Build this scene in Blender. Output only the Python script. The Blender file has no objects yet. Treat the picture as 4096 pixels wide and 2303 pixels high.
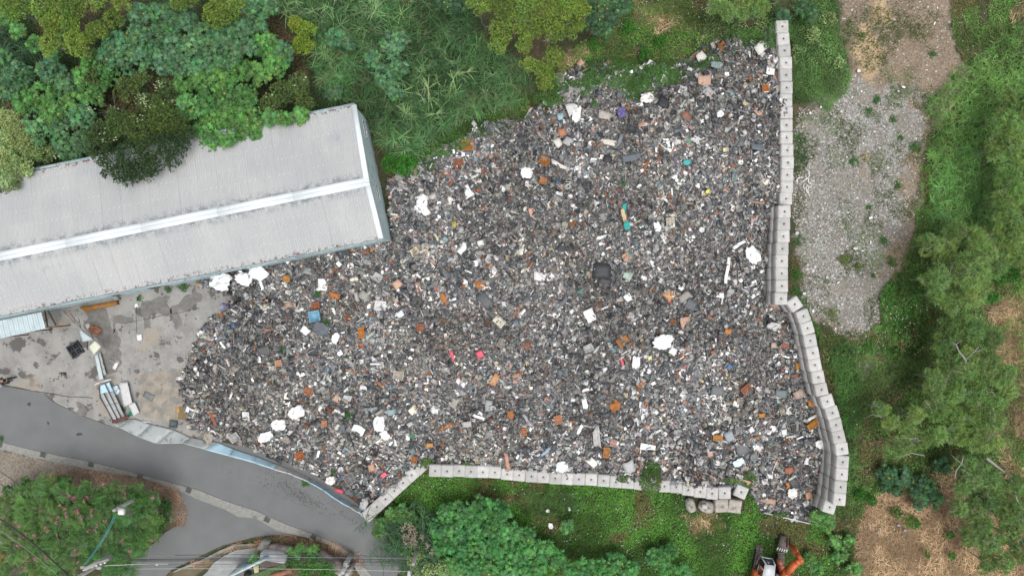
import bpy, math, random
import numpy as np
from mathutils import Vector, Matrix
from mathutils.geometry import tessellate_polygon

random.seed(7)
rng = np.random.default_rng(7)
scene = bpy.context.scene
col = scene.collection

# ------------------------------------------------------------------ camera, world, sun, exposure
HC = 58.0                    # drone height above the ground, looking straight down
cam_d = bpy.data.cameras.new('camera'); cam = bpy.data.objects.new('camera', cam_d); col.objects.link(cam)
cam.location = (0, 0, HC); cam.rotation_euler = (0, 0, 0)
cam_d.sensor_width = 36.0; cam_d.lens = 24.0; cam_d.clip_end = 3000; cam_d.clip_start = 0.5
scene.camera = cam

world = bpy.data.worlds.new('World'); scene.world = world; world.use_nodes = True
wn = world.node_tree.nodes; wl = world.node_tree.links
bg = wn['Background']; bg.inputs['Strength'].default_value = 0.15
sky = wn.new('ShaderNodeTexSky'); sky.sky_type = 'NISHITA'; sky.sun_disc = False
SUN_EL, SUN_AZ = math.radians(76), math.radians(150)
sky.sun_elevation = SUN_EL; sky.sun_rotation = SUN_AZ
sky.dust_density = 4.0; sky.air_density = 1.0
hs = wn.new('ShaderNodeHueSaturation'); hs.inputs['Saturation'].default_value = 0.18   # overcast: near-neutral light
wl.new(sky.outputs[0], hs.inputs['Color']); wl.new(hs.outputs[0], bg.inputs['Color'])

sun_d = bpy.data.lights.new('sun', 'SUN'); sun_d.energy = 1.1; sun_d.angle = math.radians(35); sun_d.color = (1, .97, .93)
sun = bpy.data.objects.new('sun', sun_d); col.objects.link(sun)
sd = Vector((math.sin(SUN_AZ) * math.cos(SUN_EL), math.cos(SUN_AZ) * math.cos(SUN_EL), math.sin(SUN_EL)))
sun.rotation_euler = sd.to_track_quat('Z', 'Y').to_euler()
vs = scene.view_settings
vs.view_transform = 'Standard'; vs.look = 'None'; vs.exposure = 0.5; vs.gamma = 1.0; vs.use_curve_mapping = False

# ------------------------------------------------------------------ measuring the photograph
FPX = 2730.7
K = 1.5907
def W(px, py, z=0.0):        # photo pixel (4096 wide) at height z -> metres
    return Vector(((px - 2048) / FPX * (HC - z), -(py - 1151.5) / FPX * (HC - z), z))
def Wn(px, py, z=0.0):
    return np.stack([(px - 2048) / FPX * (HC - z), -(py - 1151.5) / FPX * (HC - z)], -1)
def PXn(x, y, z=0.0):        # metres -> overview pixel units (2575 wide)
    return (x / (HC - z) * FPX + 2048) / K, (-y / (HC - z) * FPX + 1151.5) / K
def V(x, y): return (x * K, y * K)
ORG = dict(z1=(0, 0), z2=(1024, 0), z3=(2048, 0), z4=(3072, 0), z5=(0, 768), zD=(1024, 768), zC=(2048, 768),
           zR=(3072, 768), z6=(0, 1535), z7=(1024, 1535), z8=(2048, 1535), z9=(3072, 1535))
def Z(k, x, y):
    o = ORG[k]; return (o[0] + x * .5303, o[1] + y * .5303)

# ------------------------------------------------------------------ numpy noise
def _h(ix, iy, s):
    n = (ix * 374761393 + iy * 668265263 + s * 1442695041) & 0xffffffff
    n = ((n ^ (n >> 13)) * 1274126177) & 0xffffffff
    return ((n ^ (n >> 16)) & 0xffff) / 65535.0
def vnoise(x, y, s=0):
    x = np.asarray(x, float); y = np.asarray(y, float)
    ix = np.floor(x).astype(np.int64); iy = np.floor(y).astype(np.int64)
    fx = x - ix; fy = y - iy; fx = fx * fx * (3 - 2 * fx); fy = fy * fy * (3 - 2 * fy)
    a = _h(ix, iy, s); b = _h(ix + 1, iy, s); c = _h(ix, iy + 1, s); d = _h(ix + 1, iy + 1, s)
    return a + (b - a) * fx + (c - a) * fy + (a - b - c + d) * fx * fy
def fbm(x, y, s=0, o=4):
    r = 0; a = .5; t = 0
    for i in range(o):
        r = r + a * vnoise(x * 2 ** i, y * 2 ** i, s + i * 7); t += a; a *= .5
    return r / t
def inpoly(x, y, poly):
    x = np.asarray(x, float); y = np.asarray(y, float); c = np.zeros(x.shape, bool); n = len(poly)
    for i in range(n):
        x1, y1 = poly[i]; x2, y2 = poly[(i + 1) % n]
        if y1 == y2: continue
        c ^= ((y1 > y) != (y2 > y)) & (x < (x2 - x1) * (y - y1) / (y2 - y1) + x1)
    return c

# ------------------------------------------------------------------ materials
MATS = {}
def newmat(name):
    m = bpy.data.materials.new(name); m.use_nodes = True
    return m, m.node_tree.nodes, m.node_tree.links, m.node_tree.nodes['Principled BSDF']
def mat(name, c, rough=.7, metal=0.0, var=.15, scale=3.0, bump=0.0, bscale=20.0, spec=.4, dirt=None, dscale=1.5, dth=.6):
    """plain colour with procedural mottling, optional dirt of another colour, optional fine relief"""
    if name in MATS: return MATS[name]
    c = [x * .78 for x in c[:3]]; dirt = [x * .78 for x in dirt] if dirt is not None else None
    m, n, l, b = newmat(name)
    geo = n.new('ShaderNodeNewGeometry')
    no = n.new('ShaderNodeTexNoise'); no.inputs['Scale'].default_value = scale; no.inputs['Detail'].default_value = 6
    l.new(geo.outputs['Position'], no.inputs['Vector'])
    mr = n.new('ShaderNodeMapRange'); mr.inputs[1].default_value = .3; mr.inputs[2].default_value = .7
    mr.inputs[3].default_value = 1 - var; mr.inputs[4].default_value = 1 + var
    l.new(no.outputs[0], mr.inputs[0])
    mx = n.new('ShaderNodeVectorMath'); mx.operation = 'SCALE'; mx.inputs[0].default_value = c[:3]
    l.new(mr.outputs[0], mx.inputs['Scale'])
    out = mx.outputs[0]
    if dirt is not None:
        n2 = n.new('ShaderNodeTexNoise'); n2.inputs['Scale'].default_value = dscale; n2.inputs['Detail'].default_value = 8
        n2.inputs['Roughness'].default_value = .65
        l.new(geo.outputs['Position'], n2.inputs['Vector'])
        m2 = n.new('ShaderNodeMapRange'); m2.inputs[1].default_value = dth; m2.inputs[2].default_value = dth + .08
        l.new(n2.outputs[0], m2.inputs[0])
        mm = n.new('ShaderNodeMix'); mm.data_type = 'RGBA'; l.new(m2.outputs[0], mm.inputs[0])
        l.new(out, mm.inputs[6]); mm.inputs[7].default_value = (*dirt, 1); out = mm.outputs[2]
    l.new(out, b.inputs['Base Color'])
    b.inputs['Roughness'].default_value = rough; b.inputs['Metallic'].default_value = metal
    b.inputs['Specular IOR Level'].default_value = spec
    if bump:
        n3 = n.new('ShaderNodeTexNoise'); n3.inputs['Scale'].default_value = bscale; n3.inputs['Detail'].default_value = 4
        l.new(geo.outputs['Position'], n3.inputs['Vector'])
        bp = n.new('ShaderNodeBump'); bp.inputs['Strength'].default_value = bump; bp.inputs['Distance'].default_value = .03
        l.new(n3.outputs[0], bp.inputs['Height']); l.new(bp.outputs[0], b.inputs['Normal'])
    MATS[name] = m; return m
def matv(name, rough=.7, spec=.3, var=.12, scale=8.0, trans=0.0, bump=0.0, bscale=15):
    """colour comes from each piece's own colour attribute"""
    if name in MATS: return MATS[name]
    m, n, l, b = newmat(name)
    at = n.new('ShaderNodeAttribute'); at.attribute_name = 'Col'
    geo = n.new('ShaderNodeNewGeometry')
    no = n.new('ShaderNodeTexNoise'); no.inputs['Scale'].default_value = scale; no.inputs['Detail'].default_value = 5
    l.new(geo.outputs['Position'], no.inputs['Vector'])
    mr = n.new('ShaderNodeMapRange'); mr.inputs[1].default_value = .3; mr.inputs[2].default_value = .7
    mr.inputs[3].default_value = 1 - var; mr.inputs[4].default_value = 1 + var
    l.new(no.outputs[0], mr.inputs[0])
    mx = n.new('ShaderNodeVectorMath'); mx.operation = 'SCALE'
    l.new(at.outputs['Color'], mx.inputs[0]); l.new(mr.outputs[0], mx.inputs['Scale'])
    l.new(mx.outputs[0], b.inputs['Base Color'])
    b.inputs['Roughness'].default_value = rough; b.inputs['Specular IOR Level'].default_value = spec
    if trans:
        tr = n.new('ShaderNodeBsdfTranslucent'); l.new(mx.outputs[0], tr.inputs['Color'])
        ms = n.new('ShaderNodeMixShader'); ms.inputs[0].default_value = trans
        l.new(b.outputs[0], ms.inputs[1]); l.new(tr.outputs[0], ms.inputs[2])
        l.new(ms.outputs[0], n['Material Output'].inputs['Surface'])
    if bump:
        bp = n.new('ShaderNodeBump'); bp.inputs['Strength'].default_value = bump; bp.inputs['Distance'].default_value = .06
        n3 = n.new('ShaderNodeTexNoise'); n3.inputs['Scale'].default_value = bscale; n3.inputs['Detail'].default_value = 6
        l.new(geo.outputs['Position'], n3.inputs['Vector'])
        l.new(n3.outputs[0], bp.inputs['Height']); l.new(bp.outputs[0], b.inputs['Normal'])
    MATS[name] = m; return m

# ------------------------------------------------------------------ mesh builders
class MB:
    def __init__(s): s.v = []; s.t = []; s.c = []; s.n = 0
    def add(s, v, t, c=(.5, .5, .5)):
        v = np.asarray(v, float).reshape(-1, 3); t = np.asarray(t, int).reshape(-1, 3)
        s.v.append(v); s.t.append(t + s.n); s.n += len(v)
        c = np.asarray(c, float); s.c.append(np.tile(c[:3], (len(v), 1)) if c.ndim == 1 else c)
        return s
    def data(s, name, origin=(0, 0, 0), smooth=False):
        v = np.concatenate(s.v) - np.asarray(origin, float); t = np.concatenate(s.t); c = np.concatenate(s.c)
        me = bpy.data.meshes.new(name)
        me.vertices.add(len(v)); me.vertices.foreach_set('co', v.astype(np.float32).ravel())
        me.loops.add(len(t) * 3); me.loops.foreach_set('vertex_index', t.astype(np.int32).ravel())
        me.polygons.add(len(t)); me.polygons.foreach_set('loop_start', np.arange(0, len(t) * 3, 3, dtype=np.int32))
        if smooth: me.polygons.foreach_set('use_smooth', np.ones(len(t), bool))
        me.update(calc_edges=True)
        a = me.color_attributes.new('Col', 'FLOAT_COLOR', 'POINT')
        a.data.foreach_set('color', np.concatenate([c, np.ones((len(c), 1))], 1).astype(np.float32).ravel())
        return me
    def build(s, name, m, parent=None, origin=(0, 0, 0), smooth=False):
        me = s.data(name, origin, smooth); me.materials.append(m)
        o = bpy.data.objects.new(name, me); col.objects.link(o)
        if parent is not None: o.parent = parent
        else: o.location = origin
        return o
def tag(o, label=None, cat=None, group=None, kind=None):
    if label: o['label'] = label
    if cat: o['category'] = cat
    if group: o['group'] = group
    if kind: o['kind'] = kind
    return o
def empty(name, loc, label, cat, group=None, rz=0.0):
    o = bpy.data.objects.new(name, None); col.objects.link(o); o.location = loc; o.rotation_euler = (0, 0, rz)
    o.empty_display_size = .3
    return tag(o, label, cat, group)
BOXT = [(0, 2, 1), (0, 3, 2), (4, 5, 6), (4, 6, 7), (0, 1, 5), (0, 5, 4), (1, 2, 6), (1, 6, 5), (2, 3, 7), (2, 7, 6), (3, 0, 4), (3, 4, 7)]
def box(sx, sy, sz, c=(0, 0, 0)):
    v = np.array([(-1, -1, -1), (1, -1, -1), (1, 1, -1), (-1, 1, -1), (-1, -1, 1), (1, -1, 1), (1, 1, 1), (-1, 1, 1)], float) * .5
    return v * (sx, sy, sz) + np.array(c), np.array(BOXT)
def hull8(bot, top):
    return np.array(list(bot) + list(top), float), np.array(BOXT)
def bar(p, q, w, h=None, up=(0, 0, 1)):
    p = Vector(p); q = Vector(q); h = h or w; d = (q - p).normalized(); u = Vector(up)
    s = d.cross(u)
    if s.length < 1e-4: s = d.cross(Vector((1, 0, 0)))
    s.normalize(); n = s.cross(d)
    pts = []
    for a in (p, q):
        for i, j in ((-1, -1), (1, -1), (1, 1), (-1, 1)): pts.append(a + s * (i * w / 2) + n * (j * h / 2))
    return np.array([tuple(x) for x in pts]), np.array(BOXT)
def tube(path, radii, seg=8, cap=True):
    path = [Vector(p) for p in path]; vs_ = []; ts = []
    if not hasattr(radii, '__len__'): radii = [radii] * len(path)
    for i, p in enumerate(path):
        d = (path[min(i + 1, len(path) - 1)] - path[max(i - 1, 0)]).normalized()
        a = d.cross(Vector((0, 0, 1)));
        if a.length < 1e-3: a = d.cross(Vector((1, 0, 0)))
        a.normalize(); b = d.cross(a)
        for k in range(seg):
            t = 2 * math.pi * k / seg; vs_.append(tuple(p + a * (math.cos(t) * radii[i]) + b * (math.sin(t) * radii[i])))
    for i in range(len(path) - 1):
        for k in range(seg):
            a0 = i * seg + k; a1 = i * seg + (k + 1) % seg; b0 = a0 + seg; b1 = a1 + seg
            ts += [(a0, a1, b1), (a0, b1, b0)]
    if cap:
        for k in range(1, seg - 1):
            ts.append((0, k + 1, k)); o = (len(path) - 1) * seg; ts.append((o, o + k, o + k + 1))
    return np.array(vs_), np.array(ts)
def grid(nx, ny, f):
    """f(u,v)->xyz over the unit square"""
    u, v = np.meshgrid(np.linspace(0, 1, nx), np.linspace(0, 1, ny), indexing='ij')
    p = np.stack(f(u, v), -1).reshape(-1, 3); i = np.arange(nx * ny).reshape(nx, ny)
    a = i[:-1, :-1].ravel(); b = i[1:, :-1].ravel(); c = i[1:, 1:].ravel(); d = i[:-1, 1:].ravel()
    return p, np.concatenate([np.stack([a, b, c], -1), np.stack([a, c, d], -1)])
def thick(p, t, nx, ny, th):
    """give a grid sheet real thickness"""
    n = len(p); q = p - np.array((0, 0, th)); i = np.arange(n).reshape(nx, ny)
    ring = list(i[:, 0]) + list(i[-1, 1:]) + list(i[-2::-1, -1]) + list(i[0, -2:0:-1])
    s = []
    for k in range(len(ring)):
        a, b = ring[k], ring[(k + 1) % len(ring)]; s += [(a, a + n, b), (b, a + n, b + n)]
    return np.concatenate([p, q]), np.concatenate([t, t[:, ::-1] + n, np.array(s)])
def polysheet(pts, z, th=0.0):
    """flat polygon sheet from world xy points"""
    loop = [Vector((p[0], p[1], 0)) for p in pts]; tr = tessellate_polygon([loop]); n = len(pts)
    v = [(p[0], p[1], z) for p in pts]; t = []
    for a, b, c in tr:
        A, B, C = loop[a], loop[b], loop[c]
        t.append((a, b, c) if (B - A).cross(C - A).z > 0 else (a, c, b))
    if th:
        v += [(p[0], p[1], z - th) for p in pts]
        for i in range(n): j = (i + 1) % n; t += [(i, j, j + n), (i, j + n, i + n), (i, j + n, j), (i, i + n, j + n)]
    return np.array(v, float), np.array(t)
def rotm(rx, ry, rz):
    cx, sx, cy, sy, cz, sz = np.cos(rx), np.sin(rx), np.cos(ry), np.sin(ry), np.cos(rz), np.sin(rz)
    R = np.empty(np.shape(rx) + (3, 3))
    R[..., 0, 0] = cz * cy; R[..., 0, 1] = cz * sy * sx - sz * cx; R[..., 0, 2] = cz * sy * cx + sz * sx
    R[..., 1, 0] = sz * cy; R[..., 1, 1] = sz * sy * sx + cz * cx; R[..., 1, 2] = sz * sy * cx - cz * sx
    R[..., 2, 0] = -sy; R[..., 2, 1] = cy * sx; R[..., 2, 2] = cy * cx
    return R
def scatter(mb, tpl, pos, R, scale, cols, tipc=None):
    """many copies of a small template, joined"""
    tv, tt = tpl; n = len(pos)
    if n == 0: return
    sc = np.asarray(scale, float)
    if sc.ndim == 1: sc = np.repeat(sc[:, None], 3, 1)
    v = tv[None] * sc[:, None, :]
    v = np.einsum('nij,nkj->nki', R, v) + pos[:, None, :]
    t = tt[None] + (np.arange(n) * len(tv))[:, None, None]
    c = np.repeat(cols[:, None, :], len(tv), 1)
    if tipc is not None: c = c * tipc[None, :, None]
    mb.add(v.reshape(-1, 3), t.reshape(-1, 3), c.reshape(-1, 3))
def jit(c, n, a=.2, hue=.08):
    c = np.asarray(c, float); b = 1 + rng.uniform(-a, a, (n, 1)); return np.clip(c * b * (1 + rng.uniform(-hue, hue, (n, 3))), .002, .95)

# ------------------------------------------------------------------ regions, in overview pixels
HEAP = [(985, 600), (978, 500), (970, 470), (985, 445), (1040, 428), (1060, 408), (1110, 368), (1170, 343), (1215, 308), (1320, 298), (1365, 262),
        (1410, 245), (1400, 200), (1440, 172), (1520, 160), (1570, 172), (1620, 160), (1690, 165), (1740, 142), (1780, 108), (1830, 92), (1900, 112),
        (1962, 105), (1972, 170), (1980, 400), (1976, 500), (1968, 570), (1955, 620), (1950, 762), (1985, 785), (2018, 850), (2042, 930), (2070, 1030),
        (2098, 1130), (2090, 1200), (2072, 1282), (2040, 1312), (1975, 1302), (1915, 1288), (1895, 1240), (1885, 1190), (1860, 1222), (1750, 1222), (1600, 1207), (1400, 1187), (1180, 1176), (1080, 1172), (1052, 1168),
        (1000, 1214), (930, 1262), (904, 1262), (866, 1230), (804, 1198), (704, 1155), (604, 1117), (524, 1096), (474, 1074), (462, 1020), (450, 960),
        (475, 900), (490, 860), (530, 800), (600, 762), (612, 748), (560, 740), (505, 720), (500, 705), (560, 682), (700, 650), (900, 612)]
HCTL = [(1000, 1200, .9), (900, 1255, .8), (700, 1150, .9), (520, 1090, .5), (470, 1000, .12), (460, 950, .1), (480, 880, .12), (560, 790, .12), (600, 745, .08), (520, 712, .08),
        (700, 680, .3), (950, 620, .4), (990, 500, .4), (1050, 430, .4), (1170, 350, .5), (1300, 305, .6), (1400, 200, .3), (1560, 175, .4), (1740, 140, .8), (1950, 120, 2.3), (1965, 300, 2.7),
        (1965, 500, 2.6), (1940, 650, 2.0), (1938, 750, 1.8), (2015, 850, 1.9), (2055, 1000, 2.0), (2085, 1130, 1.9), (2070, 1270, .9), (2030, 1305, .3), (1920, 1290, .3), (1900, 1200, 1.3),
        (1700, 1190, 1.85), (1400, 1165, 1.85), (1090, 1155, 1.6), (1300, 700, 2.2), (1600, 600, 2.8), (1700, 950, 2.4), (1300, 1000, 2.1), (800, 900, 1.2), (1500, 400, 2.0),
        (1200, 850, 2.0), (1000, 750, 1.3), (1100, 1050, 1.8), (1500, 270, 1.3), (1750, 250, 2.0), (620, 950, .7), (1850, 1050, 2.2)]
_hc = np.array([[*Wn(x * K, y * K, h), h] for x, y, h in HCTL])
def heap_h(X, Y):
    X = np.asarray(X, float); Y = np.asarray(Y, float); s = np.zeros(X.shape); w = np.zeros(X.shape)
    for cx, cy, h in _hc:
        k = 1 / ((X - cx) ** 2 + (Y - cy) ** 2 + .6) ** 1.5; s += k * h; w += k
    b = s / w
    b = b + (fbm(X * .3, Y * .3, 3) - .5) * 1.3 * np.clip(b, .1, 1) + (fbm(X * 1.3, Y * 1.3, 9, 3) - .5) * .35 * np.clip(b, .15, 1)
    return np.maximum(b, .03)
def inheap(X, Y, z=1.2):
    z = heap_h(X, Y); vx, vy = PXn(X, Y, z); return inpoly(vx, vy, HEAP)
def onheap(px, py, dz=.1):
    z = 1.0
    for _ in range(5):
        p = W(px, py, z); z = float(heap_h(np.array([p.x]), np.array([p.y]))[0]) + dz
    return W(px, py, z)
DIRT = [(2110, 60), (2105, -60), (2400, -60), (2395, 30), (2400, 90), (2450, 190), (2405, 280), (2340, 340), (2325, 430), (2325, 500), (2290, 590), (2275, 670), (2215, 730),
        (2225, 820), (2140, 852), (2070, 825), (2015, 765), (2005, 600), (1998, 450), (1998, 270), (2060, 285), (2085, 282), (2125, 250), (2140, 190), (2125, 130)]
GRAVEL = [[(2005, 270), (2080, 285), (2150, 180), (2200, 230), (2200, 330), (2165, 420), (2160, 540), (2230, 640), (2215, 730), (2225, 820), (2140, 852), (2015, 765), (1998, 450)],
          [(2220, 220), (2330, 230), (2330, 330), (2260, 420), (2290, 520), (2230, 640), (2180, 560), (2190, 400), (2210, 300)]]
SAND = [[(2120, 90), (2180, 60), (2230, 130), (2200, 190), (2205, 280), (2190, 330), (2195, 250), (2160, 170)], [(2160, 390), (2195, 385), (2185, 470), (2170, 450)],
        [(2150, 575), (2180, 570), (2175, 595), (2155, 595)], [(2190, 5), (2250, 10), (2240, 70), (2190, 60)], [(2380, 180), (2440, 190), (2420, 250), (2370, 240)]]
BARE2 = [(2190, 880), (2240, 870), (2265, 920), (2250, 990), (2200, 990), (2170, 950)]
MUD = [(2085, 1290), (2160, 1240), (2180, 1280), (2150, 1350), (2095, 1360)]
MUD2 = [(1905, 1300), (1980, 1310), (1965, 1345), (1920, 1370), (1895, 1340)]
CANE = [(690, -60), (1190, -60), (1200, 60), (1215, 110), (1320, 170), (1335, 235), (1290, 262), (1180, 290), (1125, 325), (1080, 358), (1050, 390), (1000, 378), (955, 370), (945, 330), (905, 262), (820, 250), (790, 180), (800, 100), (740, 60), (690, 30)]
CANE2 = [(-40, 60), (60, 90), (110, 130), (60, 170), (-40, 160)]
GN = [(1080, 360), (1180, 292), (1290, 258), (1330, 230), (1400, 190), (1440, 168), (1450, 110), (1530, 50), (1560, -60), (1960, -60), (1960, 112), (1900, 118), (1850, 96), (1790, 112), (1745, 150),
      (1700, 175), (1650, 185), (1600, 175), (1560, 180), (1500, 162), (1440, 178), (1412, 250), (1365, 268), (1310, 302), (1215, 314), (1170, 348), (1110, 372), (1060, 412), (1030, 430), (980, 440), (965, 400), (1045, 395)]
GNE = [(1992, 60), (1985, -60), (2105, -60), (2112, 40), (2115, 100), (2142, 190), (2120, 255), (2085, 288), (2060, 272), (1998, 262), (1994, 200)]
GE = [(2395, -60), (2650, -60), (2650, 1500), (2100, 1500), (2100, 1290), (2140, 1210), (2130, 1100), (2060, 860), (2040, 800), (2065, 825), (2140, 852), (2225, 822), (2215, 730), (2275, 670), (2295, 590), (2325, 500), (2325, 430), (2345, 340), (2405, 280), (2450, 190), (2400, 90)]
GS = [(930, 1295), (1060, 1190), (1080, 1195), (1400, 1212), (1600, 1222), (1720, 1240), (1730, 1290), (1870, 1285), (1880, 1195), (1895, 1240), (1915, 1290), (2040, 1312), (2100, 1285), (2110, 1500), (1010, 1500), (1000, 1400), (985, 1350)]
DRY = [[(2480, 770), (2650, 700), (2650, 1120), (2560, 1100), (2540, 1000), (2500, 900)], [(2180, 1255), (2400, 1170), (2440, 1260), (2560, 1330), (2650, 1330), (2650, 1500), (2130, 1500), (2150, 1370)],
       [(2490, 1080), (2650, 1050), (2650, 1230), (2520, 1200)], [(1600, 0), (1720, 0), (1730, 70), (1640, 90), (1590, 50)], [(2200, 960), (2300, 960), (2300, 1000), (2200, 1000)],
       [(2540, 20), (2600, -20), (2600, 60), (2550, 60)], [(1440, 120), (1500, 100), (1480, 140), (1420, 200), (1400, 170)], [(1270, 200), (1340, 190), (1330, 240), (1280, 240)],
       [(1740, 1270), (1820, 1290), (1810, 1350), (1740, 1330)], [(1700, 1290), (1780, 1300), (1750, 1340)], [(1230, 1260), (1290, 1250), (1280, 1300), (1230, 1310)], [(2380, 520), (2440, 480), (2430, 560)]]
TALL = [(2330, 250), (2500, 100), (2560, 60), (2600, 250), (2560, 500), (2500, 620), (2330, 610), (2300, 600), (2335, 500), (2330, 430), (2345, 340)]
TALL2 = [(2080, 860), (2140, 860), (2180, 1000), (2160, 1100), (2170, 1220), (2120, 1240), (2130, 1100)]
TALL3 = [(1300, 1240), (1440, 1230), (1500, 1270), (1380, 1300), (1300, 1290)]
TALL4 = [(2170, 960), (2330, 870), (2350, 1010), (2250, 1050), (2190, 1020)]
PALE = [(1830, 60, 70), (1930, 40, 50), (1870, 100, 55), (2040, 80, 55), (2060, 160, 60), (2090, 230, 50), (2095, 60, 40), (1160, 1420, 70), (1080, 1390, 50), (1230, 1440, 60), (2070, 120, 60), (1850, 15, 40)]
FLATZ = [(-80, 760), (60, 740), (560, 640), (1000, 580), (1000, 1480), (1040, 1500), (-80, 1500)]
GRASSSW = [[(0, 1165), (120, 1185), (300, 1210), (430, 1225), (470, 1270), (440, 1340), (330, 1400), (330, 1480), (-60, 1480), (-60, 1165)]]
def smooth01(a): a = np.clip(a, 0, 1); return a * a * (3 - 2 * a)

# ------------------------------------------------------------------ ground: one sheet to the horizon
xs = np.concatenate([-np.geomspace(900, 52, 14), np.arange(-50, 50.01, .26), np.geomspace(52, 900, 14)])
ys = np.concatenate([-np.geomspace(900, 34, 14), np.arange(-32, 32.01, .26), np.geomspace(34, 900, 14)])
GX, GY = np.meshgrid(xs, ys, indexing='ij')
vx, vy = PXn(GX, GY)
wx = (fbm(GX * .5, GY * .5, 21) - .5) * 40; wy = (fbm(GX * .5, GY * .5, 22) - .5) * 40     # ragged borders
flat = inpoly(vx, vy, FLATZ) | inpoly(vx, vy, HEAP)
bump = (fbm(GX * .4, GY * .4, 5) - .5) * .5 + (fbm(GX * 1.6, GY * 1.6, 6) - .5) * .14
mask = ~flat
GZ = np.where(mask, bump * .6, -.03)
def softmask(polys, rag=1.0, it=3):
    m = np.zeros(GX.shape)
    for p in polys: m = np.maximum(m, inpoly(vx + wx * .6, vy + wy * .6, p).astype(float))
    for _ in range(it):
        k = np.pad(m, 3, mode='edge'); m = sum(k[i:i + m.shape[0], 3:-3] for i in range(7)) / 7; k = np.pad(m, 3, mode='edge'); m = sum(k[3:-3, i:i + m.shape[1]] for i in range(7)) / 7
    nn = fbm(GX * .9, GY * .9, 55, 5) - .5
    return smooth01((m + nn * 1.5 * rag * np.clip(m * 4, 0, 1) - .35) * 3.3)[..., None]
def paint(C, polys, c, rag=1.0, it=3, k=1.0): w_ = softmask(polys, rag, it) * k; return C * (1 - w_) + np.array(c) * w_
C = np.empty(GX.shape + (3,)); C[:] = (.05, .055, .028)
nz = fbm(GX * .8, GY * .8, 31)
C[nz > .55] = (.085, .07, .042)
DIRTP = [DIRT, [(2140, 860), (2240, 860), (2270, 940), (2240, 1010), (2170, 990)], [(2250, 1000), (2330, 1000), (2330, 1080), (2250, 1060)]]
C = paint(C, DIRTP, (.20, .155, .115), .5)
C = paint(C, GRAVEL, (.235, .228, .215), .9, 4)
C = paint(C, GRAVEL, (.17, .15, .12), 2.2, 4, .6) * (1 + .0 * GX[..., None])
C = paint(C, SAND, (.36, .265, .17), .8, 2)
C = paint(C, [BARE2], (.22, .195, .17), .7)
C = paint(C, [MUD], (.11, .085, .055), .5); C = paint(C, [MUD2], (.11, .105, .10), .6)
C = paint(C, DRY, (.17, .115, .065), .6)
sw = inpoly(vx, vy, [(-60, 1120), (240, 1170), (480, 1240), (470, 1300), (-60, 1480)]); C[sw] = (.19, .165, .135)
C *= (.8 + .4 * fbm(GX * 1.2, GY * 1.2, 41))[..., None]
nxg, nyg = GX.shape
idx = np.arange(nxg * nyg).reshape(nxg, nyg)
a_, b_, c_, d_ = idx[:-1, :-1].ravel(), idx[1:, :-1].ravel(), idx[1:, 1:].ravel(), idx[:-1, 1:].ravel()
gmb = MB().add(np.stack([GX, GY, GZ], -1).reshape(-1, 3), np.concatenate([np.stack([a_, b_, c_], -1), np.stack([a_, c_, d_], -1)]), C.reshape(-1, 3))
ground = gmb.build('ground', matv('soil', rough=.95, spec=.1, var=.35, scale=6.0, bump=.8, bscale=9), smooth=True); tag(ground, kind='structure')

# ------------------------------------------------------------------ paved sheets
def wpoly(pts, z=0.0): return [tuple(W(px, py, z))[:2] for px, py in pts]
def conc_mat():
    m, n, l, b = newmat('yard_concrete')
    geo = n.new('ShaderNodeNewGeometry')
    def noise(sc, det=8, ro=.6):
        t = n.new('ShaderNodeTexNoise'); t.inputs['Scale'].default_value = sc; t.inputs['Detail'].default_value = det
        t.inputs['Roughness'].default_value = ro; l.new(geo.outputs['Position'], t.inputs['Vector']); return t.outputs[0]
    def rng_(src, a, c): m_ = n.new('ShaderNodeMapRange'); m_.inputs[1].default_value = a; m_.inputs[2].default_value = c; l.new(src, m_.inputs[0]); return m_.outputs[0]
    def mix(f, a, c):
        q = n.new('ShaderNodeMix'); q.data_type = 'RGBA'; l.new(f, q.inputs[0])
        for i, s in ((6, a), (7, c)):
            if isinstance(s, tuple): q.inputs[i].default_value = (*[v_ * .78 for v_ in s], 1)
            else: l.new(s, q.inputs[i])
        return q.outputs[2]
    c = mix(rng_(noise(.5), .4, .6), (.34, .33, .31), (.245, .24, .228))
    c = mix(rng_(noise(2.2, 10, .7), .56, .72), c, (.42, .41, .385))
    c = mix(rng_(noise(.75, 6, .6), .57, .60), c, (.115, .108, .10))     # damp blotches
    c = mix(rng_(noise(3.3, 4, .5), .655, .67), c, (.10, .095, .088))     # small spots
    c = mix(rng_(noise(.28, 4, .5), .58, .72), c, (.34, .29, .23))      # mud film
    l.new(c, b.inputs['Base Color']); b.inputs['Roughness'].default_value = .85
    return m
M_yard = conc_mat()
M_road = mat('asphalt', (.168, .172, .174), rough=.85, var=.08, scale=.6, bump=.3, bscale=60, dirt=(.215, .215, .21), dscale=2.0, dth=.68)
M_gut = mat('gutter_concrete', (.27, .27, .25), var=.2, scale=5, dirt=(.17, .17, .155), dscale=2.5, dth=.56, bump=.3)
YARD = [V(-60, 790), V(120, 780), V(330, 745), V(520, 690), V(640, 690), V(640, 800), V(540, 900), V(540, 1110), V(330, 1065), (330, 1655), (440, 1695), (225, 1612), (185, 1572), (90, 1553), (0, 1538), (-90, 1522)]
YARD = [V(-60, 770), V(120, 760), V(330, 725), V(520, 680), V(640, 680), V(640, 800), V(560, 900), V(560, 1120), (860, 1790), (600, 1740), (440, 1702), (330, 1660), (225, 1612), (185, 1574), (90, 1553), (0, 1538), (-90, 1522)]
o = MB().add(*polysheet(wpoly(YARD), .012, .05)).build('yard_slab', M_yard); tag(o, kind='structure')
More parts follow.
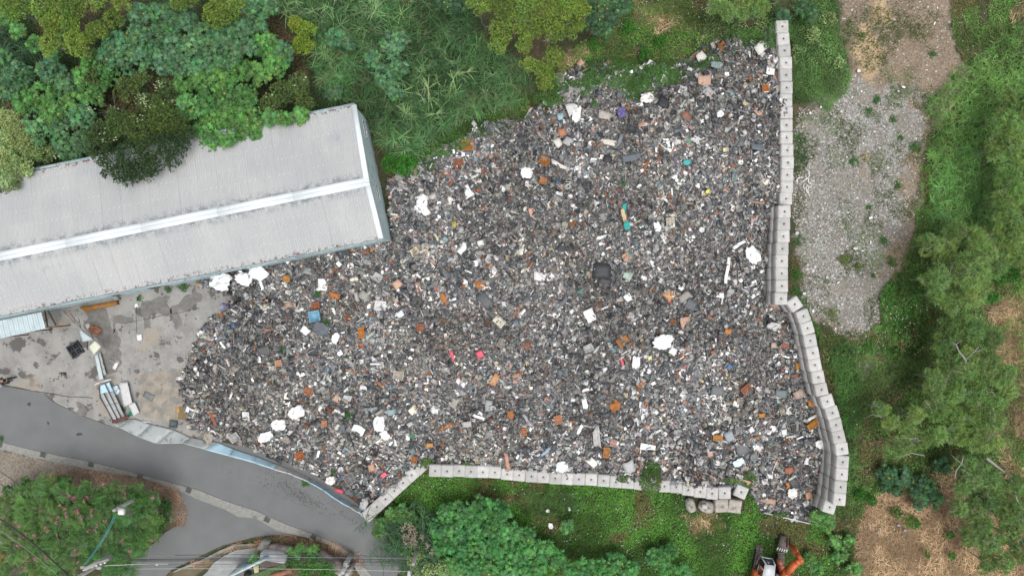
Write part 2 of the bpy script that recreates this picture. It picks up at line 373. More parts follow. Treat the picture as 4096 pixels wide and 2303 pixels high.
gut_top = [Z('z6', x, y) for x, y in ((-160, 400), (0, 435), (300, 510), (700, 590), (1000, 665), (1300, 745), (1500, 800), (1700, 880), (1931, 955))] + \
          [Z('z7', x, y) for x, y in ((200, 1045), (480, 1150), (640, 1220), (760, 1310), (880, 1448), (960, 1560))]
gut_bot = [Z('z6', x, y) for x, y in ((-160, 455), (0, 490), (300, 562), (530, 612), (720, 652), (1050, 702), (1350, 800), (1480, 862), (1700, 945), (1800, 1000), (1931, 1010))] + \
          [Z('z7', x, y) for x, y in ((160, 1105), (400, 1160), (560, 1212), (690, 1300), (790, 1448), (860, 1560))]
north_edge = [(-90, 1522), (0, 1540), (180, 1572), (225, 1614), (330, 1662), (440, 1704), (600, 1725), (850, 1760), (1000, 1790), (1250, 1890), (1400, 1990), (1500, 2070), (1530, 2135), (1580, 2180), (1610, 2230), (1640, 2303), (1680, 2380)]
o = MB().add(*polysheet(wpoly(north_edge + gut_top[::-1]), .008, .05)).build('road', M_road); tag(o, kind='structure')
SIDE = [Z('z6', x, y) for x, y in ((1330, 795), (1405, 900), (1370, 1050), (1250, 1115), (1160, 1200), (1040, 1290), (920, 1448), (860, 1560), (1150, 1560), (1290, 1400), (1500, 1300), (1680, 1215), (1931, 1150))] + \
       [Z('z7', x, y) for x, y in ((150, 1135), (300, 1150), (160, 1095))] + [Z('z6', 1931, 1000), Z('z6', 1800, 990), Z('z6', 1700, 930), Z('z6', 1480, 850)]
o = MB().add(*polysheet(wpoly(SIDE), .004, .05)).build('side_road', M_road); tag(o, kind='structure')
o = MB().add(*polysheet(wpoly(gut_top + gut_bot[::-1]), .045, .09)).build('gutter_kerb', M_gut); tag(o, kind='structure')
# cracks and spilled soil on the paving: flat marks
M_dark = mat('spilled_soil', (.06, .058, .055), var=.2)
mk = MB()
def fleck(cx, cy, n, sx, sy, ang, smin, smax):
    a = math.radians(ang)
    for _ in range(n):
        g = random.gauss(0, 1) * sx; h = random.gauss(0, 1) * sy
        p = W(cx + g * math.cos(a) - h * math.sin(a), cy + g * math.sin(a) + h * math.cos(a)); r = random.uniform(smin, smax)
        k = 5; an = [random.random() * .8 + i * 2 * math.pi / k for i in range(k)]
        pts = [(p.x + math.cos(t) * r * random.uniform(.5, 1.2), p.y + math.sin(t) * r * random.uniform(.5, 1.2), .022) for t in an]
        mk.add([(p.x, p.y, .034)] + pts, [(0, i + 1, (i + 1) % k + 1) for i in range(k)])
def ragged(name, pts, z, m, amp=.25, sd=3):
    P = [Vector((p[0], p[1])) for p in wpoly(pts)]; out = []
    for a, b in zip(P, P[1:] + P[:1]):
        n = max(2, int((b - a).length / .22))
        for k in range(n):
            q = a.lerp(b, k / n); t = (b - a).normalized(); d = (float(fbm(np.array(q.x * 1.6), np.array(q.y * 1.6), sd)) - .5) * 4 * amp; out.append((q.x - t.y * d, q.y + t.x * d))
    return tag(MB().add(*polysheet(out, z)).build(name, m), kind='structure')
M_damp = mat('damp_concrete', (.17, .162, .15), rough=.55, var=.25, scale=2.5)
ragged('damp_patch', [Z('z5', *p) for p in ((640, 890), (800, 880), (850, 1000), (900, 1100), (905, 1300), (880, 1370), (800, 1380), (760, 1300), (800, 1180), (740, 1090), (650, 1020))], .018, M_damp)
ragged('damp_patch', [Z('z5', *p) for p in ((1060, 850), (1180, 800), (1270, 790), (1290, 900), (1230, 930), (1150, 910), (1140, 1030), (1090, 1035), (1090, 930))], .018, M_damp, .2)
ragged('damp_patch', [Z('z5', *p) for p in ((1300, 860), (1400, 790), (1510, 770), (1520, 830), (1430, 880), (1340, 900), (1370, 1000), (1320, 1060), (1290, 960))], .018, M_damp, .2)
ragged('damp_patch', [Z('z5', *p) for p in ((850, 930), (1020, 940), (1010, 990), (880, 990), (870, 1060), (840, 1010))], .018, M_damp, .18)
ragged('mud_film', [Z('z6', *p) for p in ((1000, -60), (1380, -120), (1370, 60), (1440, 100), (1400, 240), (1290, 300), (1080, 250), (1050, 120), (1040, 60))], .017, mat('mud_film', (.31, .275, .225), rough=.7, var=.2, scale=1.5, dirt=(.22, .21, .19), dscale=1.2, dth=.5))
ragged('puddle', [Z('z6', *p) for p in ((1350, 170), (1420, 160), (1425, 220), (1400, 270), (1340, 265))], .022, mat('puddle', (.20, .15, .06), rough=.08, var=.1), .06)
ragged('damp_patch', [Z('z6', *p) for p in ((575, 140), (640, 150), (660, 210), (650, 245), (570, 225), (600, 190))], .018, M_damp, .1)
fleck(*Z('z7', 330, 830), 520, 75, 17, 32, .012, .055)
fleck(*Z('z7', 120, 770), 90, 40, 14, 25, .01, .05)
fleck(*Z('z7', 660, 980), 90, 40, 8, 38, .01, .05)
fleck(*Z('z7', 790, 1080), 60, 8, 12, 30, .01, .06)
fleck(*Z('z6', 1750, 660), 40, 40, 10, 20, .01, .04)
fleck(590, 1450, 200, 110, 90, 0, .01, .05)
fleck(760, 1560, 120, 60, 60, 0, .01, .05)
o = mk.build('spilled_gravel', M_dark); tag(o, 'dark crumbs and grit spilled over the grey road and yard', 'grit', kind='stuff')
# the joint between slab and asphalt, cracks
def crack(name, pts, w, label):
    mb = MB(); P = [W(*p) for p in pts]; fine = []
    for a, b in zip(P, P[1:]):
        for k in range(6): q = a.lerp(b, k / 6); fine.append(Vector((q.x + random.uniform(-.03, .03), q.y + random.uniform(-.03, .03), .02)))
    for a, b in zip(fine, fine[1:]): mb.add(*bar(a, b, w * random.uniform(.6, 1.3), .012))
    return tag(mb.build(name, mat('crack_filling', (.07, .068, .06), var=.3)), kind='structure')
crack('pavement_joint', [(-60, 1530), (0, 1538), (90, 1553), (190, 1572), (280, 1586), (390, 1591)], .06, '')
crack('pavement_crack', [(180, 1578), (200, 1596), (225, 1612)], .03, '')
crack('road_joint', [Z('z7', 915, 1120), Z('z7', 945, 1280), Z('z7', 965, 1448), Z('z7', 975, 1530)], .04, '')
crack('road_joint', [Z('z7', 930, 1120), Z('z7', 955, 1280)], .03, '')
crack('yard_joint', [Z('z5', 930, 995), Z('z5', 1050, 965), Z('z5', 1250, 925), Z('z5', 1560, 865)], .035, '')
crack('yard_joint', [Z('z5', 1030, 860), Z('z5', 1030, 1100)], .03, '')
crack('kerb_joint', [(x, y + 2) for x, y in gut_top[1:-1]], .05, '')
for i, (k, x, y, rz) in enumerate((('z6', 0, 455, -16), ('z6', 328, 532, -14), ('z6', 688, 605, -14), ('z6', 1060, 695, -18), ('z6', 1425, 800, -22), ('z7', 85, 1020, -28), ('z7', 435, 1150, -30), ('z7', 770, 1322, -40))):
    p = W(*Z(k, x, y))
    where = ['at the left edge of the picture', 'second from the left edge', 'above the dry grass verge, third from the left', 'nearest the top of the flowering tree', 'at the mouth of the side road', 'beside the side road fork, sixth from the left', 'above the dry grass, second from the right', 'beside the overhead cables, farthest right'][i]
    g = empty('drain_grate', (p.x, p.y, .06), 'black slotted drain grate in the gutter, ' + where, 'drain grate', 'drain grates along the gutter', math.radians(rz))
    mb = MB(); mb.add(*box(.5, .04, .03, (0, .2, 0))).add(*box(.5, .04, .03, (0, -.2, 0))).add(*box(.04, .36, .03, (.23, 0, 0))).add(*box(.04, .36, .03, (-.23, 0, 0)))
    mb.build('frame', mat('grate_iron', (.19, .19, .18), rough=.6), g)
    mb = MB()
    for k in range(7): mb.add(*box(.025, .36, .02, (-.18 + k * .06, 0, .002)))
    mb.build('bars', mat('grate_iron', (0, 0, 0)), g)
    MB().add(*box(.42, .36, .004, (0, 0, -.01))).build('sump', mat('grate_hole', (.04, .04, .04)), g)

# ------------------------------------------------------------------ warehouse
EV = 4.8; RG = 5.9
A = W(960 * K, 598 * K, EV); B = W(893 * K, 266 * K, EV)
L2 = W(0, 793 * K, EV)
u = (Vector((L2.x - A.x, L2.y - A.y, 0))).normalized()       # along the eaves, westwards
w = Vector((u.y, -u.x, 0))                                    # across, northwards
if w.y < 0: w = -w
WD = (B - A).dot(w)
bld = empty('warehouse', (A.x, A.y, 0), 'long light grey corrugated metal warehouse with white ridge on the left', 'warehouse')
def bl(a, b, z): return u * a + w * b + Vector((0, 0, z))   # warehouse-local
RB = WD * .41; SLN = {'s': math.hypot(RB, RG - EV), 'n': math.hypot(WD - RB, RG - EV)}; slope_len = SLN['s']
def roof_mat(LN):
    m, n, l, b = newmat('roof_sheet_metal')
    geo = n.new('ShaderNodeNewGeometry'); tc = n.new('ShaderNodeTexCoord'); oi = n.new('ShaderNodeObjectInfo')
    def noise(sc, det=6, src=None, ro=.6):
        t = n.new('ShaderNodeTexNoise'); t.inputs['Scale'].default_value = sc; t.inputs['Detail'].default_value = det; t.inputs['Roughness'].default_value = ro
        l.new(src or geo.outputs['Position'], t.inputs['Vector']); return t.outputs[0]
    def mr(src, a, c, d=0., e=1.):
        m_ = n.new('ShaderNodeMapRange'); m_.inputs[1].default_value = a; m_.inputs[2].default_value = c; m_.inputs[3].default_value = d; m_.inputs[4].default_value = e
        l.new(src, m_.inputs[0]); return m_.outputs[0]
    def mul(a, c):
        q = n.new('ShaderNodeMath'); q.operation = 'MULTIPLY'; l.new(a, q.inputs[0]); l.new(c, q.inputs[1]); return q.outputs[0]
    def mix(f, a, c):
        q = n.new('ShaderNodeMix'); q.data_type = 'RGBA'; l.new(f, q.inputs[0])
        for i, s in ((6, a), (7, c)):
            if isinstance(s, tuple): q.inputs[i].default_value = (*[v_ * .78 for v_ in s], 1)
            else: l.new(s, q.inputs[i])
        return q.outputs[2]
    c = mix(mr(noise(.25, 4), .4, .6), (.44, .455, .46), (.50, .505, .50))
    c = mix(mr(oi.outputs['Random'], 0, 1, 0, .3), c, (.40, .41, .42))
    # streaks down each sheet: noise stretched along the slope
    mp = n.new('ShaderNodeMapping'); mp.inputs['Scale'].default_value = (9, .5, 1); l.new(tc.outputs['Object'], mp.inputs['Vector'])
    ad = n.new('ShaderNodeVectorMath'); l.new(mp.outputs[0], ad.inputs[0])
    cx = n.new('ShaderNodeCombineXYZ'); l.new(mr(oi.outputs['Random'], 0, 1, 0, 60), cx.inputs[0]); l.new(cx.outputs[0], ad.inputs[1])
    st = noise(1.0, 5, ad.outputs[0])
    c = mix(mr(st, .5, .75, 0, .35), c, (.33, .34, .345))
    sx = n.new('ShaderNodeSeparateXYZ'); l.new(tc.outputs['Object'], sx.inputs[0])
    # lichen and dirt under the ridge cap, rust along the eaves
    ridge = mr(sx.outputs[1], LN - 1.0, LN - .35); c = mix(mul(mul(ridge, mr(noise(2.2, 8), .42, .6)), mr(st, .3, .5, .5, 1)), c, (.17, .20, .225))
    eave = mr(sx.outputs[1], .42, .06); c = mix(mul(eave, mr(noise(3.5, 8), .53, .58)), c, (.17, .07, .055))
    c = mix(mr(noise(.45, 6), .62, .72, 0, .5), c, (.32, .345, .37))
    l.new(c, b.inputs['Base Color']); b.inputs['Roughness'].default_value = .45; b.inputs['Specular IOR Level'].default_value = .4
    return m
M_roof = {k_: roof_mat(SLN[k_]) for k_ in 'sn'}
PITCH = .19; SHW = PITCH * 4

# one sheet: four trapezoid ribs, running up the slope
prof = []
for k in range(4):
    x0 = k * PITCH; prof += [(x0, 0), (x0 + .105, 0), (x0 + .125, .035), (x0 + .165, .035), (x0 + .185, 0)]
prof.append((SHW - .002, 0)); prof = [prof[0]] + prof[1:]
pv = []; pt = []
npf = len(prof); sheet_me = {}
for key_ in 'sn':
    pv = []; pt = []
    for y in (0, SLN[key_] - .01):
        for x, z in prof: pv.append((x, y, z))
    for i in range(npf - 1): pt += [(i, i + 1, npf + i + 1), (i, npf + i + 1, npf + i)]
    pv = np.array(pv, float); pt = np.array(pt); pv2 = pv - (0, 0, .004)
    sheet_me[key_] = MB().add(np.concatenate([pv, pv2]), np.concatenate([pt, pt[:, ::-1] + len(pv)])).data('roof_sheet'); sheet_me[key_].materials.append(M_roof[key_])
NS = int(34.5 / SHW)
def set_basis(o, org, X, Y, Zv):
    m = Matrix.Identity(4)
    for i in range(3): m[i][0] = X[i]; m[i][1] = Y[i]; m[i][2] = Zv[i]; m[i][3] = org[i]
    o.matrix_local = m
sr = (w * RB + Vector((0, 0, RG - EV))).normalized(); nr = (-w * (WD - RB) + Vector((0, 0, RG - EV))).normalized()
for k in range(NS):
    dz = .004 * (k % 2) + random.uniform(0, .002)
    o = bpy.data.objects.new('roof_sheet', sheet_me['s']); col.objects.link(o); o.parent = bld
    # south slope: x runs east (towards the gable) so that the sheet faces up
    ex = -u; set_basis(o, bl((k + 1) * SHW, random.uniform(-.05, .02), EV + dz), ex, sr, ex.cross(sr))
    o = bpy.data.objects.new('roof_sheet', sheet_me['n']); col.objects.link(o); o.parent = bld
    set_basis(o, bl(k * SHW, WD + random.uniform(-.03, .04), EV + dz), u, nr, u.cross(nr))
M_white = mat('ridge_white_metal', (.80, .86, .88), rough=.4, var=.05, scale=1.0, dirt=(.70, .76, .78), dscale=1.2, dth=.6)
for i in range(6):
    a0, a1 = -.1 + i * 5.9, -.1 + (i + 1) * 5.9 - .01
    mb = MB()
    for s in (-1, 1):
        b0 = RB; b1 = RB + s * .36; z0 = RG + .09; z1 = RG + .09 - .36 * (RG - EV) / (WD / 2) - .01
        if s == 1: mb.add(*hull8([bl(a1, b0, z0 - .02), bl(a0, b0, z0 - .02), bl(a0, b1, z1 - .02), bl(a1, b1, z1 - .02)], [bl(a1, b0, z0), bl(a0, b0, z0), bl(a0, b1, z1), bl(a1, b1, z1)]))
        else: mb.add(*hull8([bl(a0, b0, z0 - .02), bl(a1, b0, z0 - .02), bl(a1, b1, z1 - .02), bl(a0, b1, z1 - .02)], [bl(a0, b0, z0), bl(a1, b0, z0), bl(a1, b1, z1), bl(a0, b1, z1)]))
    mb.build('ridge_cap', M_white, bld)
for s in (0, 1):          # white verge flashing along the gable
    b0, b1 = (0 - .06, RB) if s == 0 else (RB, WD + .06)
    z0, z1 = (EV, RG) if s == 0 else (RG, EV)
    mb = MB().add(*hull8([bl(.28, b0, z0 + .03), bl(-.1, b0, z0 + .03), bl(-.1, b1, z1 + .03), bl(.28, b1, z1 + .03)], [bl(.28, b0, z0 + .075), bl(-.1, b0, z0 + .075), bl(-.1, b1, z1 + .075), bl(.28, b1, z1 + .075)]))
    mb.build('verge_flashing', M_white, bld)
    MB().add(*hull8([bl(-.1, b0, z0 - .2), bl(-.12, b0, z0 - .2), bl(-.12, b1, z1 - .2), bl(-.1, b1, z1 - .2)], [bl(-.1, b0, z0 + .07), bl(-.12, b0, z0 + .07), bl(-.12, b1, z1 + .07), bl(-.1, b1, z1 + .07)])).build('fascia', M_white, bld)
mb = MB()
for a in np.arange(.5, 34, .38):                      # fixing screws with their pale washers, in sloping rows
    for j in range(5):
        for s in (0, 1):
            sl_ = SLN['n' if s else 's']; f = (j + .35 + .25 * math.sin(a * .05 + s)) / 5.2 * sl_ + random.uniform(-.03, .03)
            b = f * ((WD - RB) if s else RB) / sl_; z = EV + f * (RG - EV) / sl_
            if s: b = WD - b
            if random.random() < .8: mb.add(*box(.05, .05, .03, tuple(bl(a, b, z + .045))))
mb.build('roof_screws', mat('washer', (.8, .82, .82), var=.05), bld)['kind'] = 'stuff'
M_wall = mat('blue_wall_sheet', (.58, .72, .75), rough=.45, var=.08, scale=1, dirt=(.33, .42, .44), dscale=1.4, dth=.6)
def clad(p, q, z0, zt0, zt1, out, name='wall_sheet'):
    """one corrugated cladding sheet between two foot points"""
    n = 13; v = []; t = []; d = (q - p)
    for i in range(n):
        f = i / (n - 1); o_ = out * (.025 if i % 4 in (1, 2) else 0)
        a = p + d * f + o_
        v += [(a.x, a.y, z0), (a.x, a.y, zt0 + (zt1 - zt0) * f)]
    for i in range(n - 1): t += [(2 * i, 2 * i + 2, 2 * i + 3), (2 * i, 2 * i + 3, 2 * i + 1)]
    v = np.array(v); n_ = len(v); v2 = v - np.array(tuple(out)) * .01; t = np.array(t)
    return MB().add(np.concatenate([v, v2]), np.concatenate([t, t[:, ::-1] + n_])).build(name, M_wall, bld)
ng = 14
for i in range(ng):
    b0, b1 = WD * i / ng, WD * (i + 1) / ng
    h = lambda b: EV + (RG - EV) * (b / RB if b < RB else (WD - b) / (WD - RB)) - .04
    if i == 7: continue
    clad(bl(.02, b0 + .004, 0), bl(.02, b1 - .004, 0), .05 if i not in (3, 9) else .25, h(b0), h(b1), -u)
i = 7; b0, b1 = WD * i / ng, WD * (i + 1) / ng; clad(bl(.02, b0, 0), bl(.02, b1, 0), .3, h(b0), h(b1), -u)
k = 0
while (k + 1) * SHW < 34.4:
    z0 = .1 if k not in (16, 17, 18, 25, 26, 30) else 1.9
    clad(bl(k * SHW + .004, .1, 0), bl((k + 1) * SHW - .004, .1, 0), z0, EV - .03, EV - .03, -w)
    clad(bl((k + 1) * SHW - .004, WD - .1, 0), bl(k * SHW + .004, WD - .1, 0), .1, EV - .03, EV - .03, w)
    k += 1
# eaves gutters
for side, b in (('s', -.14), ('n', WD + .14)):
    for i in range(5):
        a0, a1 = i * 6.9, i * 6.9 + 6.86
        mb = MB(); z = EV - .12
        mb.add(*bar(bl(a0, b, z), bl(a1, b, z), .16, .02)).add(*bar(bl(a0, b - .08 * (1 if side == 's' else -1), z + .06), bl(a1, b - .08 * (1 if side == 's' else -1), z + .06), .015, .13))
        mb.build('eaves_gutter', mat('gutter_blue', (.45, .56, .58), dirt=(.25, .27, .27), dscale=2, dth=.55), bld)
# gable windows
for (b0, z0, z1) in ((WD * .30, 2.3, 3.1), (WD * .80, 2.4, 3.2)):
    f = MB()
    for (p, q) in ((bl(-.05, b0, z0), bl(-.05, b0 + 1.4, z0)), (bl(-.05, b0, z1), bl(-.05, b0 + 1.4, z1)), (bl(-.05, b0, z0), bl(-.05, b0, z1)), (bl(-.05, b0 + 1.4, z0), bl(-.05, b0 + 1.4, z1)), (bl(-.05, b0 + .7, z0), bl(-.05, b0 + .7, z1))):
        f.add(*bar(p, q, .06))
    fo = f.build('window', mat('window_alu', (.6, .62, .6)), bld)
    for j in (0, 1):
        c0 = b0 + .03 + j * .7
        MB().add(*hull8([bl(-.04, c0, z0), bl(-.03, c0, z0), bl(-.03, c0 + .64, z0), bl(-.04, c0 + .64, z0)], [bl(-.04, c0, z1), bl(-.03, c0, z1), bl(-.03, c0 + .64, z1), bl(-.04, c0 + .64, z1)])).build('pane', mat('dusty_glass', (.20, .22, .22), rough=.3), fo)
# lean-to canopy at the left end, with its posts
cz = 3.2
cp = [W(*Z('z5', x, y), cz) for x, y in ((-180, 1010), (335, 905), (345, 1028), (-180, 1145))]
can = empty('lean_to_canopy', (cp[1].x, cp[1].y, 0), 'pale blue corrugated lean-to roof below the warehouse at the left edge', 'canopy')
def lerp2(a, b, t): return a + (b - a) * t
nC = 14
for i in range(nC):
    t0, t1 = i / nC, (i + 1) / nC - .003
    a, b = lerp2(cp[0], cp[1], t0), lerp2(cp[0], cp[1], t1); c, d = lerp2(cp[3], cp[2], t1), lerp2(cp[3], cp[2], t0)
    n = 9; v = []; tt = []
    for j in range(n):
        f = j / (n - 1); r = .03 if j % 4 in (1, 2) else 0
        p, q = lerp2(a, b, f), lerp2(d, c, f); v += [(p.x, p.y, p.z + .35 + r), (q.x, q.y, q.z + r)]
    for j in range(n - 1): tt += [(2 * j, 2 * j + 1, 2 * j + 3), (2 * j, 2 * j + 3, 2 * j + 2)]
    v = np.array(v); nn = len(v); tt = np.array(tt)
    MB().add(np.concatenate([v, v - (0, 0, .006)]), np.concatenate([tt, tt[:, ::-1] + nn])).build('roof_sheet', mat('canopy_blue', (.47, .57, .60), rough=.45, var=.1, scale=1.2, dirt=(.36, .43, .44), dscale=1.5, dth=.58), can, origin=can.location)
for t in (.35, .7, .98):
    q = lerp2(cp[3], cp[2], t)
    MB().add(*bar((q.x, q.y + .1, 0), (q.x, q.y + .1, cz - .02), .09)).build('post', mat('rusty_steel', (.2, .1, .06), rough=.8, dirt=(.1, .08, .07)), can, origin=can.location)

# ------------------------------------------------------------------ scrap heap
hx = np.arange(-42, 34, .3); hy = np.arange(-30, 25, .3)
HX, HY = np.meshgrid(hx, hy, indexing='ij'); HH = heap_h(HX, HY); hv, hw_ = PXn(HX, HY, HH); ins = inpoly(hv, hw_, HEAP)
HZ = np.where(ins, HH, -.15)
cellin = ins[:-1, :-1] | ins[1:, :-1] | ins[1:, 1:] | ins[:-1, 1:]
idx = np.arange(HX.size).reshape(HX.shape)
a_, b_, c_, d_ = [q[cellin] for q in (idx[:-1, :-1], idx[1:, :-1], idx[1:, 1:], idx[:-1, 1:])]
tris = np.concatenate([np.stack([a_, b_, c_], -1), np.stack([a_, c_, d_], -1)])
used, inv = np.unique(tris, return_inverse=True); tris = inv.reshape(-1, 3)
hvv = np.stack([HX, HY, HZ], -1).reshape(-1, 3)[used]
def heap_mat():
    m, n, l, b = newmat('crushed_scrap_fines')
    geo = n.new('ShaderNodeNewGeometry')
    vo = n.new('ShaderNodeTexVoronoi'); vo.inputs['Scale'].default_value = 14; l.new(geo.outputs['Position'], vo.inputs['Vector'])
    cr = n.new('ShaderNodeValToRGB'); cr.color_ramp.interpolation = 'CONSTANT'
    sep = n.new('ShaderNodeSeparateColor'); l.new(vo.outputs['Color'], sep.inputs[0]); l.new(sep.outputs[0], cr.inputs[0])
    el = cr.color_ramp.elements; el[0].color = (.07, .07, .072, 1); el[1].position = .35; el[1].color = (.13, .13, .13, 1)
    for p, c in ((.6, (.22, .21, .20)), (.8, (.4, .39, .37)), (.92, (.2, .09, .05))): e = el.new(p); e.color = (*c, 1)
    l.new(cr.outputs[0], b.inputs['Base Color']); b.inputs['Roughness'].default_value = .85
    bp = n.new('ShaderNodeBump'); bp.inputs['Distance'].default_value = .05; l.new(vo.outputs['Distance'], bp.inputs['Height']); l.new(bp.outputs[0], b.inputs['Normal'])
    return m
o = MB().add(hvv, tris).build('scrap_heap', heap_mat(), smooth=True)
tag(o, 'broad grey heap of crushed scrap filling the walled yard', 'scrap heap', kind='stuff')

# templates for fragments
def plate(seed, asp=1.0, th=.09):
    r = random.Random(seed); b = []; tp = []
    for (x, y) in ((-.5, -.5), (.5, -.5), (.5, .5), (-.5, .5)):
        x, y = x * r.uniform(.55, 1.1), y * asp * r.uniform(.55, 1.1); k = r.uniform(-.07, .07); b.append((x, y, k - th)); tp.append((x * .96, y * .96, k))
    return hull8(b, tp)
def chip(seed):
    r = random.Random(seed)
    v = [(r.uniform(-.6, -.3), r.uniform(-.4, .4), 0), (r.uniform(-.2, .5), r.uniform(-.6, -.3), 0), (r.uniform(.3, .6), r.uniform(.1, .5), .05), (r.uniform(-.3, .3), r.uniform(.3, .55), 0), (r.uniform(-.2, .2), r.uniform(-.2, .2), r.uniform(.12, .35))]
    return np.array(v), np.array([(0, 1, 4), (1, 2, 4), (2, 3, 4), (3, 0, 4)])
def bent(seed, nx=4, ny=2, asp=.6, curl=.3):
    r = random.Random(seed); c = r.uniform(-curl, curl); s = r.uniform(-.2, .2)
    p, t = grid(nx, ny, lambda u_, v_: (u_ - .5, (v_ - .5) * asp * (1 + s * (u_ - .5) * 3) + np.sin(u_ * 5 + seed) * .06, c * ((u_ - .5) * 2) ** 2 + .03 * np.sin(v_ * 7 + u_ * 9 + seed)))
    return thick(p, t, nx, ny, .05)
def halfpipe(seed, asp=2.2):
    r = random.Random(seed)
    p, t = grid(3, 6, lambda u_, v_: ((u_ - .5) * asp, np.cos(v_ * math.pi) * .35, np.sin(v_ * math.pi) * .3 + .1 * np.sin(u_ * 3 + seed)))
    return p - (0, 0, .1), t[:, ::-1]
def tray(asp=.8, d=.25):
    v = []
    for z, s in ((0, 1), (d, 1), (d, .84), (.06, .8)):
        for x, y in ((-.5, -.5), (.5, -.5), (.5, .5), (-.5, .5)): v.append((x * s, y * s * asp, z))
    t = []
    for k in range(3):
        for i in range(4): a, b = k * 4 + i, k * 4 + (i + 1) % 4; t += [(a, b, b + 4), (a, b + 4, a + 4)]
    t += [(12, 13, 14), (12, 14, 15), (0, 2, 1), (0, 3, 2)]
    return np.array(v, float), np.array(t)
def crumple(seed, n=5, amp=.16, asp=1.0, th=.03, ragged=.25):
    r = np.random.default_rng(seed)
    j = r.uniform(-1, 1, (n, n)); jx = r.uniform(-1, 1, (n, n)) * ragged / n * 1.4; jy = r.uniform(-1, 1, (n, n)) * ragged / n * 1.4
    def f(u_, v_):
        a = (u_ - .5) * 2; b = (v_ - .5) * 2
        x = a * np.sqrt(1 - .35 * b * b) * .5 + jx; y = b * np.sqrt(1 - .35 * a * a) * .5 + jy
        return (x, y * asp, j * amp + .08)
    p, t = grid(n, n, f); return thick(p, t, n, n, th)
PAL = [((.03, .032, .035), 12), ((.06, .065, .07), 19), ((.10, .108, .115), 22), ((.16, .162, .166), 21), ((.175, .167, .155), 14), ((.27, .265, .255), 15), ((.27, .255, .235), 9),
       ((.46, .455, .44), 11), ((.72, .72, .71), 7), ((.22, .085, .03), 1.9), ((.15, .07, .04), 2.6), ((.28, .175, .135), 3.6), ((.15, .21, .23), 2), ((.4, .33, .22), 1.2),
       ((.04, .22, .20), .05), ((.45, .10, .10), .08), ((.08, .15, .28), .07), ((.4, .33, .08), .05), ((.05, .22, .1), .03)]
_pw = np.array([p[1] for p in PAL]); _pw = _pw / _pw.sum(); _pc = np.array([p[0] for p in PAL])
def palcol(n): return np.clip(_pc[rng.choice(len(PAL), n, p=_pw)] * (1 + rng.uniform(-.3, .3, (n, 1))) * (1 + rng.uniform(-.05, .05, (n, 3))), .01, .88)
def heap_pts(n, inset=True):
    x = rng.uniform(-40, 33, n * 3); y = rng.uniform(-30, 25, n * 3); z = heap_h(x, y); a, b = PXn(x, y, z)
    k = inpoly(a, b, HEAP); x, y, z = x[k][:n], y[k][:n], z[k][:n]; return x, y, z
def frag(mb, tpls, n, smin, smax, pw=2.0, tilt=.5, lift=.12, aspect=None):
    x, y, z = heap_pts(n); n = len(x)
    fine = fbm(x * .25, y * .25, 77, 3)
    s = (smin + (smax - smin) * rng.random(n) ** pw) * (.55 + .9 * fine)
    sx = np.stack([s, s * rng.uniform(.45, 1.1, n), s], -1)
    if aspect: sx[:, 1] = s * aspect; 
    pos = np.stack([x, y, z + rng.uniform(-.02, lift, n)], -1)
    R = rotm(rng.normal(0, tilt, n) * .7, rng.normal(0, tilt, n) * .7, rng.uniform(0, 6.283, n))
    c = palcol(n) * (.75 + .5 * smooth01((fbm(x * .3, y * .3, 78, 4) - .3) * 2.5))[:, None]
    br_ = smooth01((fbm(x * .22, y * .22, 79, 4) - .5) * 5)[:, None]; c = c * (1 - br_ * np.array([0, .02, .07])); w_ = rng.integers(0, len(tpls), n)
    for i, t in enumerate(tpls):
        k = w_ == i; scatter(mb, t, pos[k], R[k], sx[k], c[k])
M_frag = matv('scrap_pieces', rough=.6, spec=.35, var=.22, scale=9)
fr = MB()
frag(fr, [chip(i) for i in range(8)], 90000, .06, .19, 1.6, .4, .10)
frag(fr, [plate(i) for i in range(8)] + [plate(20 + i, .35) for i in range(4)], 34000, .13, .52, 2.2, .38, .22)
frag(fr, [bent(i) for i in range(5)], 8000, .24, .6, 1.8, .35, .25)
frag(fr, [crumple(i) for i in range(6)], 3500, .22, .55, 1.8, .3, .2)
frag(fr, [halfpipe(i) for i in range(3)], 2500, .1, .35, 1.5, .3, .2)
frag(fr, [tray()], 1500, .25, .55, 1.5, .4, .2)
frag(fr, [plate(40 + i, .12, .05) for i in range(3)], 14000, .25, .95, 2.2, .3, .25)
tag(fr.build('scrap_fragments', M_frag), 'crushed grey, white and rusty fragments too many to count over the heap', 'scrap', kind='stuff')

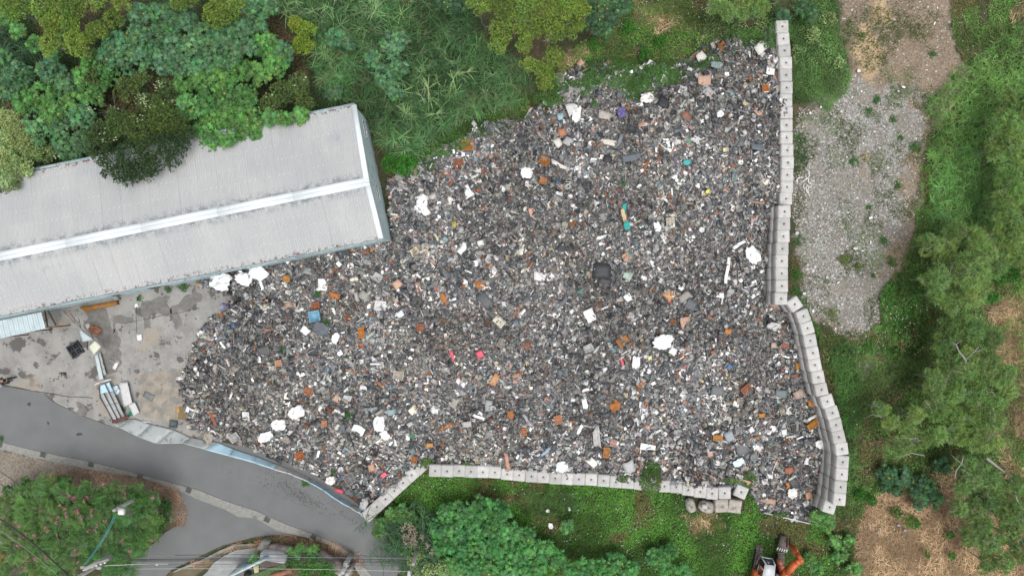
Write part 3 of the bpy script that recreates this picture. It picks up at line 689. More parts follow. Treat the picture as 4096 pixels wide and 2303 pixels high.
# ------------------------------------------------------------------ concrete wall blocks
M_blk = mat('block_concrete', (.54, .53, .51), rough=.85, var=.12, scale=2.0, dirt=(.37, .355, .33), dscale=2.6, dth=.6, bump=.25, bscale=25)
M_blk_old = mat('old_block_concrete', (.42, .39, .35), rough=.95, var=.25, scale=4.0, dirt=(.22, .20, .17), dscale=3.5, dth=.55, bump=.6, bscale=12)
def block_mesh(seed, s=1.0):
    r = random.Random(seed); c = .045; h = .5 * s - .008; v = []
    for z, q in ((-h, h - .01), (h - c, h), (h, h - c)):
        for x, y in ((-1, -1), (1, -1), (1, 1), (-1, 1)):
            # cut the upright corners a little too
            for dx, dy in (((0, c), (c, 0)) if x * y > 0 else ((c, 0), (0, c))):
                v.append((x * (q - dx) + r.uniform(-.006, .006), y * (q - dy) + r.uniform(-.006, .006), z + r.uniform(-.004, .004)))
    t = []
    for k in range(2):
        for i in range(8): a, b = k * 8 + i, k * 8 + (i + 1) % 8; t += [(a, b, b + 8), (a, b + 8, a + 8)]
    # top with a round socket
    o = 16; n = 8; ring = []
    v2 = [(math.cos(i * math.pi / 4 - 2.6) * .095, math.sin(i * math.pi / 4 - 2.6) * .095, h) for i in range(8)]
    v3 = [(x * .8, y * .8, h - .06) for x, y, _ in v2]
    # order the ring by angle, same as the outer ring
    outer = sorted(range(8), key=lambda i: math.atan2(v[16 + i][1], v[16 + i][0]))
    inner = sorted(range(8), key=lambda i: math.atan2(v2[i][1], v2[i][0]))
    for i in range(8):
        a, b = 16 + outer[i], 16 + outer[(i + 1) % 8]; c_, d_ = 24 + inner[i], 24 + inner[(i + 1) % 8]
        t += [(a, b, d_), (a, d_, c_), (c_, d_, d_ + 8), (c_, d_ + 8, c_ + 8)]
    for i in range(1, 7): t.append((32 + inner[0], 32 + inner[i], 32 + inner[i + 1]))
    for i in range(1, 7): t.append((0, i + 1, i))
    return MB().add(v + v2 + v3, t)
_n = M_blk.node_tree.nodes; _l = M_blk.node_tree.links; _b = _n['Principled BSDF']; _src = _b.inputs['Base Color'].links[0].from_socket
_oi = _n.new('ShaderNodeObjectInfo'); _mr = _n.new('ShaderNodeMapRange'); _mr.inputs[3].default_value = .80; _mr.inputs[4].default_value = 1.06; _l.new(_oi.outputs['Random'], _mr.inputs[0])
_sc = _n.new('ShaderNodeVectorMath'); _sc.operation = 'SCALE'; _l.new(_src, _sc.inputs[0]); _l.new(_mr.outputs[0], _sc.inputs['Scale']); _l.new(_sc.outputs[0], _b.inputs['Base Color'])
BM = []
for i in range(5):
    me = block_mesh(i).data('concrete_block'); me.materials.append(M_blk); BM.append(me)
lv, lt = tube([(-.05, 0, -.05), (-.045, 0, .02), (0, 0, .05), (.045, 0, .02), (.05, 0, -.05)], .012, 5)
loop_me = MB().add(lv, lt).data('lifting_loop'); loop_me.materials.append(mat('loop_steel', (.09, .075, .065), rough=.6))
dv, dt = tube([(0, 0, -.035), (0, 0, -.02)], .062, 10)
sock_me = MB().add(dv, dt).data('socket'); sock_me.materials.append(mat('socket_painted_shade', (.11, .105, .10)))  # dark disc colour stands in for the shade inside the lifting recess
def block(x, y, z, rz, label, group, tilt=(0, 0), top=True, me=None, s=1.0):
    o = bpy.data.objects.new('concrete_block', me or random.choice(BM)); col.objects.link(o)
    o.location = (x, y, z); o.rotation_euler = (tilt[0], tilt[1], rz + random.uniform(-.012, .012)); o.scale = (s, s, s)
    tag(o, label, 'concrete block', group)
    if top:
        for n_, m_ in (('socket', sock_me), ('lifting_loop', loop_me)):
            c = bpy.data.objects.new(n_, m_); col.objects.link(c); c.parent = o; c.location = (0, 0, .5)
            if n_ == 'lifting_loop': c.rotation_euler = (0, 0, random.uniform(0, 3))
    return o
ORD = ['first', 'second', 'third', 'fourth', 'fifth', 'sixth', 'seventh', 'eighth', 'ninth', 'tenth', 'eleventh', 'twelfth', 'thirteenth', 'fourteenth', 'fifteenth', 'sixteenth',
       'seventeenth', 'eighteenth', 'nineteenth', 'twentieth', 'twenty-first', 'twenty-second', 'twenty-third', 'twenty-fourth', 'twenty-fifth', 'twenty-sixth', 'twenty-seventh', 'twenty-eighth', 'twenty-ninth', 'thirtieth']
EU = [Z('z4', x, y) for x, y in ((110, 200), (118, 292), (126, 381), (137, 473), (137, 565), (142, 661), (139, 754), (142, 848), (141, 944), (142, 1039), (147, 1132), (151, 1226), (147, 1319), (145, 1410))] + [Z('zR', 138, 50)]
EL = [Z('zR', x, y) for x, y in ((126, 147), (122, 240), (118, 333), (110, 427), (106, 520), (105, 613), (106, 708), (100, 804))]
EB = [(Z('zR', 203, 846), -35), (Z('zR', 269, 936), -20), (Z('zR', 299, 1026), -17), (Z('zR', 320, 1120), -11), (Z('zR', 340, 1213), -12), (Z('zR', 356, 1303), -11), (Z('zR', 380, 1395), -11)] + \
     [(Z('z9', 405, 42), -13), (Z('z9', 450, 131), -18), (Z('z9', 488, 218), -17), (Z('z9', 514, 309), -12), (Z('z9', 536, 400), -13), (Z('z9', 559, 490), -8), (Z('z9', 565, 589), 3), (Z('z9', 559, 682), 3), (Z('z9', 549, 777), 3), (Z('z9', 542, 871), 6)]
def course_name(k, n): return 'on the top course' if k == n else (['bottom', 'second lowest', 'third lowest', 'fourth lowest'][k] + ' course')
def wall(pts, tops, rots, wallname, frm, group, jitter=.0):
    for i, (p, tp, rr) in enumerate(zip(pts, tops, rots)):
        q = W(p[0], p[1], tp); n = int(round(tp))
        for k in range(n):
            z = tp - .5 - k
            which = 'top course' if k == 0 else ['top course', 'second course from top', 'third course from top', 'bottom course'][k]
            if k == n - 1 and k > 0: which = 'bottom course'
            lab = f'{wallname} concrete block, {ORD[i]} from {frm}, {which}'
            dx = (random.uniform(.05, .12) if k else 0); 
            block(q.x - dx * math.copysign(1, q.x) * (k > 0), q.y, z, math.radians(rr) + random.uniform(-.01, .01) + (random.uniform(-.04, .04) if k else 0), lab, group, top=(k == 0))
wall(EU, [3.0] * len(EU), [3, 3, 2, 1, 1, 0, 0, 0, 0, -1, -1, 0, 0, 0, 1], 'upper right wall', 'the top end', 'blocks of the upper right wall')
wall(EL, [4.0] * len(EL), [1] * len(EL), 'middle right wall', 'the top end', 'blocks of the middle right wall')
wall([p for p, _ in EB], [4.0] * len(EB), [-r for _, r in EB], 'curved right wall', 'its top end', 'blocks of the curved right wall')
q = W(*Z('z9', 466, 930), 3.0)
for k in range(3): block(q.x, q.y, 2.5 - k, math.radians(-17), ['grey concrete block set lower at the bottom end of the curved right wall', 'concrete block right under the low end block of the curved right wall', 'lowest concrete block under the low end block of the curved right wall'][k], 'end blocks of the curved wall', top=(k == 0))
SWp = [Z('z7', x, y) for x, y in ((847, 988), (911, 927), (976, 868), (1042, 806), (1108, 746), (1174, 686), (1240, 628))]
wall(SWp, [1.0] * 7, [43] * 7, 'short slanting wall', 'its road end', 'blocks of the short slanting wall')
SP = [Z('z7', x, y) for x, y in ((1350, 655), (1441, 658), (1531, 656), (1621, 662), (1711, 664), (1802, 667), (1894, 680))] + \
     [Z('z8', x, y) for x, y in ((54, 688), (146, 697), (236, 702), (326, 711), (416, 715), (505, 718), (598, 721), (692, 730), (784, 739), (875, 744), (966, 755), (1057, 763), (1149, 772), (1240, 778), (1331, 798), (1421, 813), (1511, 826), (1606, 823))]
wall(SP, [2.0] * len(SP), [-2, -2, -1, -3, -3, -3, -4, -4, -3, -2, -2, -4, -3, -3, -3, -3, -2, -3, -3, -2, -3, -5, -5, -4, 2], 'long lower wall', 'the left end', 'blocks of the long lower wall')
q = W(*Z('z8', 1735, 815), 1.95); block(q.x, q.y, 1.42, math.radians(-22), 'tilted grey concrete block standing loose past the right end of the long lower wall', 'loose blocks below the lower wall', tilt=(.06, -.1))
block(q.x + .05, q.y + .1, .47, math.radians(-10), 'concrete block under the tilted loose one', 'loose blocks below the lower wall', top=False)
oldm = block_mesh(11, 1.04).data('concrete_block'); oldm.materials.append(M_blk_old)
for (x, y, rz, lab, tz) in ((1583, 920, 2, 'weathered square concrete block, left of the two side by side below the lower wall', 1.1), (1683, 925, -8, 'weathered concrete block, rightmost of the old row below the lower wall', 1.12)):
    q = W(*Z('z8', x, y), tz); block(q.x, q.y, .56, math.radians(rz), lab, 'loose blocks below the lower wall', top=False, me=oldm, s=1.05, tilt=(.0, .03))
def lump(name, px, py, r, h, c, label, cat='boulder', seed=1, m=None, grp=None, zb=0, sq=1.0, rz=0):
    rr = np.random.default_rng(seed); q = W(px, py, h * .6 + zb)
    def f(u_, v_):
        a = u_ * 2 * math.pi; b = (v_ - .0) * math.pi
        k = 1 + .22 * (fbm(np.cos(a) * 1.5 + 5 + seed, np.sin(a) * 1.5 + np.cos(b) * 1.3 + 7, seed) - .5) * 2
        x = np.sin(b) * np.cos(a); y = np.sin(b) * np.sin(a); z = np.cos(b)
        return (np.sign(x) * np.abs(x) ** .7 * r * k, np.sign(y) * np.abs(y) ** .7 * r * k * sq, h * .5 + np.sign(z) * np.abs(z) ** .8 * h * .5 * k)
    p, t = grid(17, 9, f); R = rotm(np.array(0.), np.array(0.), np.array(float(rz))); p = p @ R.T
    o = MB().add(p + np.array((q.x, q.y, zb)), t, c).build(name, m or M_blk_old, origin=(q.x, q.y, zb)); return tag(o, label, cat, grp)
lump('broken_concrete', *Z('z8', 1465, 925), .68, .8, (.4, .4, .4), 'rough broken grey concrete lump with a small cube on it, below the lower wall', 'concrete lump', 3, sq=.75, rz=-.3)
q = W(*Z('z8', 1450, 920), .95); o = MB().add(*box(.42, .34, .3, (q.x, q.y, .93))).build('concrete_cube', M_blk, origin=(q.x, q.y, .93)); tag(o, 'small pale concrete cube lying on the rough broken concrete lump', 'concrete cube')
lump('broken_concrete', *Z('z8', 1345, 915), .40, 1.0, (.4, .4, .4), 'whitish worn concrete lump with a hollow, left end of the row below the lower wall', 'concrete lump', 5, sq=1.5, rz=.1)
# the white rail by the lower right corner
a, b = W(*Z('z9', -30, 970), .5), W(*Z('z9', 318, 1052), .5)
r = empty('crash_rail', (a.x, a.y, 0), 'thin white rail with a grey plate under it below the right end of the scrap', 'rail')
MB().add(*bar(a, b, .09, .09)).build('rail', mat('rail_white', (.62, .62, .6), var=.15, dirt=(.3, .3, .28)), r, origin=r.location)
for t in (.02, .35, .7, .97): c = a.lerp(b, t); MB().add(*bar((c.x, c.y, 0), (c.x, c.y, .46), .06)).build('post', mat('rusty_steel', (.2, .1, .06)), r, origin=r.location)
c, d = a.lerp(b, .72), a.lerp(b, .98); MB().add(*hull8([c + Vector((0, .0, -.12)), d + Vector((0, 0, -.12)), d + Vector((0, .35, -.4)), c + Vector((0, .45, -.4))], [c + Vector((0, .0, -.09)), d + Vector((0, 0, -.09)), d + Vector((0, .35, -.37)), c + Vector((0, .45, -.37))])).build('plate', mat('grey_plate', (.12, .13, .13)), r, origin=r.location)
# ------------------------------------------------------------------ leaning corrugated fence along the road
fence = empty('corrugated_fence', tuple(W(820, 1790)), 'long bent corrugated metal fence leaning over the road, grey then pale blue', 'fence')
M_fg = mat('fence_galvanised', (.40, .43, .43), rough=.5, var=.12, scale=1.2, dirt=(.25, .265, .26), dscale=2, dth=.55)
M_fb = mat('fence_blue', (.46, .66, .77), rough=.5, var=.1, scale=1.2, dirt=(.42, .5, .53), dscale=2, dth=.6)
M_fw = mat('fence_white', (.60, .61, .60), rough=.5, var=.1, scale=1.2, dirt=(.34, .34, .33), dscale=2, dth=.55)
def leansheet(b0, b1, t1, t0, m, nrib=6, name='fence_sheet', parent=None, org=None, amp=.03, wave=.0, alongribs=True):
    """sheet between foot line b0-b1 and top line t0-t1; ribs run along the fence"""
    b0, b1, t1, t0 = [Vector(x) for x in (b0, b1, t1, t0)]
    n = nrib * 2 + 1; m_ = 5; nrm = (b1 - b0).cross(t0 - b0).normalized()
    if nrm.z < 0: nrm = -nrm
    pts = []
    sd_ = random.random() * 9
    for i in range(n):
        f = i / (n - 1)
        for j in range(m_):
            g = j / (m_ - 1); p = (b0.lerp(b1, g)).lerp(t0.lerp(t1, g), f) + nrm * (amp * (i % 2) + wave * math.sin(g * 5 + sd_ + f * 2))
            pts.append(tuple(p))
    idx = np.arange(n * m_).reshape(n, m_); a = idx[:-1, :-1].ravel(); b = idx[1:, :-1].ravel(); c = idx[1:, 1:].ravel(); d = idx[:-1, 1:].ravel()
    t = np.concatenate([np.stack([a, b, c], -1), np.stack([a, c, d], -1)]); v, t = thick(np.array(pts), t, n, m_, .012)
    return MB().add(v, t).build(name, m, parent, origin=(org or (parent.location if parent else (0, 0, 0))))
FT = [('z6', 905, 275), ('z6', 1010, 262), ('z6', 1140, 305), ('z6', 1310, 345), ('z6', 1440, 405), ('z6', 1640, 442), ('z6', 1760, 490), ('z6', 1931, 548), ('z7', 160, 608), ('z7', 290, 660), ('z7', 410, 718), ('z7', 520, 785), ('z7', 640, 865), ('z7', 720, 905), ('z7', 790, 938), ('z7', 830, 962)]
FB = [('z6', 855, 300), ('z6', 890, 325), ('z6', 1040, 400), ('z6', 1180, 452), ('z6', 1380, 448), ('z6', 1545, 495), ('z6', 1730, 545), ('z6', 1931, 600), ('z7', 130, 645), ('z7', 265, 685), ('z7', 395, 742), ('z7', 500, 800), ('z7', 620, 885), ('z7', 700, 930), ('z7', 762, 968), ('z7', 800, 985)]
FH = [.6, .6, .6, .6, .6, .65, .7, .75, .75, .7, .7, .7, .7, .7, .65, .6]
for i in range(len(FT) - 1):
    m = M_fg if i < 5 else (M_fb if i < 8 else (M_fw if i < 10 else M_fb))
    if i == 13: m = M_fg
    leansheet(W(*Z(*FT[i]), .12), W(*Z(*FT[i + 1]), .12), W(*Z(*FB[i + 1]), FH[i + 1]), W(*Z(*FB[i]), FH[i]), m, 5 if i < 6 else 3, parent=fence, amp=.055, wave=.02)
for i in range(0, len(FT), 2):
    MB().add(*bar(W(*Z(*FT[i]), .0), W(*Z(*FB[i]), FH[i] - .03), .05)).build('post', mat('rusty_steel', (.2, .1, .06)), fence, origin=fence.location)

# ------------------------------------------------------------------ collapsed gate and sheets in the yard
def R3(x, y): return (380 + x / 2.897, 1220 + y / 2.897)
def sheet_thing(pts, z, m, label, cat='metal sheet', nr=5, zs=None, grp=None, name='metal_sheet'):
    P = [W(*p, zz) for p, zz in zip(pts, zs or [z] * 4)]
    o = leansheet(P[0], P[1], P[2], P[3], m, nr, name=name, org=tuple(P[0])); return tag(o, label, cat, grp)
g = empty('fallen_gate', tuple(W(*R3(180, 1100))), 'fallen corrugated gate with three brown rails beside the white sheets', 'gate')
for i in range(3):
    f0, f1 = i / 3, (i + 1) / 3 - .005
    L0, L1 = (45, 940), (205, 1345); Rr0, Rr1 = (150, 895), (345, 1290)
    def q(f, s): 
        mid = [(45, 940), (60, 1080), (205, 1345)] if s == 0 else [(165, 890), (235, 1050), (345, 1290)]
        k = f * 2; j = min(int(k), 1); k -= j; return (mid[j][0] + (mid[j + 1][0] - mid[j][0]) * k, mid[j][1] + (mid[j + 1][1] - mid[j][1]) * k)
    leansheet(W(*R3(*q(f0, 0)), .5), W(*R3(*q(f0, 1)), .42), W(*R3(*q(f1, 1)), .42), W(*R3(*q(f1, 0)), .5), M_fg if i else M_fb, 7, parent=g, name='gate_sheet')
M_rust = mat('rusty_steel', (.2, .1, .06), rough=.8, dirt=(.1, .08, .07))
for a, b in (((60, 1070), (215, 1350)), ((100, 1020), (260, 1325)), ((115, 910), (300, 1300)), ((45, 930), (60, 1080))):
    MB().add(*bar(W(*R3(*a), .6), W(*R3(*b), .55), .06)).build('rail', mat('brown_rail', (.13, .09, .08)), g, origin=g.location)
M_pw = mat('pale_white_sheet', (.60, .60, .60), rough=.5, var=.1, dirt=(.42, .41, .40), dscale=3, dth=.55)
sheet_thing([R3(275, 900), R3(375, 888), R3(432, 1130), R3(335, 1180)], .35, M_pw, 'long white corrugated sheet lying right of the fallen gate', nr=4)
sheet_thing([R3(385, 1150), R3(462, 1122), R3(512, 1238), R3(447, 1285)], .30, M_pw, 'short white corrugated sheet below the long white one by the fence corner', nr=3)
sheet_thing([R3(-5, 570), R3(32, 562), R3(100, 862), R3(50, 876)], .45, mat('pale_blue_sheet', (.50, .57, .59), rough=.5, var=.08), 'narrow pale blue corrugated sheet above the white beam of the gate', nr=3)
sheet_thing([R3(30, 548), R3(60, 545), R3(132, 805), R3(95, 812)], .3, M_fg, 'narrow grey corrugated sheet just right of the pale blue narrow sheet', nr=3)
sheet_thing([Z('z5', 668, 1168), Z('z5', 716, 1120), Z('z5', 764, 1165), Z('z5', 706, 1226)], 1.6, mat('cream_sheet', (.62, .64, .52), rough=.5, var=.06), 'cream ribbed sheet standing out right of the black pallet', nr=5, zs=[1.6, 1.7, 1.5, 1.5])
sheet_thing([Z('z5', 597, 1040), Z('z5', 640, 1050), Z('z5', 712, 1112), Z('z5', 622, 1130)], 1.4, mat('pale_blue_sheet', (.5, .57, .59)), 'bent grey blue sheet hanging on the leaning pole, above the cream one', nr=3, zs=[1.6, 1.7, 1.5, 1.2])
def beam(pts, w_, zz, m, label, name='steel_beam', cat='beam'):
    P = [W(*p, z_) for p, z_ in zip(pts, zz)]; mb = MB()
    for a, b in zip(P, P[1:]): mb.add(*bar(a, b, w_))
    return tag(mb.build(name, m, origin=tuple(P[0])), label, cat)
beam([R3(205, 1355), R3(392, 1288)], .2, (.62, .62), mat('red_beam', (.17, .06, .045), dirt=(.1, .05, .04)), 'rusty red beam across the lower end of the fallen gate')
beam([R3(-5, 925), R3(60, 890), R3(190, 858)], .14, (.5, .55, .6), M_pw, 'white beam with rust notches across the top of the fallen gate')
beam([R3(165, 628), R3(230, 660), R3(292, 672)], .06, (.1, .1, .1), M_fg, 'short thin grey rod lying on the damp concrete right of the sheets')
beam([Z('z5', 462, 895), Z('z5', 560, 985), Z('z5', 640, 1060), Z('z5', 722, 1125)], .09, (3.0, 2.4, 1.9, 1.4), mat('steel_pole', (.3, .29, .27), dirt=(.17, .13, .1)), 'long grey pole leaning from the warehouse wall to the cream sheet', 'leaning_pole', 'pole')
beam([Z('z5', 572, 893), Z('z5', 608, 1022)], .07, (2.8, 2.0), mat('steel_pole', (.3, .3, .3)), 'short grey pole at the right side of the rusty grille', 'leaning_pole', 'pole')
beam([Z('z5', 672, 1040), Z('z5', 705, 1108)], .05, (1.2, 1.2), mat('steel_pole', (.3, .3, .3)), 'thin grey rod just above the cream sheet', 'leaning_pole', 'pole')
beam([Z('z5', 660, 1130), Z('z5', 658, 1190)], .05, (.9, .2), mat('dark_pole', (.05, .05, .05)), 'thin dark rod between the pallet and the cream sheet', 'leaning_pole', 'pole')
beam([Z('z5', 338, 895), Z('z5', 360, 1020)], .08, (3.0, 1.0), mat('dark_pole', (.05, .05, .05)), 'dark pole at the right end of the lean-to roof', 'leaning_pole', 'pole')
beam([Z('z5', 362, 895), Z('z5', 395, 955), Z('z5', 420, 1000)], .1, (2.5, 1.2, .3), mat('brown_rail', (.13, .09, .08)), 'brown bent beam leaning right of the lean-to roof', 'leaning_pole', 'pole')
# rusty grille
gr_ = [W(*Z('z5', x, y), z_) for x, y, z_ in ((480, 900, 2.4), (562, 885, 2.4), (600, 975, 1.6), (545, 975, 1.7))]
gg = empty('rusty_grille', (gr_[0].x, gr_[0].y, 0), 'rusty barred grille leaning by the warehouse wall left of the orange steel plate', 'grille')
for i in range(7):
    f = i / 6; MB().add(*bar(gr_[0].lerp(gr_[3], f), gr_[1].lerp(gr_[2], f), .03)).build('bar', M_rust, gg, origin=gg.location)
for i in range(3):
    f = i / 2; MB().add(*bar(gr_[0].lerp(gr_[1], f), gr_[3].lerp(gr_[2], f), .04)).build('bar', M_rust, gg, origin=gg.location)
# orange plate beam
P = [W(*Z('z5', x, y), .5) for x, y in ((598, 868), (868, 822), (880, 848), (640, 902))]
o = MB().add(*hull8([(p.x, p.y, .1) for p in P[::-1]], [(p.x, p.y, .5) for p in P[::-1]])).build('orange_trough', mat('orange_steel', (.38, .16, .02), rough=.7, var=.2, dirt=(.22, .12, .07), dscale=1.6, dth=.5), origin=(P[0].x, P[0].y, 0)); tag(o, 'long rusty orange steel trough lying along the warehouse wall', 'steel trough')
P = [W(*Z('z5', x, y), .25) for x, y in ((590, 850), (880, 790), (905, 805), (875, 822), (600, 868))]
o = MB().add(*polysheet([(p.x, p.y) for p in P], .25, .25)).build('concrete_step', M_gut); tag(o, kind='structure')
# black pallet
c = W(*Z('z5', 565, 1188), .15)
p_ = empty('plastic_pallet', (c.x, c.y, 0), 'black square plastic pallet lying on the concrete yard', 'pallet', rz=math.radians(32))
M_blackp = mat('black_plastic', (.035, .04, .048), rough=.5, var=.25)
for x in (-.5, 0, .5):
    MB().add(*box(.14, 1.15, .06, (x, 0, .13))).build('slat', M_blackp, p_); MB().add(*box(1.15, .14, .06, (0, x, .13))).build('slat', M_blackp, p_).location = (0, 0, .004)
for x in (-.5, 0, .5):
    for y in (-.5, 0, .5): MB().add(*box(.16, .16, .12, (x, y, .06))).build('foot', M_blackp, p_)
mb = MB()
for x in (-.25, .25):
    for y in (-.25, .25):
        mb.add(*box(.30, .03, .04, (x, y, .12))).add(*box(.03, .30, .04, (x, y, .122))); mb.add(*tube([(x, y, .1), (x, y, .14)], .09, 8))
mb.build('mesh_panel', M_blackp, p_)
MB().add(*box(1.1, 1.1, .015, (0, 0, .03))).build('base_panel', mat('black_plastic_d', (.02, .022, .026)), p_)

# ------------------------------------------------------------------ single pieces of scrap and rubbish
M_piece = matv('single_pieces', rough=.55, spec=.35, var=.16, scale=7)
CRU = [crumple(100 + i, 8, .10, 1, .02, .5) for i in range(6)]
CRUF = [crumple(200 + i, 8, .05, 1, .02, .35) for i in range(4)]
def panel_tpl(i, asp=.8):
    r = random.Random(i); nx, ny = 5, 4; c = r.uniform(-.12, .12); d = r.uniform(-.3, .3); e = r.uniform(-.2, .2)
    p, t = grid(nx, ny, lambda a, b: ((a - .5) * (1 + d * (b - .5)), (b - .5) * asp * (1 + e * (a - .5)) + .03 * np.sin(a * 8 + i), c * (a - .5) ** 2 * 4 + .02 * np.sin(b * 9)))
    return thick(p, t, nx, ny, .04)
def disc_tpl():
    v = [(0, 0, .12)]; t = []
    for k, (r_, z_) in enumerate(((.25, .12), (.3, .2), (.46, .2), (.5, 0))):
        for i in range(12): a = i * math.pi / 6; v.append((r_ * math.cos(a), r_ * math.sin(a), z_))
    for i in range(12):
        j = (i + 1) % 12; t.append((0, 1 + i, 1 + j))
        for k in range(3): a, b = 1 + k * 12 + i, 1 + k * 12 + j; t += [(a, a + 12, b + 12), (a, b + 12, b)]
    return np.array(v), np.array(t)
def ribtray():
    v, t = tray(.85, .2); mb = MB().add(v, t)
    for x in (-.2, 0, .2): mb.add(*box(.03, .66, .05, (x, 0, .1)))
    for y in (-.15, .15): mb.add(*box(.78, .03, .05, (0, y, .1)))
    return np.concatenate(mb.v), np.concatenate(mb.t)
TPL = dict(sheet=lambda i: CRU[i % 6], cloth=lambda i: CRUF[i % 4], panel=lambda i: panel_tpl(i), strip=lambda i: panel_tpl(i, .22), tray=lambda i: ribtray(), disc=lambda i: disc_tpl(),
           pipe=lambda i: halfpipe(i, 2.6), basin=lambda i: tray(.95, .35), shell=lambda i: bent(i, 7, 5, .8, .35), bag=lambda i: crumple(300 + i, 9, .22, 1, .05, .4))
used_pts = []
NAMEOF = dict(sheet='torn_sheet', cloth='cloth', panel='plastic_offcut', strip='plastic_strip', tray='ribbed_tray', disc='round_cover', pipe='pipe_half', basin='basin', shell='curved_shell', bag='plastic_bag')
def piece(kind, px, py, sx, sy, c, ang, label, cat, heap=True, i=None, grp=None, dz=.16, tilt=.12, name=None):
    """sx, sy in close-up pixels"""
    sx *= .56; sy *= .56
    i = i if i is not None else int(px * 7 + py * 13) % 97
    if heap: p = onheap(px, py, dz)
    else: p = W(px, py, dz)
    m = (HC - p.z) / FPX; tv, tt = TPL[kind](i)
    R = rotm(np.array(random.uniform(-tilt, tilt)), np.array(random.uniform(-tilt, tilt)), np.array(math.radians(ang)))
    v = (tv * np.array((sx * m, sy * m / {'strip': .22, 'panel': .8, 'tray': .85, 'shell': .8, 'basin': .95}.get(kind, 1), min(sx, sy) * m))) @ R.T
    o = MB().add(v, tt, [q * (.85 if q > .3 else .9) for q in c]).build(name or NAMEOF[kind], M_piece)
    o.location = p; tag(o, label, cat, grp); used_pts.append((p.x, p.y, label)); return o
WH = (.82, .83, .82); OR = (.42, .15, .03); RU = (.28, .10, .045); DK = (.035, .038, .042); SL = (.10, .115, .13); GY = (.24, .245, .245); PA = (.5, .49, .46); PK = (.65, .09, .13)
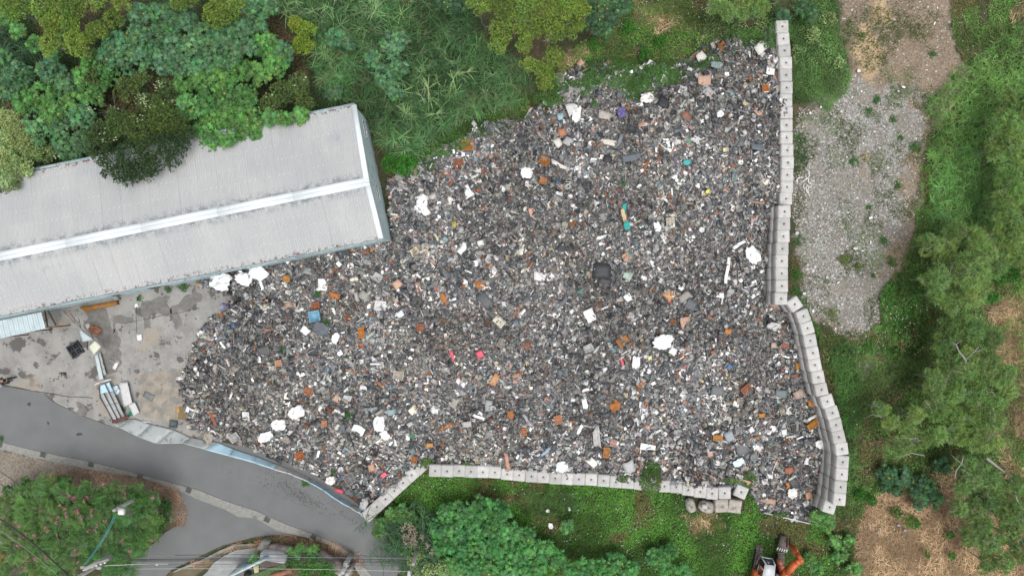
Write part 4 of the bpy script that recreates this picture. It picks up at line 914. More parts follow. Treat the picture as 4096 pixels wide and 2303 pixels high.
HAND = [
 ('sheet', 'zC', 1140, 1130, 150, 110, WH, 10, 'large crumpled white sheet in the lower middle of the scrap heap', 'plastic sheet'),
 ('sheet', 'zC', 935, 1280, 60, 95, WH, 0, 'white torn sheet left below the large crumpled white one', 'plastic sheet'),
 ('sheet', 'zC', 1815, 475, 95, 130, WH, 30, 'white star-shaped torn sheet beside the middle right wall', 'plastic sheet'),
 ('sheet', 'zC', 1095, 260, 50, 75, WH, 20, 'white rag right of the teal and yellow cloth', 'rag'),
 ('cloth', 'zC', 845, 125, 30, 75, (.02, .30, .27), -15, 'upper teal piece of the teal and yellow cloth', 'cloth'),
 ('cloth', 'zC', 868, 255, 45, 60, (.02, .30, .27), 10, 'lower teal piece of the teal and yellow cloth', 'cloth'),
 ('cloth', 'zC', 845, 185, 28, 120, (.55, .42, .22), 15, 'twisted straw yellow cloth between two teal pieces', 'cloth'),
 ('panel', 'zC', 680, 595, 130, 105, DK, -5, 'large black rubber sheet in the middle of the scrap heap', 'rubber sheet'),
 ('panel', 'zC', 705, 672, 90, 45, (.045, .047, .05), -15, 'black folded flap at the bottom of the large black rubber sheet', 'rubber sheet'),
 ('shell', 'zC', 868, 635, 60, 48, (.33, .42, .36), -20, 'pale mint curved shell right of the large black rubber sheet', 'shell'),
 ('disc', 'zC', 1430, 285, 42, 42, (.6, .61, .6), 0, 'small white fan wheel on the dark tangle in the right half', 'fan wheel'),
 ('strip', 'zC', 1625, 590, 190, 22, WH, 82, 'long white ragged strip right of the heap centre', 'strip'),
 ('strip', 'zC', 1715, 395, 100, 22, WH, 30, 'bent white strip left above the white star-shaped sheet', 'strip'),
 ('panel', 'zC', 1305, 790, 90, 55, (.26, .24, .22), 32, 'grey brown board right of the orange crumbs', 'board'),
 ('shell', 'zC', 1185, 780, 80, 60, (.5, .25, .12), -50, 'pale orange crushed shell with flakes in the centre right', 'shell'),
 ('panel', 'zC', 1630, 1050, 45, 38, OR, -10, 'square orange piece in the lower right of the heap centre', 'plastic piece'),
 ('basin', 'zC', 575, 1175, 65, 50, (.38, .39, .38), 25, 'grey open box shell in the lower centre', 'box'),
 ('panel', 'zC', 875, 795, 48, 55, WH, 35, 'tilted white panel below the mint shell', 'panel'),
 ('panel', 'zC', 1215, 1200, 48, 50, (.72, .71, .66), -30, 'cream white panel below right of the large crumpled white sheet', 'panel'),
 ('panel', 'zC', 1645, 1318, 30, 18, (.05, .2, .5), 0, 'small bright blue piece at the lower right of the heap', 'plastic piece'),
 ('panel', 'zC', 1040, 1250, 28, 26, (.65, .66, .25), 15, 'small pale yellow piece below the large crumpled white sheet', 'plastic piece'),
 ('cloth', 'zC', 830, 1280, 18, 60, PK, 20, 'small pink red ribbon left of a white torn sheet', 'ribbon'),
 ('panel', 'zC', 1430, 1420, 45, 18, (.7, .5, .18), -35, 'small yellow orange stick near the lower right of the centre', 'stick'),
 ('panel', 'zC', 1350, 850, 75, 75, (.10, .11, .12), -30, 'dark slate sheet under the grey brown board', 'sheet'),
 ('basin', 'zD', 445, 935, 78, 78, (.15, .34, .46), 10, 'pale blue square plastic basin in the left part of the heap', 'basin'),
 ('cloth', 'zD', 492, 1030, 125, 90, (.10, .115, .13), -25, 'slate grey cloth right below the blue basin', 'cloth'),
 ('panel', 'zD', 370, 1045, 60, 50, WH, -40, 'white tilted panel left below the blue basin', 'panel'),
 ('tray', 'zD', 452, 865, 60, 65, (.28, .1, .05), 5, 'rusty red tray just above the blue basin', 'tray'),
 ('sheet', 'zD', 1250, 75, 75, 100, WH, 0, 'white torn sheet, upper part, right of the warehouse gable', 'plastic sheet'),
 ('sheet', 'zD', 1275, 140, 55, 75, WH, 20, 'white torn sheet, lower part, right of the warehouse gable', 'plastic sheet'),
 ('strip', 'zD', 1560, 425, 90, 40, (.72, .73, .72), 55, 'pale rectangular board right of the warehouse corner', 'board'),
 ('basin', 'zD', 1695, 385, 42, 35, (.74, .74, .72), 15, 'small white frame right of the pale rectangular board', 'frame'),
 ('sheet', 'zD', 600, 1100, 50, 85, WH, -20, 'white bent piece below the slate grey cloth', 'sheet'),
 ('tray', 'zD', 795, 1060, 42, 78, OR, 3, 'upright orange crate in the left middle of the heap', 'crate'),
 ('sheet', 'zD', 1210, 830, 90, 80, (.06, .058, .056), 10, 'dark grey rubber sheet left of heap centre', 'rubber sheet'),
 ('shell', 'zD', 1725, 815, 120, 75, (.09, .095, .10), -55, 'long charcoal shell near the heap centre', 'shell'),
 ('disc', 'zD', 230, 655, 58, 58, (.36, .17, .04), 0, 'round rusty orange cover below the warehouse right end', 'round cover'),
 ('strip', 'zD', 1480, 1235, 75, 22, PK, -75, 'upright pink red strip, left one of the two pinks', 'strip'),
 ('panel', 'zD', 1688, 1225, 50, 50, PK, 20, 'pink red panel, right one of the two pinks', 'panel'),
 ('panel', 'zD', 738, 658, 60, 24, (.72, .68, .56), 10, 'cream flat board below the warehouse', 'board'),
 ('strip', 'zD', 1102, 618, 80, 12, (.42, .62, .5), 30, 'thin mint green strip left of the heap centre', 'strip'),
 ('panel', 'zD', 870, 435, 20, 34, OR, 0, 'small orange piece close under the warehouse eaves', 'plastic piece'),
 ('panel', 'zD', 760, 795, 28, 75, (.42, .41, .38), 15, 'long pale grey panel in the left part of the heap', 'panel'),
 ('panel', 'zD', 812, 780, 70, 60, (.28, .27, .24), -30, 'taupe square panel right of the long pale grey panel', 'panel'),
 ('panel', 'zD', 1065, 695, 60, 55, (.5, .32, .22), 40, 'pale orange shell piece in the middle left', 'plastic piece'),
 ('shell', 'zD', 1085, 920, 52, 42, (.62, .66, .72), 30, 'white and blue cup shell above the middle of the lower heap', 'shell'),
 ('tray', 'zD', 1075, 1380, 75, 60, (.40, .36, .28), -10, 'beige tray in the lower left centre', 'tray'),
 ('tray', 'zD', 170, 1290, 48, 45, (.5, .27, .16), 10, 'square salmon coloured tray in the lower left', 'tray'),
 ('panel', 'zD', 1800, 1415, 45, 90, (.45, .22, .10), -30, 'salmon orange long panel at lower centre', 'panel'),
 ('shell', 'zD', 55, 1195, 90, 60, (.09, .09, .09), 15, 'charcoal curved piece by the left edge of the heap', 'shell'),
 ('sheet', 'z3', 488, 855, 60, 125, WH, -8, 'white folded sheet in the upper heap', 'plastic sheet'),
 ('shell', 'z3', 450, 825, 70, 75, (.55, .55, .54), 20, 'pale grey shell left behind the white folded sheet', 'shell'),
 ('bag', 'z3', 365, 882, 42, 48, (.28, .47, .52), 0, 'light blue bag at the upper left of the heap', 'bag'),
 ('panel', 'z3', 1150, 770, 90, 75, (.022, .023, .026), -25, 'black square panel near the creeper in the upper heap', 'panel'),
 ('bag', 'z3', 828, 850, 60, 75, (.12, .10, .26), 0, 'purple bag in the upper heap', 'bag'),
 ('sheet', 'z3', 1020, 742, 100, 70, (.72, .70, .67), 0, 'pile of white hose pieces left of the black square panel', 'hoses'),
 ('panel', 'z3', 1425, 430, 65, 62, (.56, .54, .49), 35, 'cream board near the upper edge of the heap', 'board'),
 ('panel', 'z3', 1885, 352, 100, 70, (.58, .57, .53), 40, 'pale stained board at the top right of the heap', 'board'),
 ('tray', 'z3', 1910, 665, 48, 48, (.38, .13, .03), 5, 'square orange tray beside the upper right wall', 'tray'),
 ('cloth', 'z3', 1320, 1225, 55, 36, (.05, .36, .34), 10, 'teal crumpled cloth in the upper right part', 'cloth'),
 ('bag', 'z3', 110, 1305, 85, 85, (.85, .86, .88), 0, 'white bag with pale blue folds in the upper centre', 'bag'),
 ('panel', 'z3', 1605, 1130, 25, 28, (.75, .62, .25), 0, 'small yellow square left of the upper right wall', 'plastic piece'),
 ('tray', 'z3', 235, 1365, 50, 46, (.42, .17, .07), -15, 'salmon ribbed square below the white bag', 'tray'),
 ('cloth', 'z3', 1555, 495, 110, 50, (.17, .23, .215), -10, 'grey green tarpaulin near the cream board', 'tarpaulin'),
 ('shell', 'z3', 1450, 605, 90, 70, (.45, .27, .20), 0, 'salmon crushed casing below the grey green tarpaulin', 'shell'),
 ('panel', 'z3', 700, 870, 90, 55, (.38, .36, .33), -15, 'grey moulded shell left of the purple bag', 'shell'),
 ('shell', 'z3', 730, 1075, 115, 40, (.58, .55, .48), -8, 'long cream shell below the purple bag', 'shell'),
 ('strip', 'z3', 370, 1250, 150, 28, (.6, .58, .53), -25, 'bent long white strip above the salmon ribbed square', 'strip'),
 ('panel', 'z3', 350, 1075, 52, 60, (.62, .6, .54), 35, 'cream white square in the upper left heap', 'panel'),
 ('panel', 'z3', 430, 1070, 75, 60, (.36, .35, .35), -30, 'grey panel right beside the cream white square', 'panel'),
 ('panel', 'z3', 380, 1000, 55, 55, (.38, .16, .09), 15, 'rusty panel above the cream white square', 'panel'),
 ('tray', 'z3', 905, 975, 80, 62, (.055, .057, .06), -20, 'black ribbed tray below the purple bag', 'tray'),
 ('shell', 'z3', 1480, 690, 110, 60, (.34, .33, .33), -40, 'grey bent frame shell below the salmon casing', 'shell'),
 ('panel', 'z3', 490, 855, 30, 30, (.8, .8, .8), 10, 'small white scrap lying on the white folded sheet', 'scrap'),
 ('sheet', 'z3', 1570, 860, 50, 45, (.78, .82, .82), 20, 'white blue tinted scrap left of the right wall', 'scrap'),
 ('strip', 'z3', 800, 1085, 150, 25, (.16, .18, .20), 65, 'long slate plank right of the long cream shell', 'plank'),
 ('shell', 'z3', 900, 1190, 130, 50, (.11, .125, .14), 12, 'slate blue casing in the upper centre of the heap', 'casing'),
 ('panel', 'z3', 725, 1200, 62, 50, (.028, .03, .032), -20, 'black square rubber in the upper centre of the heap', 'rubber'),
 ('sheet', 'z7', 170, 308, 105, 75, WH, 0, 'white pulled sheet at the lower left of the heap', 'plastic sheet'),
 ('sheet', 'z7', 305, 215, 120, 85, (.84, .83, .84), 25, 'white ragged sheet above the pulled white sheet', 'plastic sheet'),
 ('sheet', 'z7', 72, 400, 105, 70, WH, 25, 'white tattered sheet close above the blue fence', 'plastic sheet'),
 ('sheet', 'z7', 928, 300, 85, 110, WH, 0, 'bright white torn sheet in the lower centre', 'plastic sheet'),
 ('sheet', 'z7', 975, 385, 75, 60, WH, -50, 'ragged white tail below the bright white torn sheet', 'plastic sheet'),
 ('shell', 'z7', 775, 342, 90, 50, (.7, .77, .75), -25, 'pale mint white shell left of the bright torn sheet', 'shell'),
 ('tray', 'z7', 330, 540, 62, 55, (.34, .11, .04), 20, 'rusty brown box above the blue fence', 'tray'),
 ('tray', 'z7', 515, 297, 40, 42, (.5, .2, .10), 0, 'square salmon lid in the lower left part', 'lid'),
 ('tray', 'z7', 395, 55, 60, 50, (.33, .13, .06), -25, 'rusty box near the lower centre left', 'tray'),
 ('panel', 'z7', 1018, 215, 52, 42, (.22, .33, .35), 5, 'pale teal grey panel in the lower centre', 'panel'),
 ('panel', 'z7', 965, 685, 40, 32, (.75, .12, .17), 35, 'pink panel above the slanting block wall', 'panel'),
 ('strip', 'z7', 625, 805, 62, 22, (.55, .05, .09), -25, 'crimson strip just above the pale blue fence', 'strip'),
 ('bag', 'z7', 562, 728, 68, 60, (.78, .76, .74), 0, 'white bag close above the blue fence', 'bag'),
 ('tray', 'z7', 1195, 570, 42, 50, (.32, .12, .045), -15, 'rusty orange box beside the top of the slanting wall', 'tray'),
 ('panel', 'z7', 870, 632, 46, 50, (.45, .26, .18), 15, 'salmon cracked panel left above the pink panel', 'panel'),
 ('panel', 'z7', 835, 660, 55, 38, (.05, .05, .052), -10, 'black box beside the salmon cracked panel', 'box'),
 ('panel', 'z7', 650, 330, 45, 55, (.10, .115, .13), 0, 'slate panel right of the square salmon lid', 'panel'),
 ('strip', 'z7', 845, 190, 140, 22, (.19, .205, .21), 5, 'long grey slat above the bright white torn sheet', 'slat'),
 ('panel', 'z7', 1590, 305, 65, 42, (.40, .39, .39), 10, 'pale grey panel at the lower centre', 'panel'),
 ('panel', 'z7', 1755, 165, 55, 80, (.28, .3, .3), 0, 'grey green panel at the lower centre', 'panel'),
 ('strip', 'z7', 1680, 250, 85, 20, WH, -20, 'white long slat left of the grey green panel', 'slat'),
 ('panel', 'z7', 1310, 462, 48, 30, (.42, .2, .05), 0, 'orange piece above the left end of the long lower wall', 'plastic piece'),
 ('bag', 'z8', 375, 622, 90, 80, (.82, .87, .9), 0, 'white and blue plastic bag above the long lower wall', 'bag'),
 ('shell', 'z8', 1025, 475, 110, 40, (.82, .87, .86), -10, 'white curved casing in the lower right part', 'casing'),
 ('shell', 'z8', 605, 590, 50, 70, (.66, .65, .61), 50, 'pale half dish above the long lower wall', 'dish'),
 ('panel', 'z8', 885, 628, 75, 80, (.42, .42, .42), 20, 'pale grey stone-like panel left of the round creeper patch', 'panel'),
 ('tray', 'z8', 347, 268, 55, 62, (.42, .18, .1), 15, 'salmon tray in the lower right centre', 'tray'),
 ('tray', 'z8', 90, 360, 40, 52, (.4, .15, .06), 0, 'narrow rusty tray in the lower centre', 'tray'),
 ('tray', 'z8', 765, 445, 52, 48, (.45, .26, .22), -10, 'pinkish square tray in the lower right part', 'tray'),
 ('tray', 'z8', 1550, 405, 65, 40, (.45, .2, .05), 0, 'flat orange box in the lower right corner area', 'box'),
 ('tray', 'z8', 710, 515, 45, 75, (.38, .16, .05), -5, 'rusty orange curved box above the pale stone-like panel', 'box'),
 ('panel', 'z8', 1885, 238, 50, 30, OR, 5, 'orange piece near the curved wall in the lower right', 'plastic piece'),
 ('strip', 'z8', 255, 512, 85, 20, (.24, .36, .46), 42, 'thin pale blue slat above the long lower wall', 'slat'),
 ('strip', 'z8', 115, 275, 105, 20, (.3, .34, .37), -55, 'grey blue beam in the lower centre', 'beam'),
 ('panel', 'z8', 1550, 50, 90, 70, (.13, .135, .14), 0, 'large charcoal panel in the lower right part', 'panel'),
 ('panel', 'z8', 1740, 488, 100, 85, (.12, .125, .13), 20, 'dark moulded panel near the lower right corner', 'panel'),
 ('disc', 'z8', 1825, 552, 62, 62, (.17, .175, .18), 0, 'round grey cover near the lower right corner', 'round cover'),
 ('strip', 'z8', 510, 345, 75, 24, WH, 60, 'upright white slat in the lower right centre', 'slat'),
 ('sheet', 'z8', 548, 145, 40, 80, WH, 15, 'white torn sliver in the lower right centre', 'sheet'),
 ('strip', 'z8', 570, 42, 80, 18, WH, 15, 'white blunt slat above the torn sliver', 'slat'),
 ('shell', 'z8', 635, 400, 50, 130, (.42, .41, .4), 5, 'long pale grey casing in the lower right centre', 'casing'),
 ('panel', 'z8', 1805, 345, 35, 38, (.74, .74, .76), 30, 'white square piece at the lower right', 'panel'),
 ('sheet', 'z8', 1710, 590, 90, 50, (.62, .75, .77), 25, 'pale blue white sheet above the loose tilted block', 'sheet'),
 ('panel', 'z8', 1495, 525, 38, 45, (.45, .27, .2), 10, 'salmon block piece right of the flat orange box', 'plastic piece'),
 ('panel', 'z8', 1640, 395, 62, 70, (.27, .32, .34), 25, 'blue grey shell panel right of the flat orange box', 'panel'),
 ('strip', 'z7', 1895, 585, 130, 26, (.42, .22, .15), -78, 'salmon upright plank on the wall top, left part of the long lower wall', 'plank'),
 ('panel', 'z7', 1757, 642, 60, 72, (.25, .27, .29), -20, 'grey sheet scrap lying over the long lower wall blocks', 'sheet'),
 ('bag', 'z7', 1495, 618, 45, 30, (.72, .72, .68), 0, 'small white bag on the long lower wall blocks', 'bag'),
 ('sheet', 'z9', 408, 458, 110, 60, WH, -15, 'white torn sheet beside the curved wall', 'plastic sheet'),
 ('tray', 'z9', 340, 303, 90, 45, (.42, .17, .03), 40, 'large orange box beside the curved wall', 'box'),
 ('shell', 'z9', 330, 145, 48, 48, (.45, .15, .02), 0, 'crumpled orange piece left of the top of the curved wall', 'plastic piece'),
 ('panel', 'z9', 443, 587, 35, 50, (.50, .52, .66), -5, 'small lavender white box against the curved wall', 'box'),
 ('shell', 'z9', 100, 72, 80, 55, (.13, .16, .17), -10, 'dark teal grey casing left of the curved wall', 'casing'),
 ('strip', 'z9', 348, 245, 100, 22, (.62, .66, .63), 35, 'pale slat above the large orange box', 'slat'),
 ('panel', 'z9', 240, 75, 80, 60, (.36, .25, .21), 30, 'dusty salmon panel near the top of the curved wall', 'panel'),
 ('shell', 'z9', 200, 745, 90, 55, (.07, .075, .08), -40, 'charcoal casing in the lower right corner of the heap', 'casing'),
 ('panel', 'z9', 150, 767, 26, 50, OR, 5, 'upright orange piece in the lower right corner of the heap', 'plastic piece'),
 ('panel', 'z9', 310, 840, 46, 52, (.46, .25, .15), 20, 'pale orange panel by the lowest loose wall block', 'panel'),
 ('panel', 'z9', 375, 785, 42, 60, (.05, .05, .055), 10, 'black panel against the foot of the curved wall', 'panel'),
 ('panel', 'z9', 160, 650, 62, 42, (.30, .10, .07), 10, 'dark red grating in the lower right corner', 'grating'),
 ('sheet', 'z9', 185, 820, 75, 70, (.68, .68, .66), 0, 'pale crumpled sheet in the lower right corner', 'sheet'),
 ('panel', 'z9', 125, 365, 38, 42, (.64, .68, .68), 10, 'pale panel in the right part of the heap', 'panel'),
 ('tray', 'zR', 130, 1160, 48, 35, (.35, .13, .09), -8, 'red brown ribbed tray beside the curved wall', 'tray'),
 ('panel', 'zR', 227, 1310, 32, 48, (.42, .17, .03), 5, 'orange box beside the middle of the curved wall', 'box'),
 ('panel', 'zR', 222, 1168, 50, 36, (.38, .34, .27), -25, 'tan square panel beside the curved wall', 'panel'),
 ('panel', 'zR', 45, 1155, 38, 38, (.42, .30, .26), 0, 'dusty pink panel left of the red brown tray', 'panel'),
 ('strip', 'zR', 52, 1390, 30, 8, WH, 85, 'thin white upright sliver left of the curved wall', 'sliver'),
 ('sheet', 'zR', 45, 1010, 95, 50, (.5, .5, .49), 0, 'pale dusty crumpled sheet below the bend of the wall', 'sheet'),
]
for k, z_, x, y, sx, sy, c, ang, lab, cat in HAND:
    piece(k, *Z(z_, x, y), sx, sy, c, ang, lab, cat, grp=None, dz=.2 + .0022 * min(sx, sy), tilt=.08)
# white bulk bags beside the warehouse
for (x, y, sx, sy, c, ang, lab) in ((1665, 672, 140, 135, (.93, .95, .97), -8, 'big flattened white bulk bag by the warehouse wall, leftmost'), (1838, 652, 120, 90, (.93, .95, .97), -30, 'white crumpled bulk bag in the middle of the three by the wall'),
                                 (1935, 600, 110, 110, (.93, .95, .97), 10, 'white open bulk bag nearest the scrap, by the warehouse wall'), (1790, 575, 70, 25, (.7, .75, .78), 5, 'thin white sack flap right under the warehouse eaves')):
    piece('bag', *Z('z5', x, y), sx, sy, c, ang, lab, 'bulk bag', dz=.4, name='bulk_bag')
piece('bag', *Z('zD', 45, 625), 95, 70, (.93, .95, .97), 40, 'white knotted sack right of the bulk bags', 'bulk bag', dz=.35, name='bulk_bag')
piece('strip', *Z('zD', 42, 705), 65, 20, (.84, .85, .86), -75, 'white frayed straps hanging from the knotted sack', 'straps', dz=.3)
for (k, z_, x, y, sx, sy, c, ang, lab, cat) in (('panel', 'z5', 1052, 1095, 32, 42, (.78, .78, .82), 10, 'white box lying alone on the concrete yard', 'box'), ('panel', 'z5', 1028, 853, 26, 24, (.7, .72, .76), 20, 'small white piece under the warehouse eaves by the yard', 'scrap'),
    ('sheet', 'z5', 720, 1040, 90, 55, (.30, .12, .06), -20, 'rusty orange rubbish pile left of the yard stains', 'rubbish'), ('panel', 'z5', 662, 1008, 38, 32, (.4, .42, .4), -60, 'pale crushed can above the rusty rubbish pile', 'can'),
    ('sheet', 'z5', 725, 1062, 50, 36, (.42, .22, .17), 20, 'dusty pink sheet left of the rusty rubbish pile', 'sheet'), ('sheet', 'z6', 872, 48, 55, 62, (.55, .66, .74), 10, 'white and blue bag between the gate and the white sheet', 'bag'),
    ('sheet', 'z6', 988, 222, 30, 32, (.02, .3, .2), 10, 'small green scrap by the fence corner', 'scrap'), ('panel', 'z6', 1120, 92, 80, 48, (.15, .16, .16), -25, 'flat grey crushed sheet lying in the muddy yard corner', 'sheet'),
    ('basin', 'z6', 1310, 302, 52, 48, (.09, .11, .12), -8, 'dark grey tub lying at the heap edge by the fence', 'tub'), ('panel', 'z6', 1338, 196, 36, 36, (.42, .22, .10), 0, 'small orange square by the brown puddle', 'plastic piece'),
    ('basin', 'z5', 1478, 1162, 50, 40, (.28, .25, .21), -15, 'taupe box at the left edge of the scrap heap', 'box'), ('panel', 'z5', 1500, 697, 34, 48, (.36, .17, .05), 5, 'rusty orange box under the eaves by the leftmost bulk bag', 'box'),
    ('strip', 'z6', 1100, 285, 80, 8, (.5, .48, .44), -2, 'thin pale stick above the grey fence sheets', 'stick'), ('strip', 'z6', 1465, 418, 60, 14, (.6, .12, .02), -40, 'thin orange strip on the fence edge', 'strip'), 
    ('panel', 'z6', 218, 153, 22, 20, (.05, .05, .05), -25, 'dark oily patch-like scrap on the road at left', 'scrap'), ('panel', 'z6', 597, 379, 36, 14, (.045, .045, .045), 5, 'dark flat shard in the middle of the road', 'scrap'), ('panel', 'z6', 362, 295, 8, 22, (.05, .05, .05), 15, 'narrow dark sliver on the road', 'scrap'),
    ('panel', 'z6', 870, -142, 30, 62, (.66, .66, .62), -25, 'white bent plastic above the white gate beam', 'plastic piece')):
    piece(k, *Z(z_, x, y), sx, sy, c, ang, lab, cat, heap=False, dz=.10 if k != 'panel' or z_ != 'z6' else .045, tilt=.05)
# litter on the bare ground to the east
for j, (z_, x, y, sx, sy, c, lab) in enumerate((('z4', 685, 535, 42, 36, WH, 'white bag on the gravel beside the creeper corner'), ('z4', 1022, 658, 45, 22, WH, 'white rag, upper of the pair on the grey gravel'), ('z4', 985, 690, 30, 12, WH, 'white rag, lower of the pair on the grey gravel'),
    ('z4', 400, 808, 24, 18, WH, 'white scrap below the creeper edge right of the wall'), ('z4', 320, 852, 22, 24, WH, 'white triangular scrap close to the right wall'), ('z4', 1257, 178, 14, 40, WH, 'white upright scrap on the sandy ground at top right'), ('z4', 598, 522, 26, 14, (.6, .6, .6), 'grey white scrap left of the white bag on the gravel'),
    ('z4', 1550, 562, 16, 14, WH, 'tiny white scrap near the tall grass on the right'), ('z4', 555, 1060, 1, 1, WH, ''), ('z4', 816, 1276, 26, 10, WH, 'white sliver at the end of the sandy rut'), ('z4', 805, 994, 26, 10, WH, 'pale stick right of the sandy rut'), ('z4', 440, 920, 26, 24, (.2, .22, .24), 'blue grey flat stone in the gravel near the wall'),
    ('z4', 1150, 945, 24, 18, (.2, .22, .23), 'dark flat stone in the middle of the gravel'), ('zR', 275, 766, 40, 28, (.72, .75, .72), 'pale bag by the bend of the right wall'), ('zR', 340, 898, 30, 30, WH, 'white scrap right of the bend of the wall'), ('zR', 445, 645, 26, 20, (.55, .72, .78), 'pale blue scrap on the lower gravel'),
    ('zR', 648, 632, 18, 12, WH, 'small white scrap in the middle of the lower gravel'), ('zR', 775, 195, 50, 24, WH, 'white cords right of the gravel centre'), ('zR', 660, 425, 60, 28, (.62, .62, .58), 'pale broken boards on the lower gravel'), ('zR', 715, 443, 34, 12, WH, 'white sliver right of the pale broken boards'),
    ('zR', 300, 550, 32, 30, (.5, .5, .5), 'grey stone left on the lower gravel'), ('zR', 355, 562, 22, 18, (.6, .6, .58), 'pale stone right beside the grey stone'), ('zR', 530, 682, 34, 14, WH, 'white flat scrap above the lower gravel edge'), ('zR', 560, 845, 28, 26, (.55, .54, .52), 'pale stone at the lower end of the gravel'),
    ('zR', 485, 845, 14, 12, (.02, .4, .25), 'tiny green scrap on the lower gravel'), ('zR', 760, 1025, 26, 20, (.5, .49, .46), 'grey stone on the last sandy patch'), ('zR', 775, 380, 8, 50, WH, 'thin white stick on the sandy patch'), ('zR', 220, 310, 42, 34, (.6, .62, .6), 'pale broken sheet close to the middle right wall'),
    ('zR', 860, 550, 40, 14, (.12, .14, .15), 'dark slate piece by the weeds on the right'), ('z9', 1013, 195, 22, 34, (.75, .75, .75), 'white scrap by the brown mound'), ('z9', 648, 208, 24, 14, (.65, .68, .68), 'pale scrap right of the curved wall'), ('z8', 292, 1070, 50, 75, WH, 'white plastic scrap in the lower greenery'), ('z8', 270, 955, 46, 44, (.62, .65, .62), 'whitish worn sheet in the greenery, upper left of the scraps'),
    ('z8', 432, 940, 26, 48, (.68, .72, .72), 'upright pale sheet in the greenery below the wall'), ('z8', 1150, 560, 1, 1, WH, ''), ('z9', 985, 1065, 34, 26, (.3, .3, .3), 'grey stone in the dry grass, left one'), ('z9', 1035, 1105, 34, 26, (.32, .34, .33), 'grey stone in the dry grass, right one'), ('z9', 845, 1092, 40, 50, (.2, .19, .17), 'dark stone in the dry grass'))):
    if sx > 1: piece('sheet' if max(sx, sy) > 24 else 'panel', *Z(z_, x, y), sx * .62, sy * .62, c, random.uniform(-30, 30), lab, 'stone' if 'stone' in lab else 'litter', heap=False, dz=.22 if z_ != 'z8' else .5, tilt=.1, name='stone' if 'stone' in lab else 'litter')
mb = MB()
q0 = W(*Z('z4', 300, 1370), .2)
for i in range(16):
    a = random.uniform(0, 6.28); r = random.uniform(.2, .9); s = q0 + Vector((random.uniform(-.7, .7), random.uniform(-.4, .4), 0))
    mb.add(*tube([s, s + Vector((math.cos(a) * r * .5, math.sin(a) * r * .5, .06)), s + Vector((math.cos(a + .5) * r, math.sin(a + .5) * r, 0))], .03, 5), (.78, .77, .74))
tag(mb.build('tangled_cords', M_piece, origin=tuple(q0)), 'tangle of white cords on the gravel just right of the wall', 'cords')
# ~200 further large pieces
cols_ = [('charcoal', (.04, .043, .047), 10), ('slate grey', (.10, .115, .13), 10), ('mid grey', (.20, .20, .20), 8), ('pale grey', (.42, .42, .41), 7), ('white', (.80, .80, .79), 8), ('rusty orange', (.36, .13, .03), 7), ('dark rust', (.22, .085, .045), 5),
         ('salmon', (.42, .25, .18), 6), ('cream', (.58, .54, .44), 4), ('taupe', (.27, .245, .21), 5)]
knd = [('panel', 'flat offcut', 'offcut'), ('shell', 'curved shell', 'shell'), ('tray', 'ribbed tray', 'tray'), ('strip', 'strip', 'strip'), ('sheet', 'crumpled sheet', 'sheet'), ('pipe', 'half pipe', 'pipe')]
lm = [(p[0], p[1], p[2]) for p in used_pts if len(p[2].split()) <= 8][:]
X_, Y_, Z_ = heap_pts(1200); nb = 0
taken = [(p[0], p[1]) for p in used_pts]; seen = set()
rr = random.Random(5)
for x, y in zip(X_, Y_):
    if nb >= 190: break
    if min((x - a) ** 2 + (y - b) ** 2 for a, b in taken) < 1.9: continue
    vx_, vy_ = PXn(x, y, 1.5)
    if not (470 < vx_ < 2070 and 110 < vy_ < 1270): continue
    cn, cc, _ = rr.choices(cols_, [c[2] for c in cols_])[0]; kk, kn, kc = rr.choices(knd, [10, 7, 4, 5, 4, 2])[0]
    best = sorted(lm, key=lambda p: (p[0] - x) ** 2 + (p[1] - y) ** 2)[:6]; lab = None
    for p in best:
        dx, dy = x - p[0], y - p[1]; parts = []
        if abs(dx) >= .5: parts.append(f"{max(1, round(abs(dx)))} m {'right' if dx > 0 else 'left'}")
        if abs(dy) >= .5: parts.append(f"{max(1, round(abs(dy)))} m {'above' if dy > 0 else 'below'}")
        base = p[2]
        if parts:
            t = f"{cn} {kn} {' and '.join(parts)}{' of' if 'left' in parts[-1] or 'right' in parts[-1] else ''} the {base}"
            if len(t.split()) <= 16 and t not in seen and not t.startswith('x'): lab = t; break
    if not lab: continue
    seen.add(lab); taken.append((x, y)); s = rr.uniform(48, 95); a = {'strip': .22, 'panel': rr.uniform(.5, 1), 'tray': .85, 'pipe': .4}.get(kk, .75)
    if kk == 'strip': s *= 1.6
    if kk == 'pipe': s *= .6
    f = FPX / (HC - 1.5); piece(kk, x * f + 2048, -y * f + 1151.5, s, s * a, tuple(np.clip(np.array(cc) * rr.uniform(.8, 1.25), 0, .85)), rr.uniform(0, 360), lab, kc, i=nb, tilt=.3)
    nb += 1

